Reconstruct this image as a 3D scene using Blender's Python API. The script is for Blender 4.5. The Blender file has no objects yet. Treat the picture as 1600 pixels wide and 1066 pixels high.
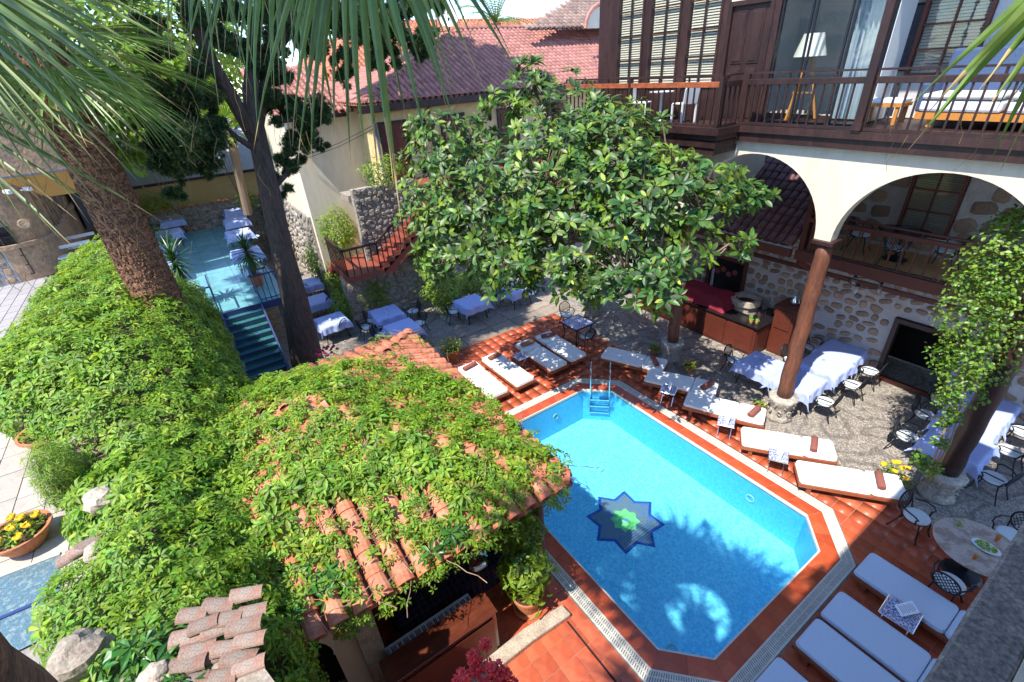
import bpy, math, random
import numpy as np
from mathutils import Vector, Matrix, noise
R = math.radians
random.seed(7); np.random.seed(7)
S = bpy.context.scene

# ---------------------------------------------------------------- camera, sky, sun, exposure
CAM = Vector((0.0, 0.0, 8.6))
FOC = 742.4                       # focal length in pixels of a 1600 px wide picture
YAW, PIT, ROL = R(-57.38), R(30.0), R(-4.04)
fw = Vector((math.sin(YAW)*math.cos(PIT), math.cos(YAW)*math.cos(PIT), -math.sin(PIT)))
rt = Vector((math.cos(YAW), -math.sin(YAW), 0)); up = rt.cross(fw)
RT = rt*math.cos(ROL) + up*math.sin(ROL); UP = up*math.cos(ROL) - rt*math.sin(ROL)
cd = bpy.data.cameras.new('camera'); cam = bpy.data.objects.new('camera', cd); S.collection.objects.link(cam)
cam.matrix_world = Matrix(((RT.x, UP.x, -fw.x, CAM.x), (RT.y, UP.y, -fw.y, CAM.y), (RT.z, UP.z, -fw.z, CAM.z), (0, 0, 0, 1)))
cd.sensor_width = 36; cd.lens = 36*FOC/1600; cd.clip_start = 0.05; cd.clip_end = 2000
S.camera = cam
SUNV = Vector((-0.13, 0.60, -1.0)).normalized()          # the way the sunlight travels
w = bpy.data.worlds.new('World'); S.world = w; w.use_nodes = True
nt = w.node_tree; nt.nodes.clear()
sky = nt.nodes.new('ShaderNodeTexSky'); sky.sky_type = 'NISHITA'; sky.sun_disc = False
sky.sun_elevation = math.asin(-SUNV.z); sky.sun_rotation = math.atan2(-SUNV.x, -SUNV.y)
sky.air_density = 1.0; sky.dust_density = 0.0; sky.altitude = 300; sky.ozone_density = 1.2
tc = nt.nodes.new('ShaderNodeTexCoord'); ns = nt.nodes.new('ShaderNodeTexNoise'); ns.inputs['Scale'].default_value = 3.2; ns.inputs['Detail'].default_value = 8
mp = nt.nodes.new('ShaderNodeMapping'); mp.inputs['Scale'].default_value = (1, 1, 3.2)
cr = nt.nodes.new('ShaderNodeValToRGB'); cr.color_ramp.elements[0].position = 0.46; cr.color_ramp.elements[1].position = 0.72
cr.color_ramp.elements[1].color = (0.75, 0.75, 0.75, 1)
mx = nt.nodes.new('ShaderNodeMix'); mx.data_type = 'RGBA'; mx.inputs[7].default_value = (1.6, 1.95, 2.7, 1)
bg = nt.nodes.new('ShaderNodeBackground'); bg.inputs[1].default_value = 0.15
out = nt.nodes.new('ShaderNodeOutputWorld')
L = nt.links.new
L(tc.outputs['Generated'], mp.inputs[0]); L(mp.outputs[0], ns.inputs['Vector']); L(ns.outputs[0], cr.inputs[0])
L(cr.outputs[0], mx.inputs[0]); tn = nt.nodes.new('ShaderNodeVectorMath'); tn.operation = 'MULTIPLY'; tn.inputs[1].default_value = (0.74, 0.87, 1.06); L(sky.outputs[0], tn.inputs[0]); L(tn.outputs[0], mx.inputs[6]); L(mx.outputs[2], bg.inputs[0]); L(bg.outputs[0], out.inputs[0])
sd = bpy.data.lights.new('sun', 'SUN'); sd.energy = 2.7; sd.angle = R(0.55); sd.color = (1.0, 0.95, 0.86)
sun = bpy.data.objects.new('sun', sd); S.collection.objects.link(sun)
sun.rotation_euler = SUNV.to_track_quat('-Z', 'Y').to_euler(); sun.location = (0, -20, 40)
S.view_settings.view_transform = 'Standard'; S.view_settings.look = 'None'
S.view_settings.exposure = 1.6; S.view_settings.gamma = 1; S.view_settings.use_curve_mapping = False
S.render.engine = 'CYCLES'; S.cycles.max_bounces = 8; S.cycles.transparent_max_bounces = 16

def ray(x, y): return RT*((x-800)/FOC) - UP*((y-533)/FOC) + fw
def at(x, y, z=0.0):
    d = ray(x, y); return CAM + d*((z-CAM.z)/d.z)
def atX(x, y, X): d = ray(x, y); return CAM + d*(X/d.x)
def atY(x, y, Y): d = ray(x, y); return CAM + d*(Y/d.y)
def proj(p):
    v = Vector(p)-CAM; c = v.dot(fw)
    if c < 0.05: return (-9999, -9999, c)
    return (800+FOC*v.dot(RT)/c, 533-FOC*v.dot(UP)/c, c)
def inframe(p, m=40):
    x, y, c = proj(p); return c > 0 and -m < x < 1600+m and -m < y < 1066+m

# ---------------------------------------------------------------- helpers
COL = S.collection
def tag(o, label=None, cat=None, group=None, kind=None):
    if label: o['label'] = label
    if cat: o['category'] = cat
    if group: o['group'] = group
    if kind: o['kind'] = kind
    return o
def thing(name, loc, label, cat, group=None, rz=0.0, kind=None):
    o = bpy.data.objects.new(name, None); COL.objects.link(o); o.empty_display_size = 0.2
    o.location = loc; o.rotation_euler = (0, 0, rz)
    return tag(o, label, cat, group, kind)
class G:
    """collects shapes; build() links them as one mesh object"""
    def __init__(s): s.v = []; s.f = []; s.m = []
    def add(s, vs, fs, m=0):
        b = len(s.v); s.v += [tuple(v) for v in vs]; s.f += [tuple(b+i for i in f) for f in fs]; s.m += [m]*len(fs); return s
    def box(s, c, d, rz=0.0, m=0, rot=None):
        hx, hy, hz = d[0]/2, d[1]/2, d[2]/2
        M = rot if rot else Matrix.Rotation(rz, 3, 'Z')
        vs = [Vector(c)+M@Vector((x*hx, y*hy, z*hz)) for x, y, z in ((-1,-1,-1),(1,-1,-1),(1,1,-1),(-1,1,-1),(-1,-1,1),(1,-1,1),(1,1,1),(-1,1,1))]
        return s.add(vs, [(3,2,1,0),(4,5,6,7),(0,1,5,4),(1,2,6,5),(2,3,7,6),(3,0,4,7)], m)
    def bb(s, a, b, m=0):
        return s.box([(a[i]+b[i])/2 for i in range(3)], [abs(b[i]-a[i]) for i in range(3)], 0, m)
    def beam(s, p, q, w=0.05, h=0.05, m=0, upv=(0,0,1)):
        p = Vector(p); q = Vector(q); d = (q-p); l = d.length; d.normalize()
        a = d.cross(Vector(upv)); a = a.normalized() if a.length > 1e-4 else Vector((1,0,0)); b = a.cross(d)
        M = Matrix((a, d, b)).transposed()
        return s.box((p+q)/2, (w, l, h), 0, m, M)
    def tube(s, pts, r=0.02, n=6, m=0, cap=True):
        pts = [Vector(p) for p in pts]; k = len(pts); rr = r if isinstance(r, (list, tuple)) else [r]*k
        vs = []; ref = None
        for i, p in enumerate(pts):
            t = (pts[min(i+1, k-1)]-pts[max(i-1, 0)])
            t = t.normalized() if t.length > 1e-9 else Vector((0,0,1))
            if ref is None:
                ref = t.orthogonal().normalized()
            ref = (ref-t*ref.dot(t)); ref = ref.normalized() if ref.length > 1e-6 else t.orthogonal().normalized()
            bt = t.cross(ref)
            for j in range(n):
                a = 2*math.pi*j/n; vs.append(p+(ref*math.cos(a)+bt*math.sin(a))*rr[i])
        fs = [(i*n+j, i*n+(j+1) % n, (i+1)*n+(j+1) % n, (i+1)*n+j) for i in range(k-1) for j in range(n)]
        if cap: fs += [tuple(range(n-1, -1, -1)), tuple((k-1)*n+j for j in range(n))]
        return s.add(vs, fs, m)
    def lathe(s, prof, c=(0,0,0), n=20, m=0, sq=(1,1)):
        vs = []; k = len(prof)
        for r, z in prof:
            for j in range(n):
                a = 2*math.pi*j/n; vs.append((c[0]+r*math.cos(a)*sq[0], c[1]+r*math.sin(a)*sq[1], c[2]+z))
        fs = [(i*n+j, i*n+(j+1) % n, (i+1)*n+(j+1) % n, (i+1)*n+j) for i in range(k-1) for j in range(n)]
        fs += [tuple(range(n-1, -1, -1)), tuple((k-1)*n+j for j in range(n))]
        return s.add(vs, fs, m)
    def prism(s, poly, z0, z1, m=0):
        n = len(poly); vs = [(x, y, z0) for x, y in poly]+[(x, y, z1) for x, y in poly]
        return s.add(vs, [tuple(range(n-1, -1, -1)), tuple(range(n, 2*n))]+[(i, (i+1) % n, n+(i+1) % n, n+i) for i in range(n)], m)
    def mesh(s, name, mats, smooth=False):
        me = bpy.data.meshes.new(name); me.from_pydata(s.v, [], s.f)
        for mt in (mats if isinstance(mats, (list, tuple)) else [mats]): me.materials.append(mt)
        if len(me.materials) > 1: me.polygons.foreach_set('material_index', s.m)
        if smooth: me.polygons.foreach_set('use_smooth', [True]*len(me.polygons))
        me.update(); return me
    def build(s, name, mats, parent=None, smooth=False, bevel=0, world=True, kind=None):
        """world=True: the vertices are world coordinates and are brought into the parent's frame"""
        if parent is not None and world:
            Mi = pmat_world(parent).inverted(); s.v = [tuple(Mi@Vector(v)) for v in s.v]
        o = bpy.data.objects.new(name, s.mesh(name, mats, smooth)); COL.objects.link(o)
        if parent is not None: o.parent = parent
        if bevel:
            b = o.modifiers.new('bevel', 'BEVEL'); b.width = bevel; b.segments = 2; b.limit_method = 'ANGLE'; b.harden_normals = False
        if kind: o['kind'] = kind
        return o
def local(o): return Matrix.Translation(o.location) @ o.rotation_euler.to_matrix().to_4x4() @ Matrix.Diagonal((*o.scale, 1))
def pmat_world(o):
    M = local(o)
    while o.parent: o = o.parent; M = local(o) @ M
    return M
def copy_tree(o, parent=None):
    c = o.copy(); COL.objects.link(c)
    if parent is not None: c.parent = parent
    for ch in [x for x in list(o.children)]: copy_tree(ch, c)
    return c
def place(proto, used, x, y, z, rz, label, group=None, cat=None):
    """first use moves the prototype itself, later uses copy it with its parts"""
    o = proto if not used else copy_tree(proto)
    used.append(1); o.location = (x, y, z); o.rotation_euler = (0, 0, rz); o['label'] = label
    if group: o['group'] = group
    return o
def merged(name, meshes, places, mats, parent=None, kind='stuff', smooth=False):
    """places: list of (index, Matrix local to the parent). One mesh of all of them."""
    V = []; LV = []; LS = []; base = 0; MI = []
    for k, me in enumerate(meshes):
        Ms = [p[1] for p in places if p[0] == k]
        if not Ms: continue
        A = np.array([[list(r) for r in M] for M in Ms])
        v = np.empty(len(me.vertices)*3); me.vertices.foreach_get('co', v); v = v.reshape(-1, 3)
        vv = np.einsum('nij,vj->nvi', A[:, :3, :3], v)+A[:, None, :3, 3]
        li = np.empty(len(me.loops), int); me.loops.foreach_get('vertex_index', li)
        lt = np.empty(len(me.polygons), int); me.polygons.foreach_get('loop_total', lt)
        mi = np.empty(len(me.polygons), int); me.polygons.foreach_get('material_index', mi)
        n = len(Ms)
        LV.append((li[None, :]+(base+np.arange(n)*len(v))[:, None]).ravel()); LS.append(np.tile(lt, n)); MI.append(np.tile(mi, n))
        V.append(vv.reshape(-1, 3)); base += n*len(v)
    if not V: return None
    V = np.concatenate(V); LV = np.concatenate(LV); LT = np.concatenate(LS); MI = np.concatenate(MI)
    me = bpy.data.meshes.new(name); me.vertices.add(len(V)); me.vertices.foreach_set('co', V.ravel())
    me.loops.add(len(LV)); me.loops.foreach_set('vertex_index', LV)
    me.polygons.add(len(LT)); st = np.concatenate([[0], np.cumsum(LT)[:-1]]); me.polygons.foreach_set('loop_start', st)
    try: me.polygons.foreach_set('loop_total', LT)
    except Exception: pass
    me.polygons.foreach_set('material_index', MI)
    if smooth: me.polygons.foreach_set('use_smooth', [True]*len(LT))
    for mt in mats: me.materials.append(mt)
    me.update(calc_edges=True); me.validate()
    o = bpy.data.objects.new(name, me); COL.objects.link(o)
    if parent is not None: o.parent = parent
    if kind: o['kind'] = kind
    return o
def pieces(name, meshes, places, mats, parent, cap=300, rest='rest', minpx=0, size=0.3, smooth=False):
    """the nearest `cap` pieces as parts of the parent, all others as one joined part"""
    PW = pmat_world(parent); sc = []
    for i, (k, M) in enumerate(places):
        p = (PW@M).translation; d = (p-CAM).length
        sc.append((d if inframe(p, 20) and size*FOC/d >= minpx else d+1000, i))
    sc.sort(); solo = [i for d, i in sc[:cap] if d < 900]; ss = set(solo)
    for i in solo:
        k, M = places[i]; o = bpy.data.objects.new(name, meshes[k]); COL.objects.link(o); o.parent = parent; o.matrix_basis = M
    left = [places[i] for i in range(len(places)) if i not in ss]
    if left: merged(rest, meshes, left, mats, parent, smooth=smooth)
def MT(loc, z=None, y=None, s=1.0, spin=0.0):
    """frame at loc with its Z along z and its Y near y"""
    z = Vector(z or (0,0,1)).normalized(); y = Vector(y) if y is not None else Vector((0,1,0))
    x = y.cross(z); x = x.normalized() if x.length > 1e-4 else z.orthogonal().normalized(); y = z.cross(x)
    M = Matrix((x, y, z)).transposed()
    if spin: M = M @ Matrix.Rotation(spin, 3, 'Z')
    if not isinstance(s, (tuple, list)): s = (s, s, s)
    return Matrix.Translation(Vector(loc)) @ (M @ Matrix.Diagonal(s)).to_4x4()

# ---------------------------------------------------------------- materials
def pmat(name, c, rough=0.6, var=0.25, sc=4.0, bump=0.15, bs=40.0, isl=0.0, c2=None, thr=(0.4, 0.65), metal=0.0, spec=0.5, bd=0.01, sat=0.0, stretch=None, transl=0.0, coat=0.0, hue=0.0, gen='Object'):
    m = bpy.data.materials.new(name); m.use_nodes = True; n = m.node_tree.nodes; l = m.node_tree.links.new
    b = n['Principled BSDF']; o = n['Material Output']
    b.inputs['Roughness'].default_value = rough; b.inputs['Metallic'].default_value = metal
    b.inputs['Specular IOR Level'].default_value = spec; b.inputs['Coat Weight'].default_value = coat
    t = n.new('ShaderNodeTexCoord'); src = t.outputs[gen]
    if stretch:
        q = n.new('ShaderNodeMapping'); q.inputs['Scale'].default_value = stretch; l(src, q.inputs[0]); src = q.outputs[0]
    a = n.new('ShaderNodeTexNoise'); a.inputs['Scale'].default_value = sc; a.inputs['Detail'].default_value = 6; a.inputs['Roughness'].default_value = 0.65
    l(src, a.inputs['Vector'])
    col = n.new('ShaderNodeMix'); col.data_type = 'RGBA'
    col.inputs[6].default_value = (*c, 1); col.inputs[7].default_value = (*(c2 or c), 1)
    ra = n.new('ShaderNodeMapRange'); ra.inputs[1].default_value = thr[0]; ra.inputs[2].default_value = thr[1]
    l(a.outputs[0], ra.inputs[0]); l(ra.outputs[0], col.inputs[0])
    # value variation: noise + per-piece random
    f = n.new('ShaderNodeTexNoise'); f.inputs['Scale'].default_value = sc*6; f.inputs['Detail'].default_value = 4; l(src, f.inputs['Vector'])
    mr = n.new('ShaderNodeMapRange'); mr.inputs[1].default_value = 0.25; mr.inputs[2].default_value = 0.75; mr.inputs[3].default_value = 1-var; mr.inputs[4].default_value = 1+var
    l(f.outputs[0], mr.inputs[0]); val = mr.outputs[0]
    hs = n.new('ShaderNodeHueSaturation')
    if isl:
        g = n.new('ShaderNodeNewGeometry'); oi = n.new('ShaderNodeObjectInfo')
        s1 = n.new('ShaderNodeMath'); s1.operation = 'ADD'; l(g.outputs['Random Per Island'], s1.inputs[0]); l(oi.outputs['Random'], s1.inputs[1])
        s2 = n.new('ShaderNodeMath'); s2.operation = 'FRACT'; l(s1.outputs[0], s2.inputs[0])
        s3 = n.new('ShaderNodeMapRange'); s3.inputs[3].default_value = 1-isl; s3.inputs[4].default_value = 1+isl; l(s2.outputs[0], s3.inputs[0])
        s4 = n.new('ShaderNodeMath'); s4.operation = 'MULTIPLY'; l(val, s4.inputs[0]); l(s3.outputs[0], s4.inputs[1]); val = s4.outputs[0]
        if hue:
            k = n.new('ShaderNodeMath'); k.operation = 'MULTIPLY'; k.inputs[1].default_value = 7.31; l(s1.outputs[0], k.inputs[0])
            k2 = n.new('ShaderNodeMath'); k2.operation = 'FRACT'; l(k.outputs[0], k2.inputs[0])
            k3 = n.new('ShaderNodeMapRange'); k3.inputs[3].default_value = 0.5-hue; k3.inputs[4].default_value = 0.5+hue; l(k2.outputs[0], k3.inputs[0]); l(k3.outputs[0], hs.inputs['Hue'])
    l(val, hs.inputs['Value']); l(col.outputs[2], hs.inputs['Color']); l(hs.outputs[0], b.inputs['Base Color'])
    if bump:
        h = n.new('ShaderNodeTexNoise'); h.inputs['Scale'].default_value = bs; h.inputs['Detail'].default_value = 5; l(src, h.inputs['Vector'])
        bu = n.new('ShaderNodeBump'); bu.inputs['Strength'].default_value = bump; bu.inputs['Distance'].default_value = bd
        l(h.outputs[0], bu.inputs['Height']); l(bu.outputs[0], b.inputs['Normal'])
    if transl:
        tr = n.new('ShaderNodeBsdfTranslucent'); ms = n.new('ShaderNodeMixShader'); ms.inputs[0].default_value = transl
        hb = n.new('ShaderNodeHueSaturation'); hb.inputs['Value'].default_value = 1.6; hb.inputs['Hue'].default_value = 0.48; l(hs.outputs[0], hb.inputs['Color'])
        l(hb.outputs[0], tr.inputs[0]); l(b.outputs[0], ms.inputs[1]); l(tr.outputs[0], ms.inputs[2]); l(ms.outputs[0], o.inputs[0])
    m['b'] = b.name
    return m
M = {}
M['deck'] = pmat('terracotta deck tile', (0.42, 0.075, 0.028), 0.42, 0.14, 1.5, 0.12, 60, isl=0.16, c2=(0.50, 0.12, 0.055), spec=0.5)
M['stairtile'] = pmat('worn red stair tile', (0.30, 0.062, 0.034), 0.55, 0.2, 2.5, 0.2, 60, isl=0.15, c2=(0.24, 0.07, 0.045))
M['coping'] = pmat('pool coping tile', (0.42, 0.062, 0.02), 0.35, 0.12, 2, 0.1, 60, isl=0.14, c2=(0.48, 0.10, 0.035))
M['grout'] = pmat('grout', (0.42, 0.24, 0.16), 0.9, 0.2, 6, 0.2)
M['grate'] = pmat('white plastic grate', (0.62, 0.6, 0.52), 0.5, 0.12, 3, 0.05, isl=0.08)
M['gratebed'] = pmat('grate channel', (0.16, 0.16, 0.14), 0.8)
M['tile'] = pmat('clay roof tile', (0.52, 0.155, 0.075), 0.78, 0.2, 5, 0.3, 50, isl=0.22, c2=(0.58, 0.26, 0.16), thr=(0.45, 0.7))
M['tileold'] = pmat('weathered clay roof tile', (0.30, 0.16, 0.115), 0.9, 0.35, 9, 0.7, 60, isl=0.25, c2=(0.27, 0.22, 0.18), thr=(0.42, 0.6))
M['tileS'] = pmat('interlocking roof tile', (0.36, 0.14, 0.105), 0.7, 0.15, 3, 0.2, 50, isl=0.2, c2=(0.44, 0.19, 0.15))
M['tileD'] = pmat('dark brown roof tile', (0.17, 0.065, 0.055), 0.6, 0.18, 4, 0.2, 50, isl=0.22, c2=(0.2, 0.1, 0.09))
M['mortar'] = pmat('roof bed', (0.2, 0.09, 0.06), 0.95, 0.3, 5, 0.3)
M['cream'] = pmat('cream render wall', (0.74, 0.65, 0.49), 0.9, 0.07, 1.1, 0.15, 70, c2=(0.64, 0.55, 0.41), thr=(0.48, 0.85), stretch=(1, 1, 0.3))
M['ochre'] = pmat('ochre render wall', (0.74, 0.56, 0.27), 0.9, 0.07, 1.2, 0.15, 60, c2=(0.68, 0.5, 0.24))
M['plaster'] = pmat('grey plaster', (0.6, 0.58, 0.56), 0.9, 0.06, 2, 0.1)
M['wood'] = pmat('dark brown painted wood', (0.026, 0.011, 0.0095), 0.5, 0.35, 5, 0.25, 30, c2=(0.05, 0.02, 0.016), stretch=(1, 1, 0.25), isl=0.15)
M['woodr'] = pmat('red brown wood', (0.13, 0.028, 0.014), 0.5, 0.25, 5, 0.2, 30, c2=(0.10, 0.022, 0.012), isl=0.15)
M['rail'] = pmat('weathered orange handrail wood', (0.40, 0.10, 0.03), 0.5, 0.4, 7, 0.2, 30, c2=(0.2, 0.06, 0.03))
M['lounger'] = pmat('oiled lounger wood', (0.33, 0.10, 0.045), 0.5, 0.2, 6, 0.15, 30, isl=0.1, c2=(0.25, 0.07, 0.03))
M['log'] = pmat('timber column', (0.20, 0.07, 0.035), 0.55, 0.4, 5, 0.5, 18, c2=(0.10, 0.04, 0.025), stretch=(2.5, 2.5, 0.25), bd=0.02)
M['logd'] = pmat('dark varnished timber column', (0.05, 0.02, 0.015), 0.4, 0.3, 5, 0.3, 18, c2=(0.03, 0.014, 0.012), stretch=(2.5, 2.5, 0.25))
M['white'] = pmat('white lounger cushion fabric', (0.80, 0.79, 0.76), 0.85, 0.03, 4, 0.1, 150, bd=0.003)
M['shadecush'] = pmat('shade tinted lounger cushion fabric', (0.56, 0.66, 0.80), 0.85, 0.04, 4, 0.1, 150, bd=0.003)  # copy of the white fabric for shaded loungers, bluish shade in its colour
M['cloth'] = pmat('white tablecloth', (0.47, 0.55, 0.9), 0.8, 0.03, 3, 0.1, 60, bd=0.004, transl=0.12)  # the cloth is white; the blue of its shade is put into the colour
M['towel'] = pmat('brown rolled towel', (0.26, 0.085, 0.065), 1.0, 0.25, 12, 0.6, 180, bd=0.006)
M['towel2'] = pmat('tan rolled towel', (0.45, 0.2, 0.11), 1.0, 0.25, 12, 0.6, 180, bd=0.006)
M['iron'] = pmat('dark cast iron', (0.018, 0.02, 0.026), 0.45, 0.3, 8, 0.1, metal=0.3)
M['steel'] = pmat('polished steel', (0.75, 0.76, 0.78), 0.15, 0.05, 5, 0, metal=1.0)
M['bluemetal'] = pmat('navy painted steel', (0.03, 0.055, 0.17), 0.4, 0.2, 5, 0.05)
M['stone'] = pmat('rough limestone', (0.44, 0.37, 0.29), 0.9, 0.3, 6, 0.8, 25, isl=0.22, c2=(0.32, 0.25, 0.19), bd=0.02)
M['stoneb'] = pmat('brown wall stone', (0.27, 0.17, 0.115), 0.85, 0.3, 9, 0.6, 30, isl=0.3, c2=(0.36, 0.26, 0.19), bd=0.015)
M['pointing'] = pmat('pale mortar', (0.46, 0.43, 0.42), 0.95, 0.15, 7, 0.7, 40, c2=(0.38, 0.35, 0.34), bd=0.02)
M['rubble'] = pmat('rubble stonework', (0.48, 0.42, 0.34), 0.95, 0.4, 12, 1.0, 22, isl=0.3, c2=(0.20, 0.17, 0.15), bd=0.05)
M['capital'] = pmat('carved marble capital', (0.50, 0.45, 0.38), 0.85, 0.3, 9, 1.0, 18, c2=(0.28, 0.24, 0.2), bd=0.03)
M['bark'] = pmat('cypress bark', (0.11, 0.075, 0.055), 0.95, 0.45, 6, 1.0, 14, c2=(0.05, 0.035, 0.03), stretch=(3, 3, 0.4), bd=0.05)
M['palmbark'] = pmat('palm trunk fibre', (0.36, 0.17, 0.09), 0.95, 0.4, 7, 1.0, 20, c2=(0.15, 0.075, 0.045), stretch=(1, 1, 4), isl=0.3, bd=0.04)
M['branch'] = pmat('ficus bark', (0.22, 0.15, 0.10), 0.9, 0.3, 8, 0.6, 30)
M['creeper'] = pmat('creeper leaf', (0.14, 0.27, 0.018), 0.5, 0.1, 3, 0, isl=0.38, c2=(0.26, 0.385, 0.025), thr=(0.48, 0.62), transl=0.33, hue=0.025)
M['creeperd'] = pmat('dark creeper leaf', (0.045, 0.15, 0.022), 0.35, 0.1, 3, 0, isl=0.4, c2=(0.10, 0.22, 0.02), thr=(0.45, 0.6), transl=0.28, hue=0.02)
M['ficus'] = pmat('rubber tree leaf', (0.04, 0.105, 0.016), 0.45, 0.1, 3, 0, isl=0.55, c2=(0.17, 0.25, 0.02), thr=(0.47, 0.62), transl=0.2, spec=0.5, hue=0.02)
M['ficusy'] = pmat('young rubber tree leaf', (0.30, 0.42, 0.05), 0.3, 0.1, 3, 0, isl=0.4, c2=(0.42, 0.38, 0.12), transl=0.3, hue=0.03)
M['cypress'] = pmat('cypress scale foliage', (0.04, 0.085, 0.028), 0.7, 0.2, 3, 0, isl=0.6, c2=(0.07, 0.12, 0.03), transl=0.3)
M['vine'] = pmat('climbing vine leaf', (0.10, 0.20, 0.02), 0.42, 0.1, 3, 0, isl=0.5, c2=(0.17, 0.27, 0.03), transl=0.25, hue=0.03)
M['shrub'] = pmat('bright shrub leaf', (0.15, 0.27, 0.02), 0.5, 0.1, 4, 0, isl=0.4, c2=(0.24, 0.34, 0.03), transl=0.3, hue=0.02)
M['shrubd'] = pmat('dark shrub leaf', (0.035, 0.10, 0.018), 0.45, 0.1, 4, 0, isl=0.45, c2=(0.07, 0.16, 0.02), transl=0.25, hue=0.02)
M['frond'] = pmat('fan palm leaf', (0.15, 0.235, 0.045), 0.4, 0.15, 3, 0, isl=0.35, c2=(0.18, 0.28, 0.06), transl=0.35, hue=0.015)
M['frondy'] = pmat('yellowing palm leaf tip', (0.45, 0.34, 0.14), 0.6, 0.2, 5, 0, isl=0.35, transl=0.3)
M['yucca'] = pmat('yucca leaf', (0.05, 0.13, 0.03), 0.35, 0.1, 3, 0, isl=0.4, transl=0.15)
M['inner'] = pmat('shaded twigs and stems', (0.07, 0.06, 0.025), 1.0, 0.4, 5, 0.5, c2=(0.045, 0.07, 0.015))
M['twig'] = pmat('creeper stems', (0.36, 0.22, 0.14), 0.9, 0.3, 5, 0.2)
M['pot'] = pmat('terracotta pot', (0.50, 0.155, 0.06), 0.75, 0.2, 5, 0.25, 40, c2=(0.45, 0.2, 0.1))
M['soil'] = pmat('potting soil', (0.05, 0.03, 0.02), 1, 0.4, 20, 0.6)
M['yellow'] = pmat('yellow petals', (0.85, 0.5, 0.01), 0.7, 0.2, 10, 0.2, isl=0.15)
M['pink'] = pmat('magenta petals', (0.5, 0.02, 0.1), 0.7, 0.2, 10, 0.2, isl=0.2, transl=0.2)
M['redflower'] = pmat('red bracts', (0.78, 0.03, 0.04), 0.55, 0.2, 8, 0.3, isl=0.25, c2=(0.85, 0.14, 0.12), transl=0.15)
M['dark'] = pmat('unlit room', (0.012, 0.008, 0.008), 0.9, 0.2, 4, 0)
M['black'] = pmat('black lacquer', (0.012, 0.01, 0.012), 0.2, 0.1, 4, 0)
M['piano'] = pmat('mahogany lacquer', (0.09, 0.022, 0.012), 0.22, 0.25, 5, 0, coat=0.6, c2=(0.13, 0.035, 0.018), stretch=(1, 0.2, 3))
M['keys'] = pmat('white keys', (0.86, 0.86, 0.88), 0.3, 0.02, 4, 0)
M['marble'] = pmat('veined table stone', (0.48, 0.40, 0.34), 0.3, 0.2, 4, 0.05, c2=(0.33, 0.25, 0.2), thr=(0.48, 0.56))
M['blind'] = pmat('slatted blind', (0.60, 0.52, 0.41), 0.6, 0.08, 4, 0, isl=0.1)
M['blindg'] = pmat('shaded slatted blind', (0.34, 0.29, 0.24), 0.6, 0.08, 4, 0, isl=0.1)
M['slab'] = pmat('pale paving slab', (0.44, 0.385, 0.32), 0.8, 0.12, 2.5, 0.3, 30, isl=0.1, c2=(0.36, 0.31, 0.27), thr=(0.5, 0.7))
M['paver'] = pmat('grey paver', (0.33, 0.31, 0.31), 0.85, 0.15, 3, 0.3, 30, isl=0.12)
M['joint'] = pmat('paving joint', (0.12, 0.10, 0.09), 0.95, 0.2)
M['path'] = pmat('worn stone slab', (0.30, 0.24, 0.18), 0.8, 0.3, 3, 0.4, 20, isl=0.15, c2=(0.22, 0.18, 0.15))
M['street'] = pmat('street stone bed', (0.30, 0.27, 0.24), 0.9, 0.2, 3, 0.3)
M['tower'] = pmat('tower sandstone', (0.46, 0.29, 0.17), 0.9, 0.3, 1.5, 0.7, 12, isl=0.2, c2=(0.26, 0.18, 0.13), bd=0.03)
M['glassroom'] = None
M['plastic'] = pmat('white plastic chair', (0.75, 0.76, 0.74), 0.4, 0.03, 4, 0)
M['red'] = pmat('dark red sheet', (0.26, 0.012, 0.03), 0.8, 0.2, 5, 0.3, 12, bd=0.03)
M['sofa'] = pmat('blue grey sofa fabric', (0.05, 0.085, 0.17), 0.85, 0.1, 5, 0.2, 120)
M['shade'] = pmat('white lamp shade', (0.8, 0.8, 0.76), 0.8, 0.02, 4, 0, transl=0.4)
M['orangewood'] = pmat('pine furniture wood', (0.55, 0.22, 0.04), 0.5, 0.2, 5, 0.1)
M['lightwood'] = pmat('light rattan and pine', (0.5, 0.28, 0.10), 0.6, 0.25, 6, 0.2, isl=0.2)
M['paper'] = pmat('white card', (0.78, 0.8, 0.85), 0.5, 0.02, 4, 0)
M['curtain'] = pmat('pale blue curtain', (0.36, 0.45, 0.52), 0.85, 0.04, 4, 0.1, transl=0.2)
M['food'] = pmat('salad leaves', (0.28, 0.42, 0.03), 0.5, 0.2, 8, 0.2, isl=0.3)
M['orange'] = pmat('orange juice', (0.8, 0.16, 0.01), 0.2, 0.05, 4, 0)
M['cactus'] = pmat('small succulent', (0.2, 0.42, 0.06), 0.5, 0.1, 5, 0.2)
M['ledge'] = pmat('weathered mossy ledge', (0.26, 0.21, 0.175), 0.95, 0.5, 22, 0.8, 90, c2=(0.42, 0.34, 0.26), thr=(0.5, 0.66), bd=0.006)
M['copper'] = pmat('old copper', (0.35, 0.15, 0.08), 0.35, 0.2, 5, 0, metal=0.9)
M['bluegrey'] = pmat('weathered blue grey boards', (0.10, 0.115, 0.15), 0.8, 0.3, 5, 0.4, c2=(0.16, 0.16, 0.19))
M['ochrewood'] = pmat('ochre painted bay', (0.55, 0.27, 0.07), 0.7, 0.15, 4, 0.2)

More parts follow.
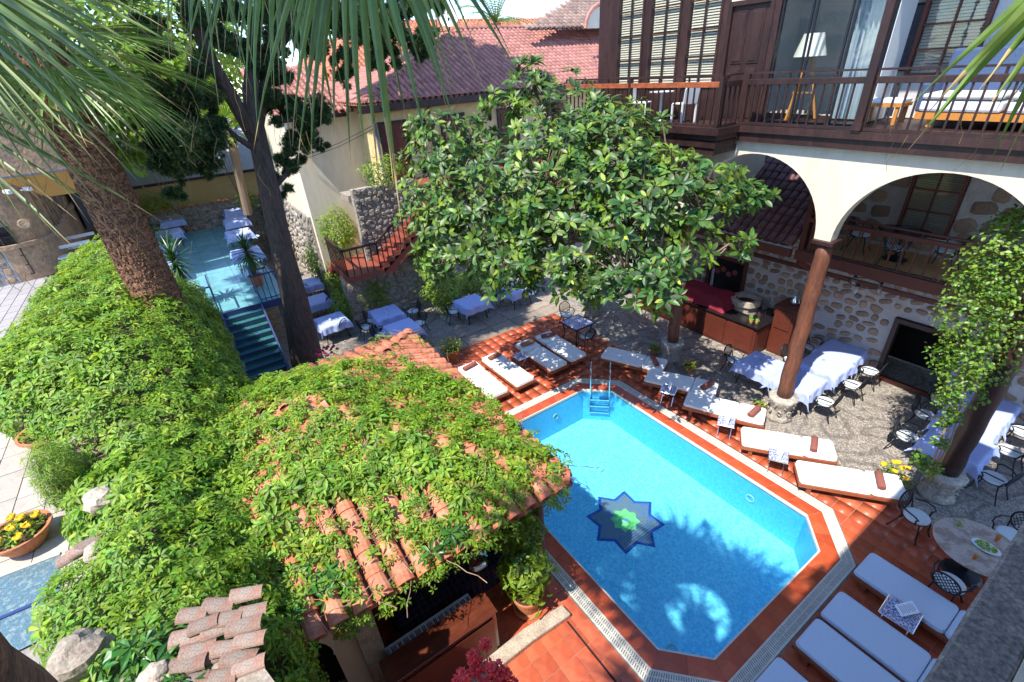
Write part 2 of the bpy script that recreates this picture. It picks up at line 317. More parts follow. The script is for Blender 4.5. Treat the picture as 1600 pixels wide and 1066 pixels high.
def bsdf(m): return m.node_tree.nodes['Principled BSDF']
def tilepattern(name, ca, cb, grout, size, rough=0.25, gw=0.06, c3=None):
    """small glazed squares with their own tints, recessed joints"""
    m = bpy.data.materials.new(name); m.use_nodes = True; n = m.node_tree.nodes; l = m.node_tree.links.new; b = n['Principled BSDF']
    b.inputs['Roughness'].default_value = rough
    t = n.new('ShaderNodeTexCoord'); sc = n.new('ShaderNodeVectorMath'); sc.operation = 'SCALE'; sc.inputs[3].default_value = 1/size; l(t.outputs['Object'], sc.inputs[0])
    fl = n.new('ShaderNodeVectorMath'); fl.operation = 'FLOOR'; l(sc.outputs[0], fl.inputs[0])
    fr = n.new('ShaderNodeVectorMath'); fr.operation = 'FRACTION'; l(sc.outputs[0], fr.inputs[0])
    wn = n.new('ShaderNodeTexWhiteNoise'); l(fl.outputs[0], wn.inputs[0])
    mx = n.new('ShaderNodeMix'); mx.data_type = 'RGBA'; mx.inputs[6].default_value = (*ca, 1); mx.inputs[7].default_value = (*cb, 1); l(wn.outputs[0], mx.inputs[0])
    colr = mx.outputs[2]
    nz = n.new('ShaderNodeTexNoise'); nz.inputs['Scale'].default_value = 9; nz.inputs['Detail'].default_value = 3; nz.inputs['Distortion'].default_value = 1.2; l(t.outputs['Object'], nz.inputs['Vector'])
    sx = n.new('ShaderNodeSeparateXYZ'); l(fr.outputs[0], sx.inputs[0]); g = n.new('ShaderNodeNewGeometry'); sn = n.new('ShaderNodeSeparateXYZ'); l(g.outputs['Normal'], sn.inputs[0])
    facs = []
    for ax in range(3):
        a = n.new('ShaderNodeMath'); a.operation = 'SUBTRACT'; a.inputs[1].default_value = 0.5; l(sx.outputs[ax], a.inputs[0])
        c = n.new('ShaderNodeMath'); c.operation = 'ABSOLUTE'; l(a.outputs[0], c.inputs[0])
        d = n.new('ShaderNodeMath'); d.operation = 'GREATER_THAN'; d.inputs[1].default_value = 0.5-gw; l(c.outputs[0], d.inputs[0])
        e = n.new('ShaderNodeMath'); e.operation = 'ABSOLUTE'; l(sn.outputs[ax], e.inputs[0])
        f = n.new('ShaderNodeMath'); f.operation = 'LESS_THAN'; f.inputs[1].default_value = 0.6; l(e.outputs[0], f.inputs[0])
        h = n.new('ShaderNodeMath'); h.operation = 'MULTIPLY'; l(d.outputs[0], h.inputs[0]); l(f.outputs[0], h.inputs[1]); facs.append(h.outputs[0])
    m1 = n.new('ShaderNodeMath'); m1.operation = 'MAXIMUM'; l(facs[0], m1.inputs[0]); l(facs[1], m1.inputs[1])
    m2 = n.new('ShaderNodeMath'); m2.operation = 'MAXIMUM'; l(m1.outputs[0], m2.inputs[0]); l(facs[2], m2.inputs[1])
    mg = n.new('ShaderNodeMix'); mg.data_type = 'RGBA'; l(m2.outputs[0], mg.inputs[0]); l(colr, mg.inputs[6]); mg.inputs[7].default_value = (*grout, 1)
    l(mg.outputs[2], b.inputs['Base Color'])
    bu = n.new('ShaderNodeBump'); bu.inputs['Strength'].default_value = 0.3; bu.inputs['Distance'].default_value = 0.004; bu.invert = True; l(m2.outputs[0], bu.inputs['Height']); l(bu.outputs[0], b.inputs['Normal'])
    return m
M['poolf'] = tilepattern('pool floor mosaic', (0.30, 0.60, 0.76), (0.62, 0.86, 0.92), (0.5, 0.76, 0.85), 0.05)
M['poolw'] = tilepattern('pool wall mosaic', (0.10, 0.47, 0.74), (0.20, 0.57, 0.8), (0.28, 0.6, 0.76), 0.05)
M['starblue'] = tilepattern('cobalt mosaic', (0.01, 0.015, 0.22), (0.015, 0.04, 0.38), (0.2, 0.3, 0.5), 0.055, gw=0.07)
M['stargrey'] = tilepattern('brown blue mosaic', (0.30, 0.11, 0.08), (0.04, 0.06, 0.3), (0.7, 0.5, 0.42), 0.06, gw=0.09)
M['stargreen'] = tilepattern('lime mosaic', (0.35, 0.6, 0.08), (0.7, 0.85, 0.2), (0.5, 0.7, 0.4), 0.03)
M['darkblue'] = tilepattern('navy step tile', (0.012, 0.016, 0.07), (0.02, 0.03, 0.10), (0.12, 0.12, 0.16), 0.11, gw=0.05)
def patterned(name, a, b_, scale=14):
    m = bpy.data.materials.new(name); m.use_nodes = True; n = m.node_tree.nodes; l = m.node_tree.links.new; b = n['Principled BSDF']; b.inputs['Roughness'].default_value = 0.2
    t = n.new('ShaderNodeTexCoord'); v = n.new('ShaderNodeTexVoronoi'); v.feature = 'DISTANCE_TO_EDGE'; v.inputs['Scale'].default_value = scale; v.inputs['Randomness'].default_value = 0.6
    z = n.new('ShaderNodeTexNoise'); z.inputs['Scale'].default_value = scale*0.9; z.inputs['Distortion'].default_value = 2.5
    l(t.outputs['Object'], v.inputs['Vector']); l(t.outputs['Object'], z.inputs['Vector'])
    s = n.new('ShaderNodeMath'); s.operation = 'SINE'; q = n.new('ShaderNodeMath'); q.operation = 'MULTIPLY'; q.inputs[1].default_value = 26; l(z.outputs[0], q.inputs[0]); l(q.outputs[0], s.inputs[0])
    g = n.new('ShaderNodeMath'); g.operation = 'GREATER_THAN'; g.inputs[1].default_value = 0.1; l(s.outputs[0], g.inputs[0])
    x = n.new('ShaderNodeMix'); x.data_type = 'RGBA'; x.inputs[6].default_value = (*a, 1); x.inputs[7].default_value = (*b_, 1); l(g.outputs[0], x.inputs[0]); l(x.outputs[2], b.inputs['Base Color'])
    return m
M['iznik'] = patterned('blue and white painted tile', (0.65, 0.68, 0.78), (0.03, 0.05, 0.28))
# pebble mosaic ground: small rounded stones, darker stones set in curling bands
def pebbles():
    m = bpy.data.materials.new('pebble mosaic'); m.use_nodes = True; n = m.node_tree.nodes; l = m.node_tree.links.new; b = n['Principled BSDF']; b.inputs['Roughness'].default_value = 0.75
    t = n.new('ShaderNodeTexCoord'); v = n.new('ShaderNodeTexVoronoi'); v.inputs['Scale'].default_value = 26; l(t.outputs['Object'], v.inputs['Vector'])
    e = n.new('ShaderNodeTexVoronoi'); e.feature = 'DISTANCE_TO_EDGE'; e.inputs['Scale'].default_value = 26; l(t.outputs['Object'], e.inputs['Vector'])
    big = n.new('ShaderNodeTexVoronoi'); big.inputs['Scale'].default_value = 0.62; big.inputs['Randomness'].default_value = 0.85
    dz = n.new('ShaderNodeTexNoise'); dz.inputs['Scale'].default_value = 1.1; ad = n.new('ShaderNodeVectorMath'); ad.operation = 'ADD'; l(t.outputs['Object'], ad.inputs[0])
    l(t.outputs['Object'], dz.inputs['Vector']); l(dz.outputs['Color'], ad.inputs[1]); l(ad.outputs[0], big.inputs['Vector'])
    k = n.new('ShaderNodeMath'); k.operation = 'MULTIPLY'; k.inputs[1].default_value = 26; l(big.outputs['Distance'], k.inputs[0])
    sn = n.new('ShaderNodeMath'); sn.operation = 'SINE'; l(k.outputs[0], sn.inputs[0])
    r = n.new('ShaderNodeMapRange'); r.inputs[1].default_value = 0.45; r.inputs[2].default_value = 0.8; l(sn.outputs[0], r.inputs[0])
    base = n.new('ShaderNodeMix'); base.data_type = 'RGBA'; base.inputs[6].default_value = (0.42, 0.37, 0.31, 1); base.inputs[7].default_value = (0.21, 0.18, 0.16, 1)
    h1 = n.new('ShaderNodeMath'); h1.operation = 'MULTIPLY'; h1.inputs[1].default_value = 0.75; l(r.outputs[0], h1.inputs[0]); l(h1.outputs[0], base.inputs[0])
    hv = n.new('ShaderNodeHueSaturation'); l(base.outputs[2], hv.inputs['Color']); sp = n.new('ShaderNodeSeparateXYZ'); l(v.outputs['Color'], sp.inputs[0])
    mr = n.new('ShaderNodeMapRange'); mr.inputs[3].default_value = 0.55; mr.inputs[4].default_value = 1.35; l(sp.outputs[0], mr.inputs[0]); l(mr.outputs[0], hv.inputs['Value'])
    cr = n.new('ShaderNodeMapRange'); cr.inputs[2].default_value = 0.12; cr.inputs[3].default_value = 0.0; cr.inputs[4].default_value = 1.0; l(e.outputs['Distance'], cr.inputs[0])
    mg = n.new('ShaderNodeMix'); mg.data_type = 'RGBA'; mg.inputs[6].default_value = (0.2, 0.17, 0.15, 1); l(cr.outputs[0], mg.inputs[0]); l(hv.outputs[0], mg.inputs[7]); l(mg.outputs[2], b.inputs['Base Color'])
    bu = n.new('ShaderNodeBump'); bu.inputs['Strength'].default_value = 0.8; bu.inputs['Distance'].default_value = 0.02; l(cr.outputs[0], bu.inputs['Height']); l(bu.outputs[0], b.inputs['Normal'])
    return m
M['pebble'] = pebbles()
def glassy(name, tint, gloss=1.0, rough=0.02, bump=0.0, bscale=3.0, refl=(1,1,1), ior=1.33, dirt=0.0):
    """clear sheet: tinted transparency with a Fresnel reflection"""
    m = bpy.data.materials.new(name); m.use_nodes = True; n = m.node_tree.nodes; l = m.node_tree.links.new; n.remove(n['Principled BSDF']); o = n['Material Output']
    t = n.new('ShaderNodeBsdfTransparent'); t.inputs[0].default_value = (*tint, 1); g = n.new('ShaderNodeBsdfGlossy'); g.inputs['Roughness'].default_value = rough; g.inputs[0].default_value = (*refl, 1)
    f = n.new('ShaderNodeLayerWeight'); f.inputs[0].default_value = 0.5; pw = n.new('ShaderNodeMath'); pw.operation = 'POWER'; pw.inputs[1].default_value = 5.0; l(f.outputs['Facing'], pw.inputs[0])
    r0 = ((ior-1)/(ior+1))**2; ma = n.new('ShaderNodeMath'); ma.operation = 'MULTIPLY_ADD'; ma.inputs[1].default_value = 1-r0; ma.inputs[2].default_value = r0; l(pw.outputs[0], ma.inputs[0])
    mx = n.new('ShaderNodeMixShader'); l(ma.outputs[0], mx.inputs[0]); l(t.outputs[0], mx.inputs[1]); l(g.outputs[0], mx.inputs[2])
    last = mx
    if bump:
        tc = n.new('ShaderNodeTexCoord'); z = n.new('ShaderNodeTexNoise'); z.inputs['Scale'].default_value = bscale; z.inputs['Detail'].default_value = 3; z.inputs['Distortion'].default_value = 0.6; l(tc.outputs['Object'], z.inputs['Vector'])
        bu = n.new('ShaderNodeBump'); bu.inputs['Strength'].default_value = bump; bu.inputs['Distance'].default_value = 0.05; l(z.outputs[0], bu.inputs['Height']); l(bu.outputs[0], g.inputs['Normal']); l(bu.outputs[0], f.inputs['Normal'])
    if dirt:
        d = n.new('ShaderNodeBsdfDiffuse'); d.inputs[0].default_value = (*refl, 1); m2 = n.new('ShaderNodeMixShader'); m2.inputs[0].default_value = dirt; l(mx.outputs[0], m2.inputs[1]); l(d.outputs[0], m2.inputs[2]); last = m2
    l(last.outputs[0], o.inputs[0]); return m
M['glass'] = glassy('window glass', (0.95, 0.97, 0.96), ior=1.5, bump=0.1, bscale=2)
M['cup'] = glassy('drinking glass', (0.9, 0.93, 0.95), ior=1.5)
M['stageglass'] = pmat('frosted turquoise glass floor', (0.13, 0.35, 0.40), 0.14, 0.12, 1.5, 0.03, isl=0.1, c2=(0.19, 0.42, 0.45), spec=0.8)
M['stepglass'] = pmat('dark green glass tread', (0.035, 0.15, 0.16), 0.12, 0.15, 3, 0.03, isl=0.15, c2=(0.06, 0.2, 0.19), spec=0.8)
M['pitglass'] = pmat('dusty blue glass cover', (0.10, 0.17, 0.20), 0.2, 0.5, 14, 0.1, c2=(0.2, 0.27, 0.27), thr=(0.5, 0.6))

# ================================================================ THE SETTING
def struct(o): o['kind'] = 'structure'; return o
POOL = [(-2.45,4.05),(-1.82,4.65),(-1.82,7.95),(-2.4,8.6),(-8.1,8.6),(-8.7,8.0),(-8.7,4.65),(-8.1,4.05)]
def offset(poly, d):
    n = len(poly); L_ = []
    for i in range(n):
        a = Vector(poly[i]); b = Vector(poly[(i+1) % n]); t = (b-a).normalized(); nn = Vector((t.y, -t.x)); L_.append((a+nn*d, t))
    o = []
    for i in range(n):
        p, t = L_[i-1]; q, u = L_[i]; den = t.x*u.y-t.y*u.x; k = ((q.x-p.x)*u.y-(q.y-p.y)*u.x)/den; o.append((p.x+t.x*k, p.y+t.y*k))
    return o
def outside(p, poly):      # signed distance beyond the convex polygon
    m = -1e9
    for i in range(len(poly)):
        a = Vector(poly[i]); b = Vector(poly[(i+1) % len(poly)]); t = (b-a).normalized(); m = max(m, (p[0]-a.x)*t.y-(p[1]-a.y)*t.x)
    return m
# ground sheet (pebble courtyard) with a hole for the pool, out to the horizon
g = G(); x0, x1, y0, y1 = -9.5, -1.0, 3.3, 9.4; B = 400
xs = [-B, x0, x1, B]; ys = [-B, y0, y1, B]
for i in range(3):
    for j in range(3):
        if i == 1 and j == 1: continue
        g.add([(xs[i], ys[j], -0.03), (xs[i+1], ys[j], -0.03), (xs[i+1], ys[j+1], -0.03), (xs[i], ys[j+1], -0.03)], [(0,1,2,3)])
struct(g.build('courtyard_ground', M['pebble']))
deck = thing('pool_deck', (-5, 6, 0), None, None, kind='structure')
g = G(); rim = offset(POOL, 0.02)
# grout bed as a ring of quads round the pool out to the deck edge
deckpoly = [(2.6, 0.0), (2.6, 9.9), (1.0, 10.35), (-3.7, 10.3), (-9.3, 10.75), (-13.2, 10.6), (-13.25, -0.2), (-6.5, -0.2)]
def ringquads(g, inner, outer, z, m=0):
    n = len(inner)
    for i in range(n):
        j = (i+1) % n; g.add([(*inner[i], z), (*outer[i], z), (*outer[j], z), (*inner[j], z)], [(0,1,2,3)], m)
box8 = [(-2.45,-0.2),(2.6,-0.2),(2.6,10.35),(-2.4,10.45),(-8.1,10.7),(-13.3,10.6),(-13.3,3.2),(-8.1,-0.2)]
ringquads(g, offset(POOL, 0.1), box8, -0.012)
g.build('grout_bed', M['grout'], deck)
TS = 0.335; t = G().box((0,0,-0.015), (TS-0.009, TS-0.009, 0.03)); tm = t.mesh('deck_tile', M['deck'])
pl = []; ox, oy = -13.25, -0.15
for i in range(48):
    for j in range(32):
        x = ox+TS*(i+.5); y = oy+TS*(j+.5)
        edge = 10.32 if x > -4 else 10.32+(-4-x)*0.05
        if y > edge-0.1 or x > 2.5: continue
        if min(outside((x+sx*TS/2, y+sy*TS/2), POOL) for sx in (-1,1) for sy in (-1,1)) < 0.06: continue
        if -3.75 < x and y < 3.1 and False: continue
        pl.append((0, Matrix.Translation((x+5, y-6, random.uniform(-0.0012, 0.0012))) @ Matrix.Rotation(random.uniform(-0.006, 0.006), 4, 'Z')))
pieces('deck_tile', [tm], pl, [M['deck']], deck, cap=300, rest='deck_tiles_joined', size=TS)
# coping tiles, drain grate
pool = thing('swimming_pool', (-5.2, 6.3, 0), 'long pool with cut corners, turquoise mosaic and red tile coping', 'pool')
def strip(poly, d0, d1, step, gap, z0, z1, fn):
    a = offset(poly, d0); b = offset(poly, d1); n = len(poly)
    for i in range(n):
        j = (i+1) % n; A, Bq, C, D = Vector(a[i]), Vector(b[i]), Vector(b[j]), Vector(a[j]); ln = (C-Bq).length; k = max(1, round(ln/step))
        for q in range(k):
            s0 = (q+gap/2/ln*k*0+0.0)/k; s1 = (q+1.0)/k; e = gap/2/ln
            fn([A.lerp(D, s0+e), Bq.lerp(C, s0+e), Bq.lerp(C, s1-e), A.lerp(D, s1-e)], z0, z1)
def coptile(q, z0, z1):
    c = (q[0]+q[2])/2; g = G().prism([(p.x-c.x, p.y-c.y) for p in q], z0, z1); o = g.build('coping_tile', M['coping'], pool, world=False, bevel=0.004); o.location = (c.x+5.2, c.y-6.3, 0)
strip(POOL, 0.03, 0.34, 0.5, 0.012, -0.02, 0.008, coptile)
g = G(); ringquads(g, POOL, offset(POOL, 0.36), -0.004); g.build('coping_grout', M['grout'], pool)
g = G(); ringquads(g, offset(POOL, 0.34), offset(POOL, 0.6), 0.0015); g.build('drain_channel', M['gratebed'], pool)
def bar(q, z0, z1): GB.prism([(p.x, p.y) for p in q], z0, z1)
GB = G(); strip(POOL, 0.36, 0.55, 0.042, 0.016, 0.002, 0.011, bar)
GB.build('drain_grate_bars', M['grate'], pool, kind='stuff')
for d0, d1 in ((0.342, 0.368), (0.446, 0.464), (0.545, 0.575)):
    g = G(); a = offset(POOL, d0); b = offset(POOL, d1); n = 8
    for i in range(n):
        j = (i+1) % n; vs = [(*a[i], 0.0), (*b[i], 0.0), (*b[j], 0.0), (*a[j], 0.0)]; vs += [(x, y, 0.0135) for x, y, z in vs]
        g.add(vs, [(4,5,6,7), (0,3,7,4), (1,5,6,2)])
    g.build('grate_rim', M['grate'], pool)
g = G(); a = POOL; b = offset(POOL, 0.032)
for i in range(8):
    j = (i+1) % 8; g.add([(*a[i], -0.08), (*a[j], -0.08), (*a[j], 0.012), (*a[i], 0.012), (*b[i], 0.012), (*b[j], 0.012)], [(0,1,2,3), (3,2,5,4)])
g.build('white_edge_trim', M['grate'], pool)
ZF = -1.12
g = G(); n = 8
for i in range(8):
    j = (i+1) % 8; g.add([(*POOL[i], -0.06), (*POOL[j], -0.06), (*POOL[j], ZF), (*POOL[i], ZF)], [(0,1,2,3)])
g.build('pool_wall', M['poolw'], pool)
g = G().add([(x, y, ZF) for x, y in POOL], [tuple(range(8))]); g.build('pool_floor', M['poolf'], pool)
def star(r0, r1, c, z, n=8):
    v = []
    for k in range(2*n):
        a = math.pi*k/n+math.pi/8*0; r = r0 if k % 2 == 0 else r1; v.append((c[0]+r*math.cos(a), c[1]+r*math.sin(a), z))
    return G().add(v+[(c[0], c[1], z)], [(k, (k+1) % (2*n), 2*n) for k in range(2*n)])
sc_ = (-5.2, 6.22)
star(0.94, 0.68, sc_, ZF+0.006).build('star_border', M['starblue'], pool); star(0.84, 0.60, sc_, ZF+0.012).build('star_field', M['stargrey'], pool)
star(0.36, 0.27, sc_, ZF+0.018).build('star_centre', M['stargreen'], pool)
G().lathe([(0.0,0),(0.06,0.004),(0.075,0)], (-5.2, 6.22, ZF+0.02), 10).build('floor_drain', M['grate'], pool)
for p, nv in (((-3.55, 8.585, -0.5), (0,-1,0)), ((-8.69, 6.9, -0.45), (1,0,0)), ((-2.6, 4.75, ZF+0.03), (0,0,1)), ((-6.8, 6.9, ZF+0.02), (0,0,1))):
    g = G(); rr = 0.09
    Mx = MT(p, z=nv, y=(0,0,1) if nv[2] == 0 else (0,1,0)).to_3x3()
    g.tube([Vector(p)+Mx@Vector((rr*math.cos(a), rr*math.sin(a), 0.012)) for a in [k*math.pi/8 for k in range(17)]], 0.018, 6)
    g.build('inlet_ring', M['grate'], pool)
# mosaic corner ledge under the pavilion eave
G().prism([(-8.7,4.65),(-8.1,4.05),(-7.4,4.05),(-7.4,5.35),(-7.75,5.6),(-8.7,5.6)], -0.5, -0.035).build('corner_ledge', M['starblue'], pool)
M['water'] = glassy('pool water', (0.50, 0.88, 1.0), rough=0.03, bump=0.8, bscale=5, ior=1.33)
g = G(); gx = 44; gy = 30      # rippled surface, cut to the octagon
vid = {}
for i in range(gx+1):
    for j in range(gy+1):
        x = -8.71+6.9*i/gx; y = 4.04+4.57*j/gy
        for q in range(8):
            a = Vector(POOL[q]); b = Vector(POOL[(q+1) % 8]); tt = (b-a).normalized(); dd = (x-a.x)*tt.y-(y-a.y)*tt.x
            if dd > 0: x -= tt.y*dd; y += tt.x*dd
        vid[i, j] = len(g.v); g.v.append((x, y, -0.055+0.006*noise.noise(Vector((x*1.7, y*1.7, 3)))))
for i in range(gx):
    for j in range(gy): g.f.append((vid[i,j], vid[i+1,j], vid[i+1,j+1], vid[i,j+1])); g.m.append(0)
wo = g.build('pool_water', M['water'], None, smooth=True); struct(wo)
# ladder
lad = thing('pool_ladder', (-8.4, 8.3, 0), 'polished steel ladder with two curved rails at the far pool corner', 'pool ladder')
A0 = Vector((-8.55, 8.15, 0)); B0 = Vector((-8.16, 8.55, 0)); inn = Vector((0.707, -0.707, 0))
for P0 in (A0, B0):
    P0 = P0+inn*0.06
    G().tube([P0+Vector((0,0,-0.85)), P0+Vector((0,0,0.45)), P0-inn*0.03+Vector((0,0,0.7)), P0-inn*0.12+Vector((0,0,0.8)), P0-inn*0.3+Vector((0,0,0.84)), P0-inn*0.48+Vector((0,0,0.76)), P0-inn*0.58+Vector((0,0,0.55)), P0-inn*0.6+Vector((0,0,0.0))], 0.021, 8).build('rail', M['steel'], lad, smooth=True)
for z in (-0.28, -0.52, -0.76):
    G().beam(A0+inn*0.06+Vector((0,0,z)), B0+inn*0.06+Vector((0,0,z)), 0.09, 0.03).build('tread', M['steel'], lad)
# kerb stone and sunk edge beside the piano
kb = thing('stone_kerb', (-3.8, 2.4, 0), 'worn pale kerb stone on the tiles below the potted shrub', 'kerb stone')
g = G(); pts = [(-3.72,3.22),(-3.95,3.2),(-4.02,2.4),(-3.98,0.6),(-3.74,0.6),(-3.76,2.4)]; g.prism(pts[::-1], 0.0, 0.11); g.build('block', M['stone'], kb, bevel=0.02)
g = G(); g.bb((-3.7, 3.1, 0.003), (1.5, 3.13, 0.014)); g.build('drain_slot', M['dark'], kb)
# courtyard slab path beside the deck
path = thing('slab_path', (-14, 7, 0), None, None, kind='structure')
random.seed(3)
y = 2.2
while y < 10.4:
    l_ = random.uniform(0.9, 1.5); x = -14.75
    for wd in (0.75, 0.7):
        q = [(x+0.02, y+0.02), (x+wd-0.02, y+0.02+random.uniform(-.03,.03)), (x+wd-0.02, y+l_-0.02), (x+0.02, y+l_-0.03)]; G().prism(q, -0.04, -0.004+random.uniform(-.006,.006)).build('paving_stone', M['path'], path, bevel=0.012); x += wd
    y += l_
# ---------------------------------------------------------------- arcade
def arch_wall(name, m, parent, x0, x1, ztop, arches, ya, yb, zbot):
    """arches: (xc, r, zspring). Wall from zbot up between them"""
    g = G(); xs = [x0]; zz = []
    def low(x, side):
        for xc, r, zs in arches:
            if abs(x-xc) < r-1e-6 or (abs(abs(x-xc)-r) <= 1e-6 and ((side > 0) == (x < xc))):
                return zs+math.sqrt(max(0, r*r-(x-xc)**2))
        return zbot
    br = [x0]
    for xc, r, zs in arches: br += [xc-r*math.cos(k*math.pi/28) for k in range(29)]
    br.append(x1)
    for a, b in zip(br[:-1], br[1:]):
        if b-a < 1e-6: continue
        za, zb = low(a, 1), low(b, -1)
        vs = [(a,ya,za),(b,ya,zb),(b,ya,ztop),(a,ya,ztop),(a,yb,za),(b,yb,zb),(b,yb,ztop),(a,yb,ztop)]
        g.add(vs, [(0,1,2,3),(7,6,5,4),(3,2,6,7),(4,5,1,0)])
    g.add([(x0,ya,zbot),(x0,ya,ztop),(x0,yb,ztop),(x0,yb,zbot)], [(0,1,2,3)]); g.add([(x1,ya,zbot),(x1,ya,ztop),(x1,yb,ztop),(x1,yb,zbot)], [(3,2,1,0)])
    for xc, r, zs in arches:
        for s in (-1, 1):
            x = xc+s*r; q = [(x,ya,zbot),(x,ya,zs),(x,yb,zs),(x,yb,zbot)]; g.add(q, [(0,1,2,3)])
    return g.build(name, m, parent)
arc = thing('arcade_building', (-4.5, 11.3, 0), 'cream arcaded wing with timber balcony floor above round arches', 'building')
ARCH = [(-6.36, 1.62, 4.9), (-2.78, 1.62, 4.9), (0.72, 1.62, 4.9)]
arch_wall('arch_wall', M['cream'], arc, -8.35, 3.0, 6.78, ARCH, 11.12, 11.42, 4.82)
# left side wall over the dark opening, return to the oriel
G().bb((-8.6, 11.12, 4.9), (-8.352, 15.0, 6.78)).build('wall', M['cream'], arc)
def column(x, y, ztop, m, cap_label, col_label, r=0.17):
    c = thing('timber_column', (x, y, 0), col_label, 'column', 'round timber columns of the arcade')
    g = G(); seg = 14; pts = [(x+0.012*math.sin(k*2.1), y+0.012*math.cos(k*1.7), 0.68+(ztop-0.68)*k/seg) for k in range(seg+1)]
    g.tube(pts, [r*(1.04+0.03*math.sin(k*2.7)-0.06*k/seg) for k in range(seg+1)], 18); g.build('shaft', m, c, smooth=True)
    G().box((x, y, ztop+0.04), (0.44, 0.44, 0.09)).build('cap_block', M['wood'], c, bevel=0.01)
    b = thing('stone_capital', (x, y, 0), cap_label, 'column base', 'carved capitals under the columns')
    g = G(); prof = [(0.30,0),(0.33,0.05),(0.27,0.12),(0.25,0.3),(0.29,0.45),(0.34,0.58),(0.36,0.66),(0.33,0.70)]; g.lathe(prof, (x, y, -0.03), 24)
    for i, v in enumerate(g.v):
        n_ = noise.noise(Vector(v)*5)*0.05; a = math.atan2(v[1]-y, v[0]-x); k = 1+n_+0.05*math.sin(a*8)*(1 if v[2] > 0.2 else 0); g.v[i] = (x+(v[0]-x)*k, y+(v[1]-y)*k, v[2])
    g.build('bell', M['capital'], b, smooth=True)
    g = G()
    for k in range(8):
        a = k*math.pi/4
        for zz in (0.28, 0.5):
            cc = Vector((x+0.31*math.cos(a+zz*1.5), y+0.31*math.sin(a+zz*1.5), zz)); g.tube([cc+Vector((0.05*math.cos(q)*-math.sin(a), 0.05*math.cos(q)*math.cos(a), 0.06*math.sin(q))) for q in [h*0.9 for h in range(7)]], 0.018, 5)
    g.build('acanthus_scroll', M['capital'], b, smooth=True)
column(-8.2, 11.35, 4.82, M['log'], 'carved stone base under the column beside the shaded bar counter', 'timber column rising behind the rubber tree near the bar')
column(-4.52, 11.25, 4.82, M['log'], 'carved stone base between the sunny tables and the loungers', 'sunlit worn timber column between the two open arches')
column(-1.05, 11.3, 4.82, M['logd'], 'carved stone base behind the round stone table', 'dark timber column wrapped by the climbing vine at right', 0.19)
column(-12.3, 11.6, 4.6, M['logd'], 'stone base behind the small tile-topped table', 'dark timber column behind the small tile-topped table', 0.16)
# balcony floor and fascia
BAY = [(-12.2, 10.2), (-6.9, 10.2), (-6.9, 11.06), (-6.9, 11.6), (-12.2, 11.6)]
G().bb((-6.9, 10.98, 6.78), (3.0, 13.6, 7.08)).build('floor', M['wood'], arc)
G().bb((-6.9, 10.92, 6.98), (3.0, 11.2, 7.12)).build('floor_edge', M['wood'], arc)
bay = G(); bay.bb((-12.2, 10.2, 6.86), (-6.9, 13.6, 7.1)); bay.build('bay_floor', M['wood'], arc)
for z0, z1, o_ in ((6.70, 6.84, 0.05), (6.98, 7.13, -0.05)):
    g = G(); g.bb((-12.25, 10.2+o_-0.04, z0), (-6.86-o_, 10.2+o_, z1)); g.bb((-6.9-o_, 10.2+o_+0.002, z0), (-6.86-o_, 10.96, z1)); g.build('fascia', M['wood'], arc)
g = G(); g.bb((-12.15, 10.25, 6.55), (-6.95, 11.11, 6.70)); g.build('soffit', M['wood'], arc)
# balustrades
def balustrade(parent, p, q, z, h=0.95, step=0.17, m=None, top=M['wood'], sub=None, mid=None, w_=0.03, name='baluster'):
    p = Vector(p); q = Vector(q); L_ = (q-p).length; n = max(2, int(L_/step))
    bm_ = G().box((0,0,(h-0.12)/2), (w_, w_, h-0.12)).mesh(name, m or M['wood'])
    pw = pmat_world(parent).inverted(); ang = math.atan2((q-p).y, (q-p).x)
    for k in range(n+1):
        c = p.lerp(q, k/n); o = bpy.data.objects.new(name, bm_); COL.objects.link(o); o.parent = parent; o.matrix_basis = pw @ Matrix.Translation((c.x, c.y, z)) @ Matrix.Rotation(ang, 4, 'Z')
    a = Vector((p.x, p.y, z+h-0.1)); b = Vector((q.x, q.y, z+h-0.1))
    G().beam(a, b, 0.08, 0.11).build('rail', mid or M['wood'], parent, bevel=0.006)
    a.z += 0.17; b.z += 0.17; G().beam(a, b, 0.06, 0.035).build('top_rail', top, parent)
    a.z = b.z = z+0.03; G().beam(a, b, 0.07, 0.05).build('bottom_rail', M['wood'], parent)
    for k in range(0, n+1, 5):
        c = p.lerp(q, k/n); G().box((c.x, c.y, z+h+0.0), (0.035, 0.035, 0.12)).build('spacer', M['wood'], parent)
bal = thing('balcony_railing', (-7, 10.5, 7.1), 'dark timber balcony railing with orange worn lower rail, running above the arches', 'railing')
balustrade(bal, (-12.1, 10.27, 0), (-6.98, 10.27, 0), 7.13, mid=M['rail'])
balustrade(bal, (-6.98, 10.42, 0), (-6.98, 10.95, 0), 7.13)
balustrade(bal, (-6.85, 11.0, 0), (-4.5, 11.0, 0), 7.13); balustrade(bal, (-4.33, 11.0, 0), (2.8, 11.0, 0), 7.13)
for x, y in ((-6.98, 10.27), (-6.85, 11.0), (-9.6, 10.27)):
    G().box((x, y, 7.13+0.5), (0.085, 0.085, 1.02)).build('newel_post', M['wood'], bal)
pst = thing('balcony_post', (-4.42, 10.97, 7.1), 'tall scuffed timber post rising from the balcony railing', 'post'); g = G(); g.box((-4.42, 10.97, 8.8), (0.14, 0.14, 3.4)); g.build('shaft', M['wood'], pst, bevel=0.008)
G().box((-4.42, 10.97, 7.2), (0.17, 0.17, 0.12)).build('foot', M['wood'], pst)
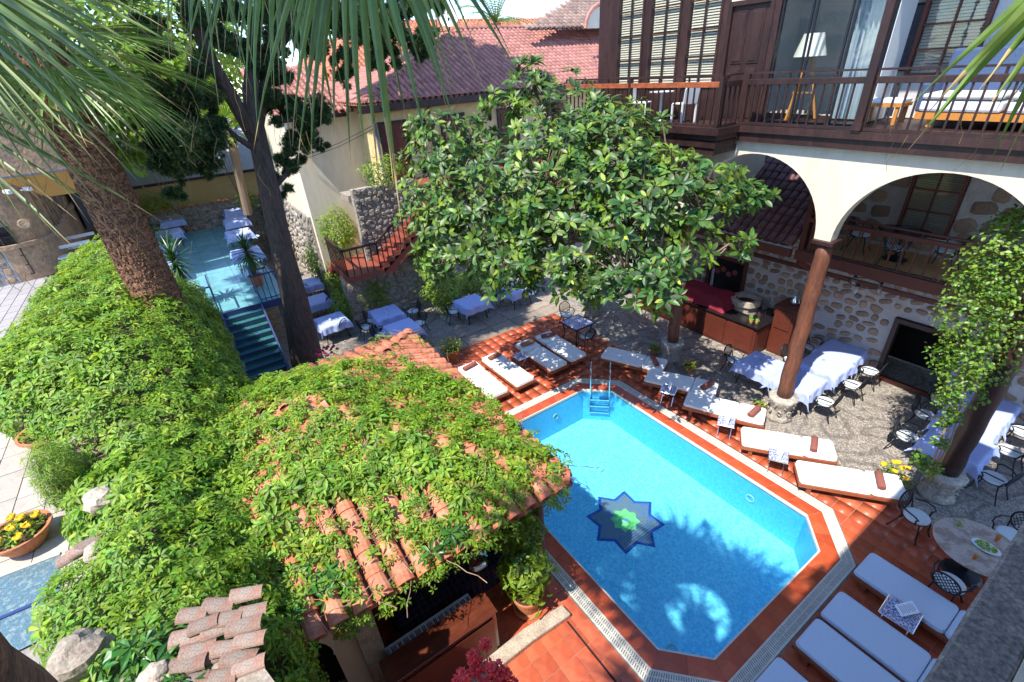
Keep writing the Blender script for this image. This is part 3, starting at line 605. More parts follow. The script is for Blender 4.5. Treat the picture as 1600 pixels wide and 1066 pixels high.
# timber facade with three windows and a door
def window(parent, x0, x1, z0, z1, y, rows, cols, frame=M['wood'], blind=M['blind'], fr=0.06, depth=0.08, glass=True):
    w_ = thing('window', ((x0+x1)/2, y, z0), None, None); w_.parent = parent; w_.matrix_basis = pmat_world(parent).inverted() @ Matrix.Translation(((x0+x1)/2, y, z0))
    g = G(); g.bb((x0-fr, y-depth, z0-fr), (x0, y, z1+fr)); g.bb((x1, y-depth, z0-fr), (x1+fr, y, z1+fr)); g.bb((x0, y-depth, z1), (x1, y, z1+fr)); g.bb((x0, y-depth, z0-fr), (x1, y, z0))
    for c in range(1, cols): xx = x0+(x1-x0)*c/cols; g.bb((xx-0.018, y-depth*0.6, z0), (xx+0.018, y-0.005, z1))
    for r in range(1, rows): zz = z0+(z1-z0)*r/rows; g.bb((x0, y-depth*0.55, zz-0.018), (x1, y-0.004, zz+0.018))
    g.build('frame', frame, w_)
    nb = int((z1-z0)/0.055); g = G()
    for k in range(nb): zz = z0+(z1-z0)*(k+.5)/nb; g.box(((x0+x1)/2, y+0.05, zz), (x1-x0-0.02, 0.046, 0.005), rot=Matrix.Rotation(R(62), 3, 'X'))
    g.build('blind_slats', blind, w_, kind='stuff')
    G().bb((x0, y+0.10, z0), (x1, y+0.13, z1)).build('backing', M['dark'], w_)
    G().bb((x0, y-0.012, z0), (x1, y-0.008, z1)).build('pane', M['glass'], w_)
    return w_
YF = 11.6
G().bb((-12.2, YF, 7.1), (-11.65, YF+0.2, 11.3)).build('corner_board', M['wood'], arc)
zb, zt = 7.95, 10.25
wx = [(-11.35, -10.5), (-10.2, -9.3), (-9.0, -8.15)]
for a, b in wx: window(arc, a, b, zb, zt, YF, 4, 2)
for a, b in ((-11.65, -11.41), (-10.44, -10.26), (-9.24, -9.06), (-8.09, -7.95)): G().bb((a, YF-0.06, 7.1), (b, YF+0.15, 11.3)).build('mullion_post', M['wood'], arc)
for a, b in wx: G().bb((a-0.055, YF-0.02, 7.1), (b+0.055, YF+0.12, zb-0.062)).build('apron_panel', M['wood'], arc)
def pdoor(parent, x0, x1, z0, z1, y, mat, rows=2):
    d = thing('door', ((x0+x1)/2, y, z0), None, None); d.parent = parent; d.matrix_basis = pmat_world(parent).inverted() @ Matrix.Translation(((x0+x1)/2, y, z0))
    G().bb((x0, y, z0), (x1, y+0.06, z1)).build('leaf', mat, d)
    g = G()
    for c in range(2):
        for r in range(rows):
            a = x0+0.1+(x1-x0-0.1)*c/2; b = a+(x1-x0)/2-0.17; hh = (z1-z0-0.1)/rows; u = z0+0.1+hh*r; v = u+hh-0.1
            g.bb((a, y-0.02, u), (b, y, v)); g.bb((a+0.04, y-0.035, u+0.05), (b-0.04, y-0.018, v-0.05))
    g.build('panel', mat, d, bevel=0.006)
    g = G(); g.bb((x0-0.09, y-0.07, z0), (x0-0.003, y+0.05, z1+0.09)); g.bb((x1+0.003, y-0.07, z0), (x1+0.09, y+0.05, z1+0.09)); g.bb((x0, y-0.069, z1+0.003), (x1, y+0.05, z1+0.088)); g.build('frame', M['wood'], d)
    G().tube([(x0+0.1, y-0.02, z0+1.0), (x0+0.1, y-0.07, z0+1.02), (x0+0.2, y-0.07, z0+1.02)], 0.012, 6).build('handle', M['copper'], d)
    return d
pdoor(arc, -7.85, -6.95, 7.1, 9.45, YF, M['wood'])
G().bb((-7.95, YF+0.02, 9.55), (-6.8, YF+0.2, 11.3)).build('wall', M['cream'], arc)
G().bb((-6.86, YF-0.05, 7.1), (-6.72, YF+0.15, 11.3)).build('mullion_post', M['wood'], arc)
G().bb((-11.65, YF-0.01, 10.33), (-8.09, YF+0.14, 11.3)).build('wall', M['wood'], arc)
# glazed sitting room to the right
room = G(); room.bb((-8.0, 14.6, 7.08), (3.0, 14.8, 11.3)); room.build('wall', M['plaster'], arc)
G().bb((-8.0, 11.85, 7.08), (-7.9, 14.6, 11.3)).build('wall', M['plaster'], arc)
G().bb((-6.9, 13.6, 6.78), (3.0, 14.6, 7.079)).build('floor', M['plaster'], arc)
G().bb((-12.2, 11.3, 11.3), (3.0, 15.2, 11.5)).build('roof', M['wood'], arc)
for a, b in ((-6.7, -6.05), (-6.0, -5.3), (-5.25, -4.55)):
    f = G(); f.bb((a, YF-0.02, 7.1), (a+0.035, YF+0.02, 11.3)); f.bb((b-0.035, YF-0.02, 7.1), (b, YF+0.02, 11.3)); f.bb((a+0.035, YF-0.018, 7.1), (b-0.035, YF+0.018, 7.16))
    p = f.build('glass_panel_frame', M['iron'], arc); G().bb((a+0.036, YF-0.005, 7.162), (b-0.036, YF+0.005, 11.3)).build('pane', M['glass'], p)
wd = G(); wd.bb((-4.98, 12.55, 7.1), (-4.9, 13.3, 9.9)); wd.build('open_door', M['plastic'], arc)
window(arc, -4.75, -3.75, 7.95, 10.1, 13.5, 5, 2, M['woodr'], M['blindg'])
G().bb((-3.68, 13.5, 7.1), (-2.9, 13.7, 11.3)).build('wall', M['plaster'], arc); G().bb((-4.83, 13.52, 7.1), (-3.68, 13.7, 7.88)).build('wall', M['plaster'], arc)
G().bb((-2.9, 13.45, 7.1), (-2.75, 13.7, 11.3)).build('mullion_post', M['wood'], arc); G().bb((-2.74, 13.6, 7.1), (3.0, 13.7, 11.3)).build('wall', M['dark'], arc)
# gallery between the floors
G().bb((-6.05, 13.3, 3.5), (3.0, 13.52, 3.78)).build('gallery_beam', M['woodr'], arc)
G().bb((-6.05, 13.52, 3.62), (3.0, 15.15, 3.76)).build('gallery_floor', M['lightwood'], arc)
gr = thing('gallery_railing', (-4, 13.35, 3.8), 'red brown gallery railing seen through the right arch', 'railing')
balustrade(gr, (-5.9, 13.36, 0), (2.9, 13.36, 0), 3.78, 0.95, 0.24, m=M['woodr'], mid=M['woodr'], top=M['woodr'], w_=0.035)
G().box((-5.95, 13.38, 5.2), (0.12, 0.12, 2.9)).build('gallery_post', M['woodr'], arc); G().box((-5.75, 13.4, 5.2), (0.1, 0.1, 2.85)).build('gallery_post', M['woodr'], arc)
G().bb((-6.05, 13.5, 3.76), (-5.93, 15.15, 6.7)).build('wall', M['wood'], arc)
G().beam((-6.0, 13.5, 3.4), (-6.0, 15.0, 2.6), 0.09, 0.12).build('brace', M['woodr'], arc)
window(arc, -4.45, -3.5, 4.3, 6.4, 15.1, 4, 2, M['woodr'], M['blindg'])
# stone walls: pointing slab plus separate stones set proud
def stonewall(parent, axis, a0, a1, z0, z1, pos, face, smin, smax, mat, gap=0.03, holes=(), oval=0.2, cap=300, name='stone', seed=1, fill=M['pointing'], thick=0.25, keep=1.0, rub=0.0):
    """axis 'X': the wall runs along X at Y=pos, its visible face towards `face` (-1/+1)"""
    rnd = random.Random(seed); g = G(); rects = [(a0, a1, z0, z1)]
    for h in holes:
        nr = []
        for r in rects:
            if h[1] <= r[0] or h[0] >= r[1] or h[3] <= r[2] or h[2] >= r[3]: nr.append(r); continue
            if h[0] > r[0]: nr.append((r[0], h[0], r[2], r[3]))
            if h[1] < r[1]: nr.append((h[1], r[1], r[2], r[3]))
            m0, m1 = max(r[0], h[0]), min(r[1], h[1])
            if h[2] > r[2]: nr.append((m0, m1, r[2], h[2]))
            if h[3] < r[3]: nr.append((m0, m1, h[3], r[3]))
        rects = nr
    for r in rects:
        if axis == 'X': g.bb((r[0], pos, r[2]), (r[1], pos-face*thick, r[3]))
        else: g.bb((pos, r[0], r[2]), (pos-face*thick, r[1], r[3]))
    g.build('pointing', fill, parent)
    tm = []
    for k in range(7):
        q = G(); n = 9; pr = []
        for j in range(n):
            a = 2*math.pi*j/n; sx = math.copysign(abs(math.cos(a))**(0.35+oval), math.cos(a)); sy = math.copysign(abs(math.sin(a))**(0.35+oval), math.sin(a)); rr = 0.5*(1+rnd.uniform(-.12, .08)); pr.append((sx*rr, sy*rr))
        q.v = [(x, y, -0.3) for x, y in pr]+[(x*0.93, y*0.93, 0.6) for x, y in pr]+[(x*0.6, y*0.6, 1.0+rnd.uniform(-.1,.1)) for x, y in pr]
        q.f = [tuple(range(2*n, 3*n))]+[(i, (i+1) % n, n+(i+1) % n, n+i) for i in range(n)]+[(n+i, n+(i+1) % n, 2*n+(i+1) % n, 2*n+i) for i in range(n)]; q.m = [0]*len(q.f)
        tm.append(q.mesh('stone', mat, smooth=False))
    pl = []; z = z0+0.02; Pi = pmat_world(parent).inverted()
    while z < z1-smin*0.6:
        h = min(rnd.uniform(smin, smax)*0.85, z1-z); a = a0+rnd.uniform(0, smin*0.5)
        while a < a1-smin*0.5:
            w_ = min(rnd.uniform(smin, smax)*1.15, a1-a); ca = a+w_/2; cz = z+h/2+rnd.uniform(-.02, .02)+rub*rnd.uniform(-.5, .5)*h
            if not any(h_[0]-w_*0.4 < ca < h_[1]+w_*0.4 and h_[2]-h*0.4 < cz < h_[3]+h*0.4 for h_ in holes) and rnd.random() < keep:
                hh = h*rnd.uniform(0.8, 1.0)-gap*0.55; ww = w_-gap; rot_ = rub*rnd.uniform(-.7, .7)
                if axis == 'X': m_ = MT((ca, pos, cz), z=(0, face, 0), y=(rnd.uniform(-.12,.12)+rot_, 0, 1), s=(ww, hh, rnd.uniform(0.018, 0.035)*(1+rub*1.5)))
                else: m_ = MT((pos, ca, cz), z=(face, 0, 0), y=(0, rnd.uniform(-.12,.12)+rot_, 1), s=(ww, hh, rnd.uniform(0.018, 0.035)*(1+rub*1.5)))
                pl.append((rnd.randrange(7), Pi@m_))
            a += w_
        z += h
    pieces(name, tm, pl, [mat], parent, cap=cap, rest='stones_joined', size=(smin+smax)/2)
bw = thing('stone_back_wall', (-4, 15.1, 0), 'stone and mortar wall behind the arcade with a dark doorway', 'wall')
stonewall(bw, 'X', -12.3, 3.0, 0.0, 2.62, 15.0, -1, 0.20, 0.38, M['stoneb'], 0.065, rub=0.45, holes=[(-3.78, -2.25, 0, 2.02), (-9.6, -8.3, 0, 2.3)], cap=170, oval=0.45, seed=2, keep=0.93)
stonewall(bw, 'X', -12.3, 3.0, 2.74, 3.62, 15.0, -1, 0.18, 0.32, M['stoneb'], 0.07, rub=0.4, cap=60, oval=0.5, seed=5, keep=0.8)
stonewall(bw, 'X', -5.93, 3.0, 3.76, 6.78, 15.15, -1, 0.28, 0.52, M['stoneb'], 0.06, rub=0.2, holes=[(-4.52, -3.43, 4.22, 6.48)], cap=90, oval=0.3, seed=8)
G().bb((-12.3, 14.93, 2.62), (3.0, 15.1, 2.74)).build('timber_course', M['woodr'], bw)
g = G(); g.bb((-3.78, 14.9, 0), (-3.66, 15.12, 2.0)); g.bb((-2.37, 14.9, 0), (-2.25, 15.12, 2.0)); g.bb((-3.66, 14.9, 1.88), (-2.37, 15.12, 2.0)); g.build('door_frame', M['wood'], bw); G().bb((-3.66, 15.0, 0), (-2.37, 15.1, 0.12)).build('threshold', M['woodr'], bw)
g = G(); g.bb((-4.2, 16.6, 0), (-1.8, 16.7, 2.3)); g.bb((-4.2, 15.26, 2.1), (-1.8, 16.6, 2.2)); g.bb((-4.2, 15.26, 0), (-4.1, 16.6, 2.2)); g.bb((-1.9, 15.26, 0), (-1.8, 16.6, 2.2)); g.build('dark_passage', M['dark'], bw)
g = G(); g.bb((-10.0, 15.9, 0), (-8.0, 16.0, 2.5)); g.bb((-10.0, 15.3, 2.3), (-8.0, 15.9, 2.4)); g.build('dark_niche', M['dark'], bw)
# inside slab so that no sky shows behind the gallery
G().bb((-6.0, 15.42, 2.35), (3.0, 15.6, 7.0)).build('wall', M['plaster'], arc)
# ---------------------------------------------------------------- tiled roofs
def tube_tile(mat, r=0.13, l_=0.44, name='roof_tile', n=6):
    g = G(); vs = []
    for rr, y, zz in ((r, 0, 0.03), (r*0.84, l_, 0.0)):
        for k in range(n+1):
            a = math.pi*k/n; vs.append((rr*math.cos(a), y, zz+rr*0.72*math.sin(a)))
    for k in range(n+1):
        a = math.pi*k/n; vs.append((r*0.84*math.cos(a), 0.0, r*0.84*0.66*math.sin(a)))
    m_ = n+1; fs = [(k+1, k, m_+k, m_+k+1) for k in range(n)]+[(k, k+1, 2*m_+k+1, 2*m_+k) for k in range(n)]
    g.add(vs, fs); return g.mesh(name, mat, smooth=False)
def pan_tile(mat, r=0.11, l_=0.44, n=4):
    g = G(); vs = []
    for y in (0, l_):
        for k in range(n+1):
            a = math.pi*k/n; vs.append((r*math.cos(a), y, 0.05-r*0.5*math.sin(a)))
    g.add(vs, [(k, k+1, n+1+k+1, n+1+k) for k in range(n)]); return g.mesh('pan_tile', mat)
def tiled(parent, O, u, v, W, H, inside, tmeshes, mats, sp=0.3, pitch=0.34, cap=300, pans=True, jit=0.02, name='roof_tile', lift=0.01, size=0.3, minpx=0):
    """O corner at the eave, u along the eave, v up the slope (unit vectors)"""
    O = Vector(O); u = Vector(u).normalized(); v = Vector(v).normalized(); nr = u.cross(v)
    if nr.z < 0: nr = -nr
    pl = []; pn = []; Pi = pmat_world(parent).inverted(); nc = int(W/sp); nrw = int(H/pitch)+1
    for i in range(nc+1):
        for j in range(nrw):
            s = (i+0.5)*sp; t = j*pitch-0.05
            if inside(s, t+pitch*0.5):
                p = O+u*(s+random.uniform(-jit, jit)*0.5)+v*(t+random.uniform(-jit, jit))+nr*(lift+0.02+random.uniform(0, jit*0.4))
                pl.append((0, Pi@MT(p, z=nr+u*random.uniform(-jit, jit)-v*0.05, y=v+u*random.uniform(-jit, jit))))
            if pans and inside(s+sp/2, t+pitch*0.5): pn.append((1, Pi@MT(O+u*(s+sp/2)+v*(t-0.02)+nr*(lift-0.03), z=nr-v*0.04, y=v)))
    PLs = pl
    pieces(name, tmeshes, PLs, mats, parent, cap=cap, rest='roof_tiles_joined', size=size, minpx=minpx)
    if pn: merged('pan_tiles_joined', tmeshes, pn, mats, parent)
def caps(parent, p, q, tm, n, r=0):
    p = Vector(p); q = Vector(q); d = (q-p).normalized(); Pi = pmat_world(parent).inverted()
    for k in range(n):
        c = p.lerp(q, k/n); o = bpy.data.objects.new('ridge_tile', tm); COL.objects.link(o); o.parent = parent
        o.matrix_basis = Pi@MT(c+Vector((0,0,0.04)), z=(random.uniform(-.05,.05), random.uniform(-.05,.05), 1), y=d)@Matrix.Scale(1.12, 4)
T1 = tube_tile(M['tile']); T1p = pan_tile(M['tile']); TO = tube_tile(M['tileold'], 0.14, 0.46)
pav = thing('garden_pavilion', (-7.5, 0.7, 0), 'low open pavilion with a clay tiled hip roof under creeper', 'pavilion')
PX0, PX1, PY0, PY1, PZ, PK = -10.8, -4.3, -2.4, 3.7, 2.6, 0.34
hx = (PY1-PY0)/2; apA = Vector((PX0+hx, (PY0+PY1)/2, PZ+PK*hx)); apB = Vector((PX1-hx, (PY0+PY1)/2, PZ+PK*hx)); sl = math.sqrt(1+PK*PK)
g = G(); c = [(PX0,PY0,PZ),(PX1,PY0,PZ),(PX1,PY1,PZ),(PX0,PY1,PZ)]; g.add([*c, tuple(apA), tuple(apB)], [(0,1,5,4),(1,2,5),(2,3,4,5),(3,0,4)])
g.add([(x, y, z-0.09) for x, y, z in c], [(3,2,1,0)]); 
for i in range(4): a = c[i]; b = c[(i+1) % 4]; g.add([a, b, (b[0],b[1],b[2]-0.09), (a[0],a[1],a[2]-0.09)], [(3,2,1,0)])
g.build('roof_bed', M['mortar'], pav)
def hipin(W, H): return lambda s, t: t/sl < min(s, W-s)+0.05 and t < H+0.02 and s < W
Wx = PX1-PX0; Wy = PY1-PY0; Hs = hx*sl
tiled(pav, (PX1, PY0, PZ), (0,1,0), (-1,0,PK), Wy, Hs, hipin(Wy, Hs), [T1, T1p], [M['tile']], cap=150)
tiled(pav, (PX1, PY1, PZ), (-1,0,0), (0,-1,PK), Wx, Hs, hipin(Wx, Hs), [T1, T1p], [M['tile']], cap=150)
tiled(pav, (PX0, PY1, PZ), (0,-1,0), (1,0,PK), Wy, Hs, hipin(Wy, Hs), [T1, T1p], [M['tile']], cap=60)
tiled(pav, (PX0, PY0, PZ), (1,0,0), (0,1,PK), Wx, Hs, hipin(Wx, Hs), [T1, T1p], [M['tile']], cap=0)
caps(pav, (PX1, PY0, PZ+0.03), apB, T1, 11); caps(pav, (PX1, PY1, PZ+0.03), apB, T1, 11); caps(pav, (PX0, PY1, PZ+0.03), apA, T1, 11); caps(pav, apA, apB, T1, 2)
for x, y in ((PX1-0.4, 3.3), (PX0+0.3, 3.3), (PX0+0.3, -0.2), (-7.5, 3.3)): G().tube([(x, y, 0), (x, y, PZ)], 0.1, 10).build('post', M['log'], pav)
G().beam((PX0+0.2, 3.3, PZ-0.12), (PX1-0.25, 3.3, PZ-0.12), 0.14, 0.16).build('eave_beam', M['wood'], pav); G().beam((PX1-0.4, -2.2, PZ-0.14), (PX1-0.4, 3.2, PZ-0.14), 0.14, 0.16).build('eave_beam', M['wood'], pav)
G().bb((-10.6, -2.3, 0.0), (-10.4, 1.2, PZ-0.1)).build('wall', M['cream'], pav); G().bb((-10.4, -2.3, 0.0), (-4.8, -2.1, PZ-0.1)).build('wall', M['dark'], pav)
# bar block below the eave, faced with navy tiles, and an arched cream wall at its side
G().bb((-6.0, 0.55, 0), (-5.35, 3.0, 1.05)).build('tiled_counter', M['darkblue'], pav); G().bb((-5.33, 0.6, 0), (-5.05, 3.0, 0.55)).build('tiled_counter', M['darkblue'], pav)
G().bb((-5.0, -0.05, 0), (-4.55, 0.25, PZ-0.22)).build('stone_pier', M['stone'], pav)
aw = G(); y_ = -0.06
def arcYZ(g, x, ya, yb, z0, zt, yc, r, zs, th=0.2):
    prev = None
    ys_ = [ya]+[yc-r*math.cos(k*math.pi/16) for k in range(17)]+[yb]
    for a, b in zip(ys_[:-1], ys_[1:]):
        if b-a < 1e-6: continue
        za = zs+math.sqrt(max(0, r*r-(a-yc)**2)) if abs(a-yc) <= r+1e-6 and a >= yc-r-1e-6 and b <= yc+r+1e-6 else z0; zb_ = zs+math.sqrt(max(0, r*r-(b-yc)**2)) if a >= yc-r-1e-6 and b <= yc+r+1e-6 else z0
        if a < yc-r-1e-6 or b > yc+r+1e-6: za = zb_ = z0
        g.add([(x,a,za),(x,b,zb_),(x,b,zt),(x,a,zt),(x-th,a,za),(x-th,b,zb_),(x-th,b,zt),(x-th,a,zt)], [(0,1,2,3),(7,6,5,4),(4,5,1,0)])
    for s in (-1, 1):
        yy = yc+s*r; g.add([(x,yy,z0),(x,yy,zs),(x-th,yy,zs),(x-th,yy,z0)], [(0,1,2,3)])
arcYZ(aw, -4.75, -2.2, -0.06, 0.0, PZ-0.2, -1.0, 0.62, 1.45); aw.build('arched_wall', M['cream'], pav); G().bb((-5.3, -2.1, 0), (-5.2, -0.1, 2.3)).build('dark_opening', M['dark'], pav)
G().box((-4.74, -0.2, 1.75), (0.02, 0.2, 0.14)).build('brass_plaque', M['copper'], pav)
# roof of the lean-to over the bar, seen through the left arch
lean = thing('gallery_roof', (-9, 14, 3.8), 'dark tiled lean-to roof seen through the left arch', 'roof')
TD = tube_tile(M['tileD'], 0.12, 0.37); TDp = pan_tile(M['tileD'], 0.09, 0.37)
lv = Vector((0, 3.1, 2.35)); lH = lv.length; LO = Vector((-6.1, 13.15, 3.92))
g = G(); g.add([(-6.08,13.15,3.9),(-13,13.15,3.9),(-13,16.25,6.25),(-6.08,16.25,6.25)], [(0,1,2,3)]); g.build('roof_bed', M['mortar'], lean)
tiled(lean, LO, (-1,0,0), lv, 6.8, lH, lambda s, t: True, [TD, TDp], [M['tileD']], sp=0.235, pitch=0.29, cap=300, jit=0.006, size=0.23)
G().bb((-13.0, 13.02, 3.62), (-6.05, 13.14, 3.86)).build('eave_board', M['woodr'], lean)
G().bb((-13.0, 16.1, 6.3), (-5.9, 16.2, 6.42)).build('top_flashing', M['woodr'], lean)
GO = tube_tile(M['tile'], 0.11, 0.3); caps(lean, (-6.1, 16.05, 6.28), (-12.5, 16.05, 6.28), GO, 26)
sl_m = G().box((0,0,0.5), (0.09, 0.04, 1.0)).mesh('slat', M['orangewood'])
scr = thing('slatted_screen', (-9, 16.6, 6.4), 'orange timber slats above the dark lean-to roof', 'screen')
for k in range(40):
    o = bpy.data.objects.new('slat', sl_m); COL.objects.link(o); o.parent = scr; o.location = (3.3-0.17*k, 0, 0)
# ---------------------------------------------------------------- cream house at the back
house = thing('cream_house', (-22, 12, 0), 'cream rendered house with red hip roof and brown doors', 'house')
FX = -19.4; FZ = 7.62
stw = [(FX, 6.9), (FX, 26), (-31, 26), (-31, 6.9)]
g = G(); g.bb((-31, 6.9, 0), (FX, 26, 7.7)); g.build('wall', M['ochre'], house)
g = G(); g.bb((-31, 4.1, 0), (-21.2, 6.9, 7.5)); g.build('side_wall', M['cream'], house)
EX = -18.8
def froof(parent, ex, y0, y1, rx, ry0, ry1, ez, rz, m, sp=0.26, pitch=0.33, cap=0, extra=None):
    """front slope of a hip roof facing +X, plus the two end slopes as bed"""
    g = G(); bx = 2*rx-ex
    g.add([(ex,y0,ez),(ex,y1,ez),(rx,ry1,rz),(rx,ry0,rz),(bx,y0,ez),(bx,y1,ez)], [(0,1,2,3),(4,0,3),(1,5,2),(5,4,3,2)]); g.build('roof_bed', M['mortar'], parent)
    v = Vector((rx-ex, 0, rz-ez)); H = v.length
    T = tube_tile(m, sp*0.46, pitch+0.08, n=5); Tp = pan_tile(m, sp*0.36, pitch+0.08, 3)
    W = y1-y0
    def ins(s, t):
        f = t/H; return 0 <= t < H and s > f*(ry0-y0)-0.1 and s < W-f*(y1-ry1)+0.1
    tiled(parent, (ex, y0, ez), (0,1,0), v, W, H, ins, [T, Tp], [m], sp=sp, pitch=pitch, cap=cap, jit=0.006, size=sp)
    # end slope facing -Y
    v2 = Vector((rx, ry0, rz))-Vector((ex, y0, ez)); Hd = math.hypot(ry0-y0, rz-ez); W2 = 2*(ex-rx)
    tiled(parent, (ex, y0, ez), (-1,0,0), (0, ry0-y0, rz-ez), W2, Hd, lambda s, t: 0 <= t < Hd and s > t/Hd*(ex-rx)-0.1 and s < W2-t/Hd*(ex-rx)+0.1, [T, Tp], [m], sp=sp, pitch=pitch, cap=0, jit=0.006, size=sp)
    Tc = tube_tile(m, 0.17, 0.42); n1 = int(v2.length/0.4); caps(parent, (ex, y0, ez), (rx, ry0, rz), Tc, n1); caps(parent, (rx, ry0, rz), (rx, ry1, rz), Tc, int((ry1-ry0)/0.4))
froof(house, EX, 6.3, 26.6, -24.2, 13.6, 24, 7.72, 10.25, M['tileS'])
g = G(); g.bb((EX+0.02, 6.2, 7.45), (EX+0.1, 26.6, 7.68)); g.bb((FX, 6.3, 7.42), (EX, 26.6, 7.5)); g.build('eave_board', M['wood'], house)
g = G(); g.add([(-20.5,3.6,7.45),(-20.5,6.4,7.45),(-25,6.4,9.0),(-25,3.6,9.0)], [(0,1,2,3)]); g.build('roof_bed', M['mortar'], house); SVv = Vector((-4.5,0,1.55))
tiled(house, (-20.5,3.6,7.47), (0,1,0), SVv, 2.75, SVv.length, lambda s, t: True, [tube_tile(M['tileS'], .12, .41, n=5), pan_tile(M['tileS'], .094, .41, 3)], [M['tileS']], sp=.26, pitch=.33, cap=0, jit=.006, size=.26)
pass; G().bb((-20.55, 3.6, 7.3), (-20.45, 6.3, 7.44)).build('eave_board', M['wood'], house)
def fdoor(y0, y1, z0, z1):
    d = thing('door', (FX, (y0+y1)/2, z0), None, None); d.parent = house; d.matrix_basis = pmat_world(house).inverted()@Matrix.Translation((FX, (y0+y1)/2, z0))
    G().bb((FX+0.01, y0, z0), (FX+0.06, y1, z1)).build('leaf', M['woodr'], d)
    g = G(); g.bb((FX, y0-0.1, z0), (FX+0.1, y0-0.002, z1+0.1)); g.bb((FX, y1+0.002, z0), (FX+0.1, y1+0.1, z1+0.1)); g.bb((FX, y0, z1+0.002), (FX+0.099, y1, z1+0.098)); g.build('frame', M['wood'], d)
    g = G(); w_ = (y1-y0)/2
    for c in range(2):
        for r_, (u, v) in enumerate(((0.12, 0.4), (0.48, 0.95))):
            g.bb((FX+0.06, y0+w_*c+0.07, z0+(z1-z0)*u), (FX+0.085, y0+w_*(c+1)-0.07, z0+(z1-z0)*v))
    g.build('panel', M['woodr'], d, bevel=0.01)
for y in (6.95, 9.6, 12.4, 15.2): fdoor(y+0.15, y+1.1, 4.8, 6.95)
g = G(); g.tube([(FX+0.07, 9.2, 7.5), (FX+0.07, 9.2, 4.8)], 0.045, 8); g.build('downpipe', M['wood'], house); g = G(); g.tube([(FX+0.1, 6.85, 7.5), (FX+0.1, 6.85, 4.9)], 0.05, 8); g.build('downpipe', M['bluegrey'], house)
for y in (8.9, 12.0): G().lathe([(0.03,0),(0.08,0.05),(0.09,0.3),(0.04,0.36),(0.01,0.45)], (FX+0.15, y, 6.6), 8).build('wall_lantern', M['iron'], house)
# terrace and stair
st = thing('outdoor_stair', (-17.4, 5, 0), 'red tiled stair with stone parapet climbing to the upper terrace', 'stair')
G().bb((-19.39, 5.0, 4.55), (-18.42, 7.6, 4.79)).build('terrace_floor', M['stone'], st); G().bb((-19.39, 7.605, 4.6), (-17.9, 18.0, 4.8)).build('terrace_floor', M['stairtile'], st)
G().bb((-19.1, 3.9, 2.1), (-16.85, 5.3, 2.3)).build('landing', M['stairtile'], st)
n = 14
for k in range(n):
    y = 5.3+k*0.25; z = 2.3+(k+1)*(2.5/n); G().bb((-18.05, y, z-0.18), (-16.87, y+0.27, z)).build('step', M['stairtile'], st)
g = G(); g.add([(-18.05,5.3,2.1),(-18.05,8.8,4.6),(-18.05,8.8,4.2),(-18.05,5.6,2.0),(-16.9,5.3,2.1),(-16.9,8.8,4.6),(-16.9,8.8,4.2),(-16.9,5.6,2.0)], [(0,1,2,3),(7,6,5,4),(4,5,1,0),(3,2,6,7)]); g.build('stringer', M['stairtile'], st)
for k in range(7): G().bb((-19.1-0.28*(k+1), 3.9, 2.0-0.17*k-0.1), (-19.1-0.28*k-0.002, 5.2, 2.12-0.17*k)).build('step', M['stairtile'], st)
stonewall(st, 'Y', 5.1, 7.6, 2.3, 5.02, -18.1, 1, 0.12, 0.26, M['rubble'], 0.02, cap=140, name='stone', seed=11, fill=M['rubble'], thick=0.3, rub=1.0)
stonewall(st, 'Y', 3.9, 12.5, 0.0, 2.1, -17.75, 1, 0.2, 0.4, M['stone'], 0.03, cap=60, seed=12, fill=M['rubble'], thick=0.3, rub=0.7)
srl = thing('stair_railing', (-16.85, 5, 2.3), 'dark wood and iron railing on the red tiled stair', 'railing')
pts = [(-19.0, 3.95, 2.3), (-16.9, 3.95, 2.3), (-16.9, 5.2, 2.3), (-16.9, 8.6, 4.7)]
for a, b in zip(pts[:-1], pts[1:]):
    a = Vector(a); b = Vector(b); k = int((b-a).length/0.22); up1 = Vector((0,0,1.0))
    G().beam(a+up1, b+up1, 0.09, 0.07).build('rail', M['wood'], srl)
    for i in range(k+1): c = a.lerp(b, i/k); G().beam(c, c+up1, 0.035, 0.035, upv=(1,0,0)).build('baluster', M['wood'], srl)
# ---------------------------------------------------------------- glass stage with steps
stage = thing('glass_stage', (-18, 0.5, 0), 'raised turquoise glass dining platform on navy steel', 'platform')
SZ = 1.95; SX = -17.7
xs_ = [SX-1.18*k for k in range(12)]
ysr = (-2.6, -1.2, 0.16, 1.05, 2.0, 3.0)
ysr = (-3.2, -1.75, -0.3, 0.62, 1.9)
for i in range(11):
    for j in range(len(ysr)-1):
        g = G(); g.bb((xs_[i+1]+0.008, ysr[j]+0.008, SZ-0.03), (xs_[i]-0.008, ysr[j+1]-0.008, SZ)); g.build('glass_panel', M['stageglass'], stage)
G().bb((xs_[11], ysr[0], SZ-0.05), (SX, ysr[-1], SZ-0.032)).build('deck_plate', M['pitglass'], stage)
g = G(); g.bb((SX+0.002, ysr[0], SZ-0.25), (SX+0.06, ysr[-1], SZ+0.012)); g.bb((xs_[11], ysr[-1]+0.002, SZ-0.25), (SX, ysr[-1]+0.06, SZ+0.012)); g.build('edge_beam', M['bluemetal'], stage)
for y in (1.6, -1.5, -3.0):
    for x in (-18.2, -23, -28): G().box((x, y, SZ/2-0.03), (0.14, 0.14, SZ-0.06)).build('leg', M['bluegrey'], stage)
sts = thing('glass_steps', (-17, 0.5, 0), 'navy steel stair with dark green glass treads up to the stage', 'steps')
ns_ = 11; run = 0.255; ry_ = (-0.26, 0.98)
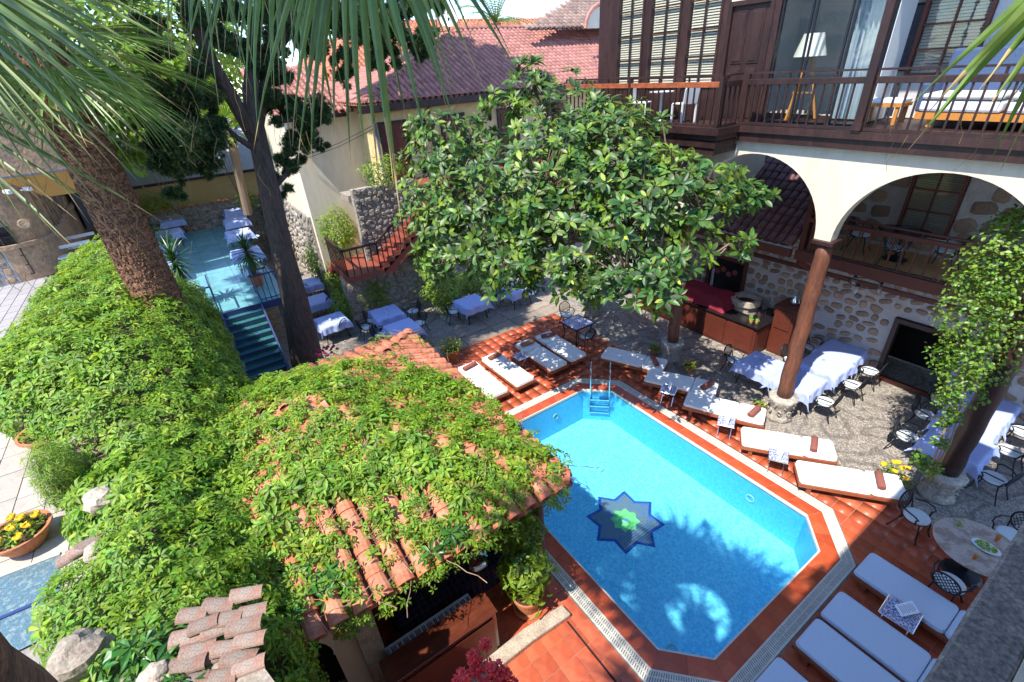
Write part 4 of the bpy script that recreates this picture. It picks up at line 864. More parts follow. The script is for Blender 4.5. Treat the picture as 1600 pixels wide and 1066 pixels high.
for k in range(ns_):
    x = SX+0.02+run*(k+0.5); z = SZ-(k+1)*SZ/(ns_+1)
    t_ = G().bb((x-run*0.5-0.02, ry_[0]+0.03, z-0.03), (x+run*0.5, ry_[1]-0.03, z)).build('tread', M['stepglass'], sts)
    G().bb((x+run*0.5+0.002, ry_[0]+0.03, z-0.045), (x+run*0.5+0.035, ry_[1]-0.03, z+0.012)).build('nosing', M['bluemetal'], t_)
    G().bb((x-run*0.5-0.03, ry_[0]+0.05, z-0.0), (x-run*0.5-0.015, ry_[1]-0.05, z+0.14)).build('riser', M['stepglass'], t_)
for y in ry_: G().beam((SX+0.05, y, SZ-0.02), (SX+0.05+run*ns_+0.1, y, 0.02), 0.05, 0.2).build('stringer', M['bluemetal'], sts)
sr = thing('stage_railing', (-17.7, -1, SZ), 'navy steel railing at the near edge of the glass stage', 'railing')
def srail(a, b, n):
    a = Vector((*a, SZ)); b = Vector((*b, SZ)); G().beam(a+Vector((0,0,1)), b+Vector((0,0,1)), 0.045, 0.045).build('rail', M['bluemetal'], sr); G().beam(a+Vector((0,0,.12)), b+Vector((0,0,.12)), 0.03, 0.03).build('rail', M['bluemetal'], sr)
    for k in range(n+1): c = a.lerp(b, k/n); G().beam(c, c+Vector((0,0,1)), 0.025, 0.025, upv=(1,0,0)).build('baluster', M['bluemetal'], sr)
srail((SX+0.03, -3.2), (SX+0.03, -0.3), 14); srail((SX, -0.3), (SX-1.3, -0.3), 1); srail((SX+0.03, 1.02), (SX+0.03, 1.88), 5); srail((SX, 1.02), (SX-1.2, 1.02), 1)
# far end wall of the stage, ochre building behind
ew = thing('stage_end_wall', (-31.5, 1, 0), 'low rubble wall with clay tile coping behind the glass stage', 'wall')
stonewall(ew, 'Y', -3.6, 4.2, 0.0, 3.1, -31.2, 1, 0.2, 0.4, M['rubble'], 0.03, cap=60, seed=21, fill=M['rubble'], rub=1.0)
TL_ = tube_tile(M['tile'], 0.16, 0.5)
for k in range(22):
    o = bpy.data.objects.new('coping_tile', TL_); COL.objects.link(o); o.parent = ew; o.matrix_basis = Matrix.Translation((0.45, -4.4+0.35*k, 3.08))@Matrix.Rotation(R(90), 4, 'Z')
ob = thing('ochre_outbuilding', (-34, 0, 0), 'ochre outbuilding with a grey tiled roof behind the stage wall', 'building')
G().bb((-40, -8, 0), (-33.5, 5.5, 4.4)).build('wall', M['ochre'], ob)
g = G().add([(-33.0,-8.4,4.3),(-33.0,6,4.3),(-37.5,6,6.4),(-37.5,-8.4,6.4)], [(0,1,2,3)]); g.build('roof', M['paver'], ob); G().bb((-33.05, -8.4, 4.15), (-32.95, 6, 4.3)).build('eave_board', M['wood'], ob)
# rubble wall between the stage and the cream house
rw = thing('rubble_side_wall', (-24, 2.6, 0), 'tall rubble wall beside the glass stage', 'wall')
stonewall(rw, 'X', -31, -21.5, 0, 3.6, 4.0, -1, 0.2, 0.4, M['rubble'], 0.03, cap=70, seed=23, fill=M['rubble'], rub=1.0)
# ---------------------------------------------------------------- upper street at left
SB = 3.0
G().prism([(-80,-60),(-4.6,-60),(-4.6,-2.65),(-7.2,-2.65),(-12,-2.95),(-17,-4.6),(-80,-4.6)], -0.02, SB-0.03).build('street', M['street'])['kind'] = 'structure'
pv = thing('street_paving', (-10, -6, SB), None, None, kind='structure')
sm = []; pl = []
random.seed(5)
for (sx, sy) in ((0.82, 0.42), (0.6, 0.42), (0.42, 0.42)): sm.append(G().box((0,0,-0.02), (sx-0.015, sy-0.015, 0.04)).mesh('paving_slab', M['slab']))
y = -2.6
while y > -9:
    x = -6.2-random.uniform(0, .5)
    while x > -17:
        k = random.randrange(3); sx = (0.82, 0.6, 0.42)[k]; px_ = x-sx/2
        if px_ < -5.2 and (y-0.1 < -2.65-(max(0, -px_-7.2))*0.06): pl.append((k, Matrix.Translation((px_+10, y-0.21+6, random.uniform(-.002,.003)))))
        x -= sx
    y -= 0.42
pieces('paving_slab', sm, pl, [M['slab']], pv, cap=200, rest='paving_slabs_joined', size=0.6)
pv2 = thing('street_pavers', (-22, -10, SB), None, None, kind='structure'); pl = []
pm = G().box((0,0,-0.02), (0.58, 0.28, 0.04)).mesh('paver', M['paver'])
for i in range(48):
    for j in range(46):
        x = -17.3-0.6*i-(0.3 if j % 2 else 0); y = -5.2-0.3*j
        if x > -46: pl.append((0, Matrix.Translation((x+22, y+10, random.uniform(-.002,.002)))))
pieces('paver', [pm], pl, [M['paver']], pv2, cap=120, rest='pavers_joined', size=0.5)
gp = thing('glass_pit_cover', (-7.4, -3.8, SB), 'dusty blue glass strip let into the paving beside the wall', 'glass cover')
a_ = at(-60, 925, SB); b_ = at(95, 866, SB); c_ = at(95, 985, SB); d_ = at(-60, 1060, SB)
m1 = a_.lerp(d_, 0.55); m2 = b_.lerp(c_, 0.55)
G().add([a_+Vector((0,0,.004)), b_+Vector((0,0,.004)), m2+Vector((0,0,.004)), m1+Vector((0,0,.004))], [(3,2,1,0)]).build('glass_pane', M['pitglass'], gp)
G().add([m1+Vector((0,0,.004)), m2+Vector((0,0,.004)), c_+Vector((0,0,.004)), d_+Vector((0,0,.004))], [(3,2,1,0)]).build('glass_pane', M['pitglass'], gp)
G().beam(m1+Vector((0,0,.01)), m2+Vector((0,0,.01)), 0.05, 0.03).build('divider', M['bluemetal'], gp); G().beam(a_+Vector((0,0,.01)), b_+Vector((0,0,.01)), 0.05, 0.03).build('divider', M['slab'], gp)
# garden wall that carries the creeper
gw = thing('garden_wall', (-8, -2.7, 0), 'creeper covered garden wall between courtyard and street', 'wall')
g = G(); g.prism([(-4.6,-2.6),(-3.2,-2.3),(-3.2,-2.0),(-6.5,-2.2),(-12,-2.3),(-15,-2.4),(-15,-3.0),(-12,-2.85),(-7.2,-2.55)][::-1], 0, 3.2); g.build('core', M['stone'], gw)
# stone tower at far left
tw = thing('stone_tower', (-24, -6, SB), 'old rounded sandstone tower with arched windows at the left edge', 'tower')
cor = at(108, 432, SB); tx = -23.2; 
fy = -4.55
g = G(); n_ = 8; prf = [(tx, -30.0)]+[(tx-1.1+1.1*math.cos(a), fy-1.1+1.1*math.sin(a)) for a in [k*math.pi/2/n_ for k in range(n_+1)]]+[(-44, fy), (-44, -30)]
g.prism(prf, 0, 13.0); g.build('wall', M['tower'], tw)
prb = [(tx+0.12, -30.0)]+[(tx-1.1+1.22*math.cos(a), fy-1.1+1.22*math.sin(a)) for a in [k*math.pi/2/n_ for k in range(n_+1)]]+[(-44, fy+0.12), (-44, -30)]
G().prism(prb, SB, SB+1.15).build('plinth', M['tower'], tw); G().prism([(x+0.06 if x > -40 else x, y+0.06 if y > -20 else y) for x, y in prb], SB+1.16, SB+1.3).build('string_course', M['tower'], tw)
stonewall(tw, 'Y', -12, -5.75, SB, SB+1.14, tx+0.125, 1, 0.25, 0.5, M['tower'], 0.06, cap=60, seed=31, fill=M['pointing'], thick=0.03)
# ashlar courses
tmz = G().box((0,0,0.5), (0.97, 0.95, 1.0)).mesh('ashlar_block', M['tower']); pl = []
Pi = pmat_world(tw).inverted()
for r_ in range(16):
    z = SB+1.35+0.42*r_; y = -12.0
    while y < -5.85:
        w_ = random.uniform(0.5, 0.95)
        if not (-8.3 < y+w_/2 < -6.9 and 1.3 < z-SB < 3.2): pl.append((0, Pi@MT((tx, y+w_/2, z+0.2), z=(1,0,0), y=(0,0,1), s=(w_-0.03, 0.41, 0.02+random.uniform(0,.015)))))
        y += w_
    x = tx-1.2
    while x > -32:
        w_ = random.uniform(0.5, 0.95); pl.append((0, Pi@MT((x-w_/2, fy, z+0.2), z=(0,1,0), y=(0,0,1), s=(w_-0.03, 0.41, 0.02+random.uniform(0,.015))))); x -= w_
pieces('ashlar_block', [tmz], pl, [M['tower']], tw, cap=150, rest='ashlar_joined', size=0.6)
# grille window in the face towards the court
wy = at(8, 395, SB+2.0); 
def grille(yc, zc, w_, h, x):
    o = G().bb((x+0.03, yc-w_/2, zc-h/2), (x+0.05, yc+w_/2, zc+h/2)).build('window', M['dark'], tw)
    g = G()
    for k in range(5): yy = yc-w_/2+w_*k/4; g.bb((x+0.08, yy-0.012, zc-h/2), (x+0.1, yy+0.012, zc+h/2))
    for k in range(6): zz = zc-h/2+h*k/5; g.bb((x+0.075, yc-w_/2, zz-0.012), (x+0.098, yc+w_/2, zz+0.012))
    g.build('grille', M['iron'], o)
p = atX(10, 395, tx); grille(p.y-0.3, p.z, 1.4, 1.7, tx)
for k in range(4):
    x = -24.9-1.15*k; g = G(); pr = []
    for i in range(9): a = math.pi*i/8; pr.append((x+0.24*math.cos(a), SB+3.3+0.45*math.sin(a)))
    pr += [(x-0.24, SB+1.6), (x+0.24, SB+1.6)]
    g.add([(a, fy+0.045, z) for a, z in pr], [tuple(range(len(pr)))]); g.build('lancet_opening', M['dark'], tw)
    g = G(); g.bb((x-0.36, fy, SB+1.4), (x-0.27, fy+0.14, SB+3.4)); g.bb((x+0.27, fy, SB+1.4), (x+0.36, fy+0.14, SB+3.4)); g.bb((x-0.4, fy, SB+1.3), (x+0.4, fy+0.16, SB+1.38)); g.build('jamb', M['tower'], tw)
# ochre timber bays on the tower
def baybox(c, sz):
    x, y, z = c; o = G().box(c, sz).build('oriel', M['tower'], tw)
    G().box((x, y, z-sz[2]/2-0.03), (sz[0]+0.12, sz[1]+0.12, 0.06)).build('ledge', M['bluegrey'], o)
    q = G(); a, b = sz[0]/2, sz[1]/2; z1 = z-sz[2]/2-0.062
    q.add([(x-a,y-b,z1),(x+a,y-b,z1),(x+a,y+b,z1),(x-a,y+b,z1),(x-a,y-b*.4,z1-0.8),(x-a*.2,y-b*.4,z1-0.8),(x-a*.2,y+b*.4,z1-0.8),(x-a,y+b*.4,z1-0.8)], [(0,1,5,4),(1,2,6,5),(2,3,7,6),(7,4,5,6),(0,4,7,3)]); q.build('bracket', M['ochrewood'], o)
p1 = atX(60, 225, tx+0.4); baybox((tx+0.3, p1.y, p1.z+0.2), (1.1, 2.6, 2.0)); p2 = atY(118, 262, fy+0.3); baybox((p2.x-1.5, fy+0.25, p2.z+1.1), (2.4, 0.9, 1.8))
bb_ = thing('boarded_shed', (-30, -4.6, SB), 'blue grey weathered boarded stair between tower and trees', 'shed')
for k in range(16): G().bb((-30.2-0.22*k, -4.3, SB), (-30.2-0.22*k-0.205, -4.22, SB+3.0+0.22*k)).build('board', M['bluegrey'], bb_)
niche = at(137/3.5525, 250+330/3.5525, SB+3)
pn = atX(38, 350, tx); G().lathe([(0.0,0),(0.24,0.02),(0.3,0.0)], (0,0,0), 14).build('roundel', M['tower'], tw, world=False).matrix_basis = Pi@MT((tx+0.03, pn.y, pn.z), z=(1,0,0), y=(0,0,1), s=0.6)
# CCTV cameras
for px_, py_, X_, lb in ((12, 300, tx+0.9, 'white security camera on the tower, left one of two'), (43, 295, tx+0.7, 'white security camera on the tower, right one of two')):
    p = atX(px_, py_, X_); o = thing('security_camera', p, lb, 'camera', 'security cameras on the tower'); g = G(); g.box((p.x, p.y, p.z), (0.38, 0.12, 0.12), rz=0.5); g.build('housing', M['plastic'], o, bevel=0.01); G().tube([p, (tx, p.y-0.3, p.z-0.1)], 0.025, 6).build('arm', M['plastic'], o)
# houses and roofs far behind
far = thing('far_red_roof_house', (-38, 22, 0), 'further house with a sunlit red roof left of the main ridge', 'house')
G().bb((-50, 8, 0), (-36, 60, 8.2)).build('wall', M['cream'], far); froof(far, -34, 9, 60, -42, 15, 55, 8.2, 12.1, M['tile'], 0.34, 0.42)
fo = thing('old_mossy_roof_house', (-24, 30, 0), 'weathered grey tiled roof with a round pink gable behind the balcony wing', 'house')
G().bb((-32, 25.5, 0), (-22, 40, 9.4)).build('wall', M['cream'], fo)
p = atX(905, 5, -22); g = G(); 
pa = atX(822, 47, -22); T_ = atX(925, -12, -26); v = Vector((T_.x-pa.x, 0, T_.z-pa.z)); sT = T_.y-pa.y
g.add([tuple(pa), (pa.x, pa.y+16, pa.z), (T_.x, pa.y+16, T_.z), tuple(T_)], [(0,1,2,3)]); g.build('roof_bed', M['tileold'], fo)
tiled(fo, pa, (0,1,0), v, 15, v.length, lambda s, t: s > t/v.length*sT-0.1, [TO, T1p], [M['tileold']], sp=0.3, pitch=0.36, cap=0, size=.3)
pg = atX(920, 25, -20.5); G().tube([pg+Vector((0, 1.1*math.cos(a)+0.9, 1.0*math.sin(a)-0.5)) for a in [math.pi*k/10 for k in range(11)]], 0.09, 6).build('round_gable', M['tileS'], fo)
g = G(); g.add([pg+Vector((-0.05, 1.05*math.cos(a)+0.9, 0.95*math.sin(a)-0.5)) for a in [math.pi*k/10 for k in range(11)]], [tuple(range(11))]); g.build('gable_wall', M['cream'], fo)
# the wing this view is taken from: cantilevered floor, ledge and roof
wing = thing('near_wing', (1.5, 2, 0), 'near wing of the hotel with a mossy window ledge at the lower right', 'building')
G().bb((1.4, -8, 0), (1.7, 9.4, 6.6)).build('ground_wall', M['cream'], wing)
G().bb((0.42, -8, 6.6), (5, 9.6, 7.2)).build('floor', M['cream'], wing)
G().bb((0.42, 0.2, 7.2), (0.6, 9.6, 7.5)).build('parapet', M['cream'], wing)
g = G(); nn = 40
for k in range(nn+1):
    y = 0.35+1.6*k/nn*1.9; 
    for x, z in ((0.034, 7.50), (0.030, 7.595), (0.036, 7.602), (0.113, 7.604), (0.118, 7.60)):
        g.v.append((x+0.0025*noise.noise(Vector((y*16, z*9, x*60))), y, z+0.002*noise.noise(Vector((y*30, x*70, 1)))))
for k in range(nn):
    for j in range(4): g.f.append((k*5+j, k*5+j+1, k*5+j+6, k*5+j+5)); g.m.append(0)
g.build('ledge', M['ledge'], wing); G().bb((0.12, 0.35, 7.50), (0.45, 3.4, 7.63)).build('inner_sill', M['cream'], wing)
g = G(); g.bb((0.036, 0.35, 7.46), (0.45, 3.4, 7.498)); g.build('ledge_underside', M['ledge'], wing)
G().bb((-0.25, -9, 9.75), (5, 7.2, 9.95)).build('roof', M['wood'], wing); G().bb((1.4, -8, 7.2), (1.6, 9.4, 9.75)).build('wall', M['cream'], wing)

# ================================================================ VEGETATION
random.seed(21); RN = random.Random(21)
def rv(s=1.0): return Vector((RN.gauss(0,1), RN.gauss(0,1), RN.gauss(0,1))).normalized()*s
def pal_leaf(name, mat, L_=0.1, n=5, wd=0.36, fold=0.25):
    g = G()
    for k in range(n):
        a = (k-(n-1)/2)*R(58 if n == 5 else 50); l_ = L_*(1-0.1*abs(k-(n-1)/2)); d = Vector((math.sin(a), math.cos(a), 0)); s = Vector((math.cos(a), -math.sin(a), 0))
        h_ = fold*l_*0.3; b = d*0.01; q = lambda t, w, z: b+d*l_*t+s*l_*wd*w+Vector((0,0,z))
        g.add([b, q(.28,-.36,h_*.7), q(.62,-.5,h_), q(1,0,-.2*l_), q(.62,.5,h_), q(.28,.36,h_*.7), q(.32,0,0), q(.66,0,-.03*l_)], [(0,6,1),(1,6,7,2),(2,7,3),(3,7,4),(4,7,6,5),(5,6,0)])
    return g.mesh(name, mat)
def ell_leaf(name, mat, L_=0.2, w_=0.08, curl=0.2, fold=0.25, stem=0.15):
    g = G(); ts = [0, 0.22, 0.5, 0.78, 1.0]; ws = [0, 0.72, 1.0, 0.66, 0]; mid = [Vector((0, L_*(t+stem), -curl*L_*t*t)) for t in ts]
    v = mid[:]; 
    for sgn in (-1, 1):
        for i in (1, 2, 3): v.append(mid[i]+Vector((sgn*w_/2*ws[i], 0, fold*w_*ws[i]*0.5)))
    g.add(v, [(0,1,5),(1,2,6,5),(2,3,7,6),(3,4,7),(0,8,1),(1,8,9,2),(2,9,10,3),(3,10,4)])
    return g.mesh(name, mat)
def blade(name, mat, L_=0.5, w_=0.035, curl=0.3):
    g = G(); n = 4; v = []
    for i in range(n+1):
        t = i/n; w2 = w_/2*(1-t**2.2)*(0.7+0.3*min(1, t*4)); y = L_*t; z = -curl*L_*t*t; v += [(-w2, y, z+w2*0.5), (0, y, z), (w2, y, z+w2*0.5)]
    f = []
    for i in range(n): a = 3*i; f += [(a, a+1, a+4, a+3), (a+1, a+2, a+5, a+4)]
    return g.add(v, f).mesh(name, mat)
CR = [pal_leaf('leaf', M['creeper'], 0.095), pal_leaf('leaf', M['creeper'], 0.075, wd=0.42), pal_leaf('leaf', M['creeperd'], 0.125)]
CRM = [M['creeper'], M['creeperd']]
def surf(grid):
    tri = []
    for i in range(len(grid)-1):
        for j in range(len(grid[0])-1):
            a, b, c, d = grid[i][j], grid[i+1][j], grid[i+1][j+1], grid[i][j+1]; tri += [(a,b,c),(a,c,d)]
    ar = [((b-a).cross(c-a)).length/2 for a, b, c in tri]; return tri, ar
def sample(tri, ar, n):
    cum = np.cumsum(ar); r = np.random.rand(n)*cum[-1]; idx = np.searchsorted(cum, r); out = []
    for k in idx:
        a, b, c = tri[min(int(k), len(tri)-1)]; u, v = RN.random(), RN.random()
        if u+v > 1: u, v = 1-u, 1-v
        nn = (b-a).cross(c-a).normalized(); nn = -nn if nn.z < -0.05 else nn; out.append((a+(b-a)*u+(c-a)*v, nn))
    return out
def leafplaces(pts, parent, kinds, lift=(0.02, 0.14), tilt=0.45, s=(0.75, 1.25), pd=None):
    Pi = pmat_world(parent).inverted(); pl = []
    for p, n in pts:
        k = kinds(p) if callable(kinds) else RN.choice(kinds)
        q = p+n*RN.uniform(*lift); z = (n+rv(tilt)+Vector((0,0,0.35))).normalized()
        pl.append((k, Pi@MT(q, z=z, y=rv(), s=RN.uniform(*s))))
    return pl
# creeper over the pavilion roof
vp = thing('pavilion_creeper', (-7.5, 0.7, PZ), 'green creeper spreading over the clay tiles of the pavilion roof', 'creeper')
faces = [[Vector((PX1,PY0,PZ)), Vector((PX1,PY1,PZ)), apB], [Vector((PX1,PY1,PZ)), Vector((PX0,PY1,PZ)), apA, apB], [Vector((PX0,PY1,PZ)), Vector((PX0,PY0,PZ)), apA], [Vector((PX0,PY0,PZ)), Vector((PX1,PY0,PZ)), apB, apA]]
bare = [(at(x, y, z), r) for x, y, z, r in ((548,800,3.2,.30),(560,850,3.0,.28),(515,800,3.2,.22),(470,790,3.3,.18),(372,800,3.3,.26),(350,840,3.2,.26),(612,905,2.7,.32),(640,885,2.7,.28),(515,975,2.7,.3),(490,965,2.75,.2),(480,1000,2.7,.2),(700,640,2.9,.18),(690,560,2.8,.5),(655,560,2.8,.5),(720,590,2.75,.3),(790,700,2.8,.16),(880,755,2.65,.28),(850,700,2.65,.14),(780,680,2.8,.15),(740,650,2.85,.15),(730,720,2.95,.14),(560,560,2.9,.55),(610,550,2.8,.5),(500,575,2.75,.5),(450,590,2.7,.35),(640,640,3.1,.14),(560,610,3.1,.3),(420,700,3.3,.12),(620,780,3.1,.12),(690,800,2.9,.14),(760,850,2.7,.2),(668,775,3.0,.16))]
tri = []
for f in faces:
    for i in range(1, len(f)-1): tri.append((f[0], f[i], f[i+1]))
ar = [((b-a).cross(c-a)).length/2 for a, b, c in tri]
def vine_ok(p):
    for c, r in bare:
        d = (Vector((p.x, p.y))-Vector((c.x, c.y))).length
        if d < r*0.5 or (d < r*1.1 and RN.random() < 0.6): return False
    n_ = noise.noise(Vector((p.x*1.3, p.y*1.3, 7.0))); dc = math.hypot(p.x-PX0, p.y-PY1)
    if dc < 2.7 and RN.random() < 0.85: return False
    n2 = noise.noise(Vector((p.x*4.2, p.y*4.2, 2.0)))
    if (PY1-p.y < 0.5 or PX1-p.x < 0.25) and n2 < 0.15: return RN.random() < 0.3
    return (n_ > -0.45 and n2 > -0.33) or RN.random() < 0.4
pts = [q for q in sample(tri, ar, 12000) if vine_ok(q[0])]
def vk(p): return 2 if noise.noise(Vector((p.x*0.9, p.y*0.9, 3)))+RN.uniform(-.25,.25) > 0.12 else RN.choice((0, 0, 1))
pl = []
for q in pts:
    hh_ = 0.15+0.15*noise.noise(q[0]*2.6); pl += leafplaces([q], vp, vk, (hh_-0.09, hh_+0.14), 0.55, (0.65, 1.6))
# trails hanging over the eaves
for k in range(130):
    y = RN.uniform(PY0, PY1); base = Vector((PX1+0.03, y, PZ)) if k % 2 else Vector((RN.uniform(-8.2, PX1), PY1+0.03, PZ))
    if noise.noise(Vector((base.x*1.1, base.y*1.1, 9))) < -0.05: continue
    for q in range(RN.randint(2, 7)): pl += leafplaces([(base+Vector((RN.uniform(-.1,.16), RN.uniform(-.1,.1), 0.08-0.06*q)), Vector((0.6,0.3,0.6)))], vp, (0, 1), (0, 0.06), 0.5)
pieces('leaf', CR, pl, CRM, vp, cap=220, rest='foliage', size=0.18)
g = G()
for k in range(420):
    p, n = sample(tri, ar, 1)[0]; d = rv(); d -= n*d.dot(n); d.normalize(); pts_ = [p+n*(0.12+0.03*RN.random())]
    for q in range(5): d = (d+rv(0.5)); d -= n*d.dot(n); d.normalize(); pts_.append(pts_[-1]+d*0.16+n*RN.uniform(-.02,.02))
    g.tube(pts_, 0.006, 3, cap=False)
g.build('stems', M['twig'], vp, kind='stuff')
# creeper mound over the garden wall: sections from near to far, each left to right
sec = [[(150,1130,3.6),(220,1130,3.9),(300,1130,3.9),(380,1130,3.6),(450,1120,3.0)],
 [(80,960,3.4),(170,940,3.85),(260,925,3.9),(340,930,3.6),(420,950,3.05)],
 [(150,860,3.3),(195,840,3.65),(250,815,3.75),(315,805,3.55),(375,815,3.25)],
 [(112,752,3.3),(160,735,3.6),(225,712,3.75),(300,700,3.6),(365,700,3.3)],
 [(62,672,3.8),(110,648,4.1),(195,622,4.15),(290,620,3.8),(368,612,3.2)],
 [(-50,625,4.1),(60,575,4.5),(190,545,4.6),(290,540,4.1),(345,560,3.1)],
 [(8,545,4.3),(80,495,4.7),(190,472,4.75),(280,490,4.3),(335,532,3.2)],
 [(85,445,4.5),(130,422,4.8),(200,420,4.85),(270,440,4.4),(322,485,3.4)],
 [(140,388,4.6),(160,378,4.9),(195,395,5.0),(240,425,4.6),(300,455,3.8)]]
grid = [[at(*c) for c in s] for s in sec]
last = grid[-1]; grid.append([p+Vector((-1.2, 0, -1.4)) for p in last])
def refine(gr, n=3):
    out = []
    for i in range(len(gr)-1):
        for a in range(n):
            row = []
            for j in range(len(gr[0])-1):
                for b in range(n):
                    u, v = a/n, b/n; p = (gr[i][j]*(1-u)+gr[i+1][j]*u)*(1-v)+(gr[i][j+1]*(1-u)+gr[i+1][j+1]*u)*v
                    row.append(p+Vector((0,0,0.16*noise.noise(p*1.3)+0.07*noise.noise(p*3))))
            row.append(gr[i][-1]*(1-a/n)+gr[i+1][-1]*(a/n)); out.append(row)
    out.append([gr[-1][j].lerp(gr[-1][j+1], b/n) if j < len(gr[0])-1 else gr[-1][-1] for j in range(len(gr[0])) for b in (range(n) if j < len(gr[0])-1 else [0])])
    return out
gr2 = refine(grid)
# skirts falling from both edges down the wall
full = []
for row in gr2:
    Lp, Rp = row[0], row[-1]; full.append([Vector((Lp.x, Lp.y+0.02, max(SB, Lp.z-0.6))), Vector((Lp.x, Lp.y-0.03, max(SB+.1, Lp.z-0.25)))]+row+[Vector((Rp.x, Rp.y+0.12, Rp.z-1.0)), Vector((Rp.x, Rp.y+0.12, 0.4))])
mound = thing('creeper_mound', (-8, -2, 3), 'thick mass of green creeper over the garden wall round the palm trunk', 'creeper')
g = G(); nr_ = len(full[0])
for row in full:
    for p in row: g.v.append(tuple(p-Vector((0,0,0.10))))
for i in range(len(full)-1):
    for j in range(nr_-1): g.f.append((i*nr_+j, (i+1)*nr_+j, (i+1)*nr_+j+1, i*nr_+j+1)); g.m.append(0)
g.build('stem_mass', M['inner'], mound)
tri, ar = surf(full); tot = sum(ar)
# sample by apparent size so the near part is not sparse
wts = [a/max(4.0, ((t[0]+t[1]+t[2])/3-CAM).length)**0.7 for a, t in zip(ar, tri)]
pts = [q for q in sample(tri, wts, 15000) if noise.noise(q[0]*1.9+Vector((3,1,8))) > -0.5 or RN.random() < 0.4]
gaps = [(at(345,1000,4.1), .22), (at(157,780,3.7), .1), (at(125,1025,4.0), .15)]
def mk(p):
    d = (p-CAM).length; return 2 if noise.noise(Vector((p.x*0.8, p.y*0.8, 1.5)))+RN.uniform(-.2,.2) > 0.10 else RN.choice((0, 0, 1))
pts = [q for q in pts if not any((Vector((q[0].x,q[0].y))-Vector((c.x,c.y))).length < r for c, r in gaps)]
mp_ = []
for q in pts:
    hh_ = 0.10+0.16*noise.noise(q[0]*2.3); mp_ += leafplaces([q], mound, mk, (hh_-0.10, hh_+0.12), 0.55, (0.7, 1.65))
pieces('leaf', CR, mp_, CRM, mound, cap=300, rest='foliage', size=0.18)
# coping pieces of the garden wall that show through the creeper
cw = thing('wall_coping', at(240, 880, 4.2), 'old clay tiles and boulders capping the garden wall between the leaves', 'wall coping')
def capblock(px, py, z, sx, sy, sz, rz, mat, name):
    p = at(px, py, z); g = G(); g.box((0,0,0), (sx, sy, sz)); o = g.build(name, mat, cw, world=False, bevel=0.02); o.matrix_basis = pmat_world(cw).inverted()@Matrix.Translation(p)@Matrix.Rotation(rz, 4, 'Z')@Matrix.Rotation(RN.uniform(-.12,.12), 4, 'X'); return o
def boulder(px, py, z, r, sq, mat=M['stone'], parent=None, name='boulder'):
    p = at(px, py, z); bm = G(); n1, n2 = 9, 14
    for i in range(n1+1):
        for j in range(n2):
            a, b = math.pi*i/n1, 2*math.pi*j/n2; d = Vector((math.sin(a)*math.cos(b), math.sin(a)*math.sin(b), math.cos(a))); k = r*(1+0.35*noise.noise(d*1.7+Vector((px, py, 0))*.01)); bm.v.append((p.x+d.x*k*sq[0], p.y+d.y*k*sq[1], p.z+d.z*k*sq[2]))
    for i in range(n1):
        for j in range(n2): bm.f.append((i*n2+j, i*n2+(j+1) % n2, (i+1)*n2+(j+1) % n2, (i+1)*n2+j)); bm.m.append(0)
    return bm.build(name, mat, parent or cw, smooth=False)
boulder(125, 1025, 4.0, 0.24, (1.0, 1.0, 0.9)); boulder(157, 780, 3.75, 0.20, (1.2, 1, 0.7)); boulder(185, 742, 3.7, 0.13, (1, 1.1, 0.7)); boulder(150, 862, 3.6, 0.15, (1, .9, .7)); boulder(120, 690, 3.85, 0.12, (1,1,.7)); boulder(240, 1060, 4.1, .14, (1,1,.6))
TW = tube_tile(M['tileold'], 0.105, 0.34, n=8)
def oldtile(px, py, z, ang, s=1.0):
    p = at(px, py, z); o = bpy.data.objects.new('old_tile', TW); COL.objects.link(o); o.parent = cw; o.matrix_basis = pmat_world(cw).inverted()@Matrix.Translation(p)@Matrix.Rotation(ang, 4, 'Z')@Matrix.Rotation(RN.uniform(-.1,.15), 4, 'X')@Matrix.Diagonal((s, s, 0.8*s, 1))
for r_ in range(6):
    for c_ in range(3):
        px = 280+c_*42-r_*4+(18 if r_ % 2 else 0)+RN.uniform(-5,5); py = 962+r_*22-c_*11+RN.uniform(-4,4)
        if px > 250: oldtile(px, py, 4.16-0.03*r_+RN.uniform(-.015,.015), R(-20)+RN.uniform(-.18,.18), RN.uniform(0.75,0.95))
for px, py, z in ((128, 700, 3.8), (118, 712, 3.75), (135, 716, 3.7), (125, 728, 3.65), (108, 872, 3.5), (122, 862, 3.5), (92, 884, 3.45)): oldtile(px, py, z, R(15)+RN.uniform(-.2,.2), 1.0)
G().prism([(-3.0,-2.2),(-2.4,-1.6),(-2.6,-0.6),(-3.6,-0.9),(-4.0,-1.9)], 0.0, 4.02).build('wall_end', M['stone'], cw)
# ---------------- rubber tree
def PD(px, py, D): return CAM+ray(px, py).normalized()*D
ft = thing('rubber_tree', (-12.6, 12.0, 0), 'large rubber tree with glossy dark leaves before the balcony wing', 'tree')
lobes = [(760,335,12.4,1.6),(860,215,12.4,1.35),(830,125,12.8,0.5),(950,225,11.8,1.05),(965,265,11.3,1.3),(900,370,10.9,1.5),(1010,330,10.4,1.3),(1035,410,9.9,0.8),(1030,465,9.7,0.42),(700,235,12.8,0.95),(690,330,12.6,1.0),(700,400,12.2,0.8),(1095,335,10.2,0.62),(1160,315,10.6,0.38),(1150,385,10.0,0.25),(800,410,11.3,0.95),(1060,275,10.9,0.5),(975,430,10.0,0.65),(920,440,10.6,0.6),(790,170,12.6,0.5),(740,215,12.6,0.55),(850,300,11.2,1.4),(655,200,13.2,.3),(1180,300,10.8,.25),(1120,290,10.6,.4)]
LF = [ell_leaf('leaf', M['ficus'], 0.23, 0.10, 0.18), ell_leaf('leaf', M['ficus'], 0.28, 0.115, 0.3), ell_leaf('leaf', M['ficusy'], 0.2, 0.085, 0.1)]
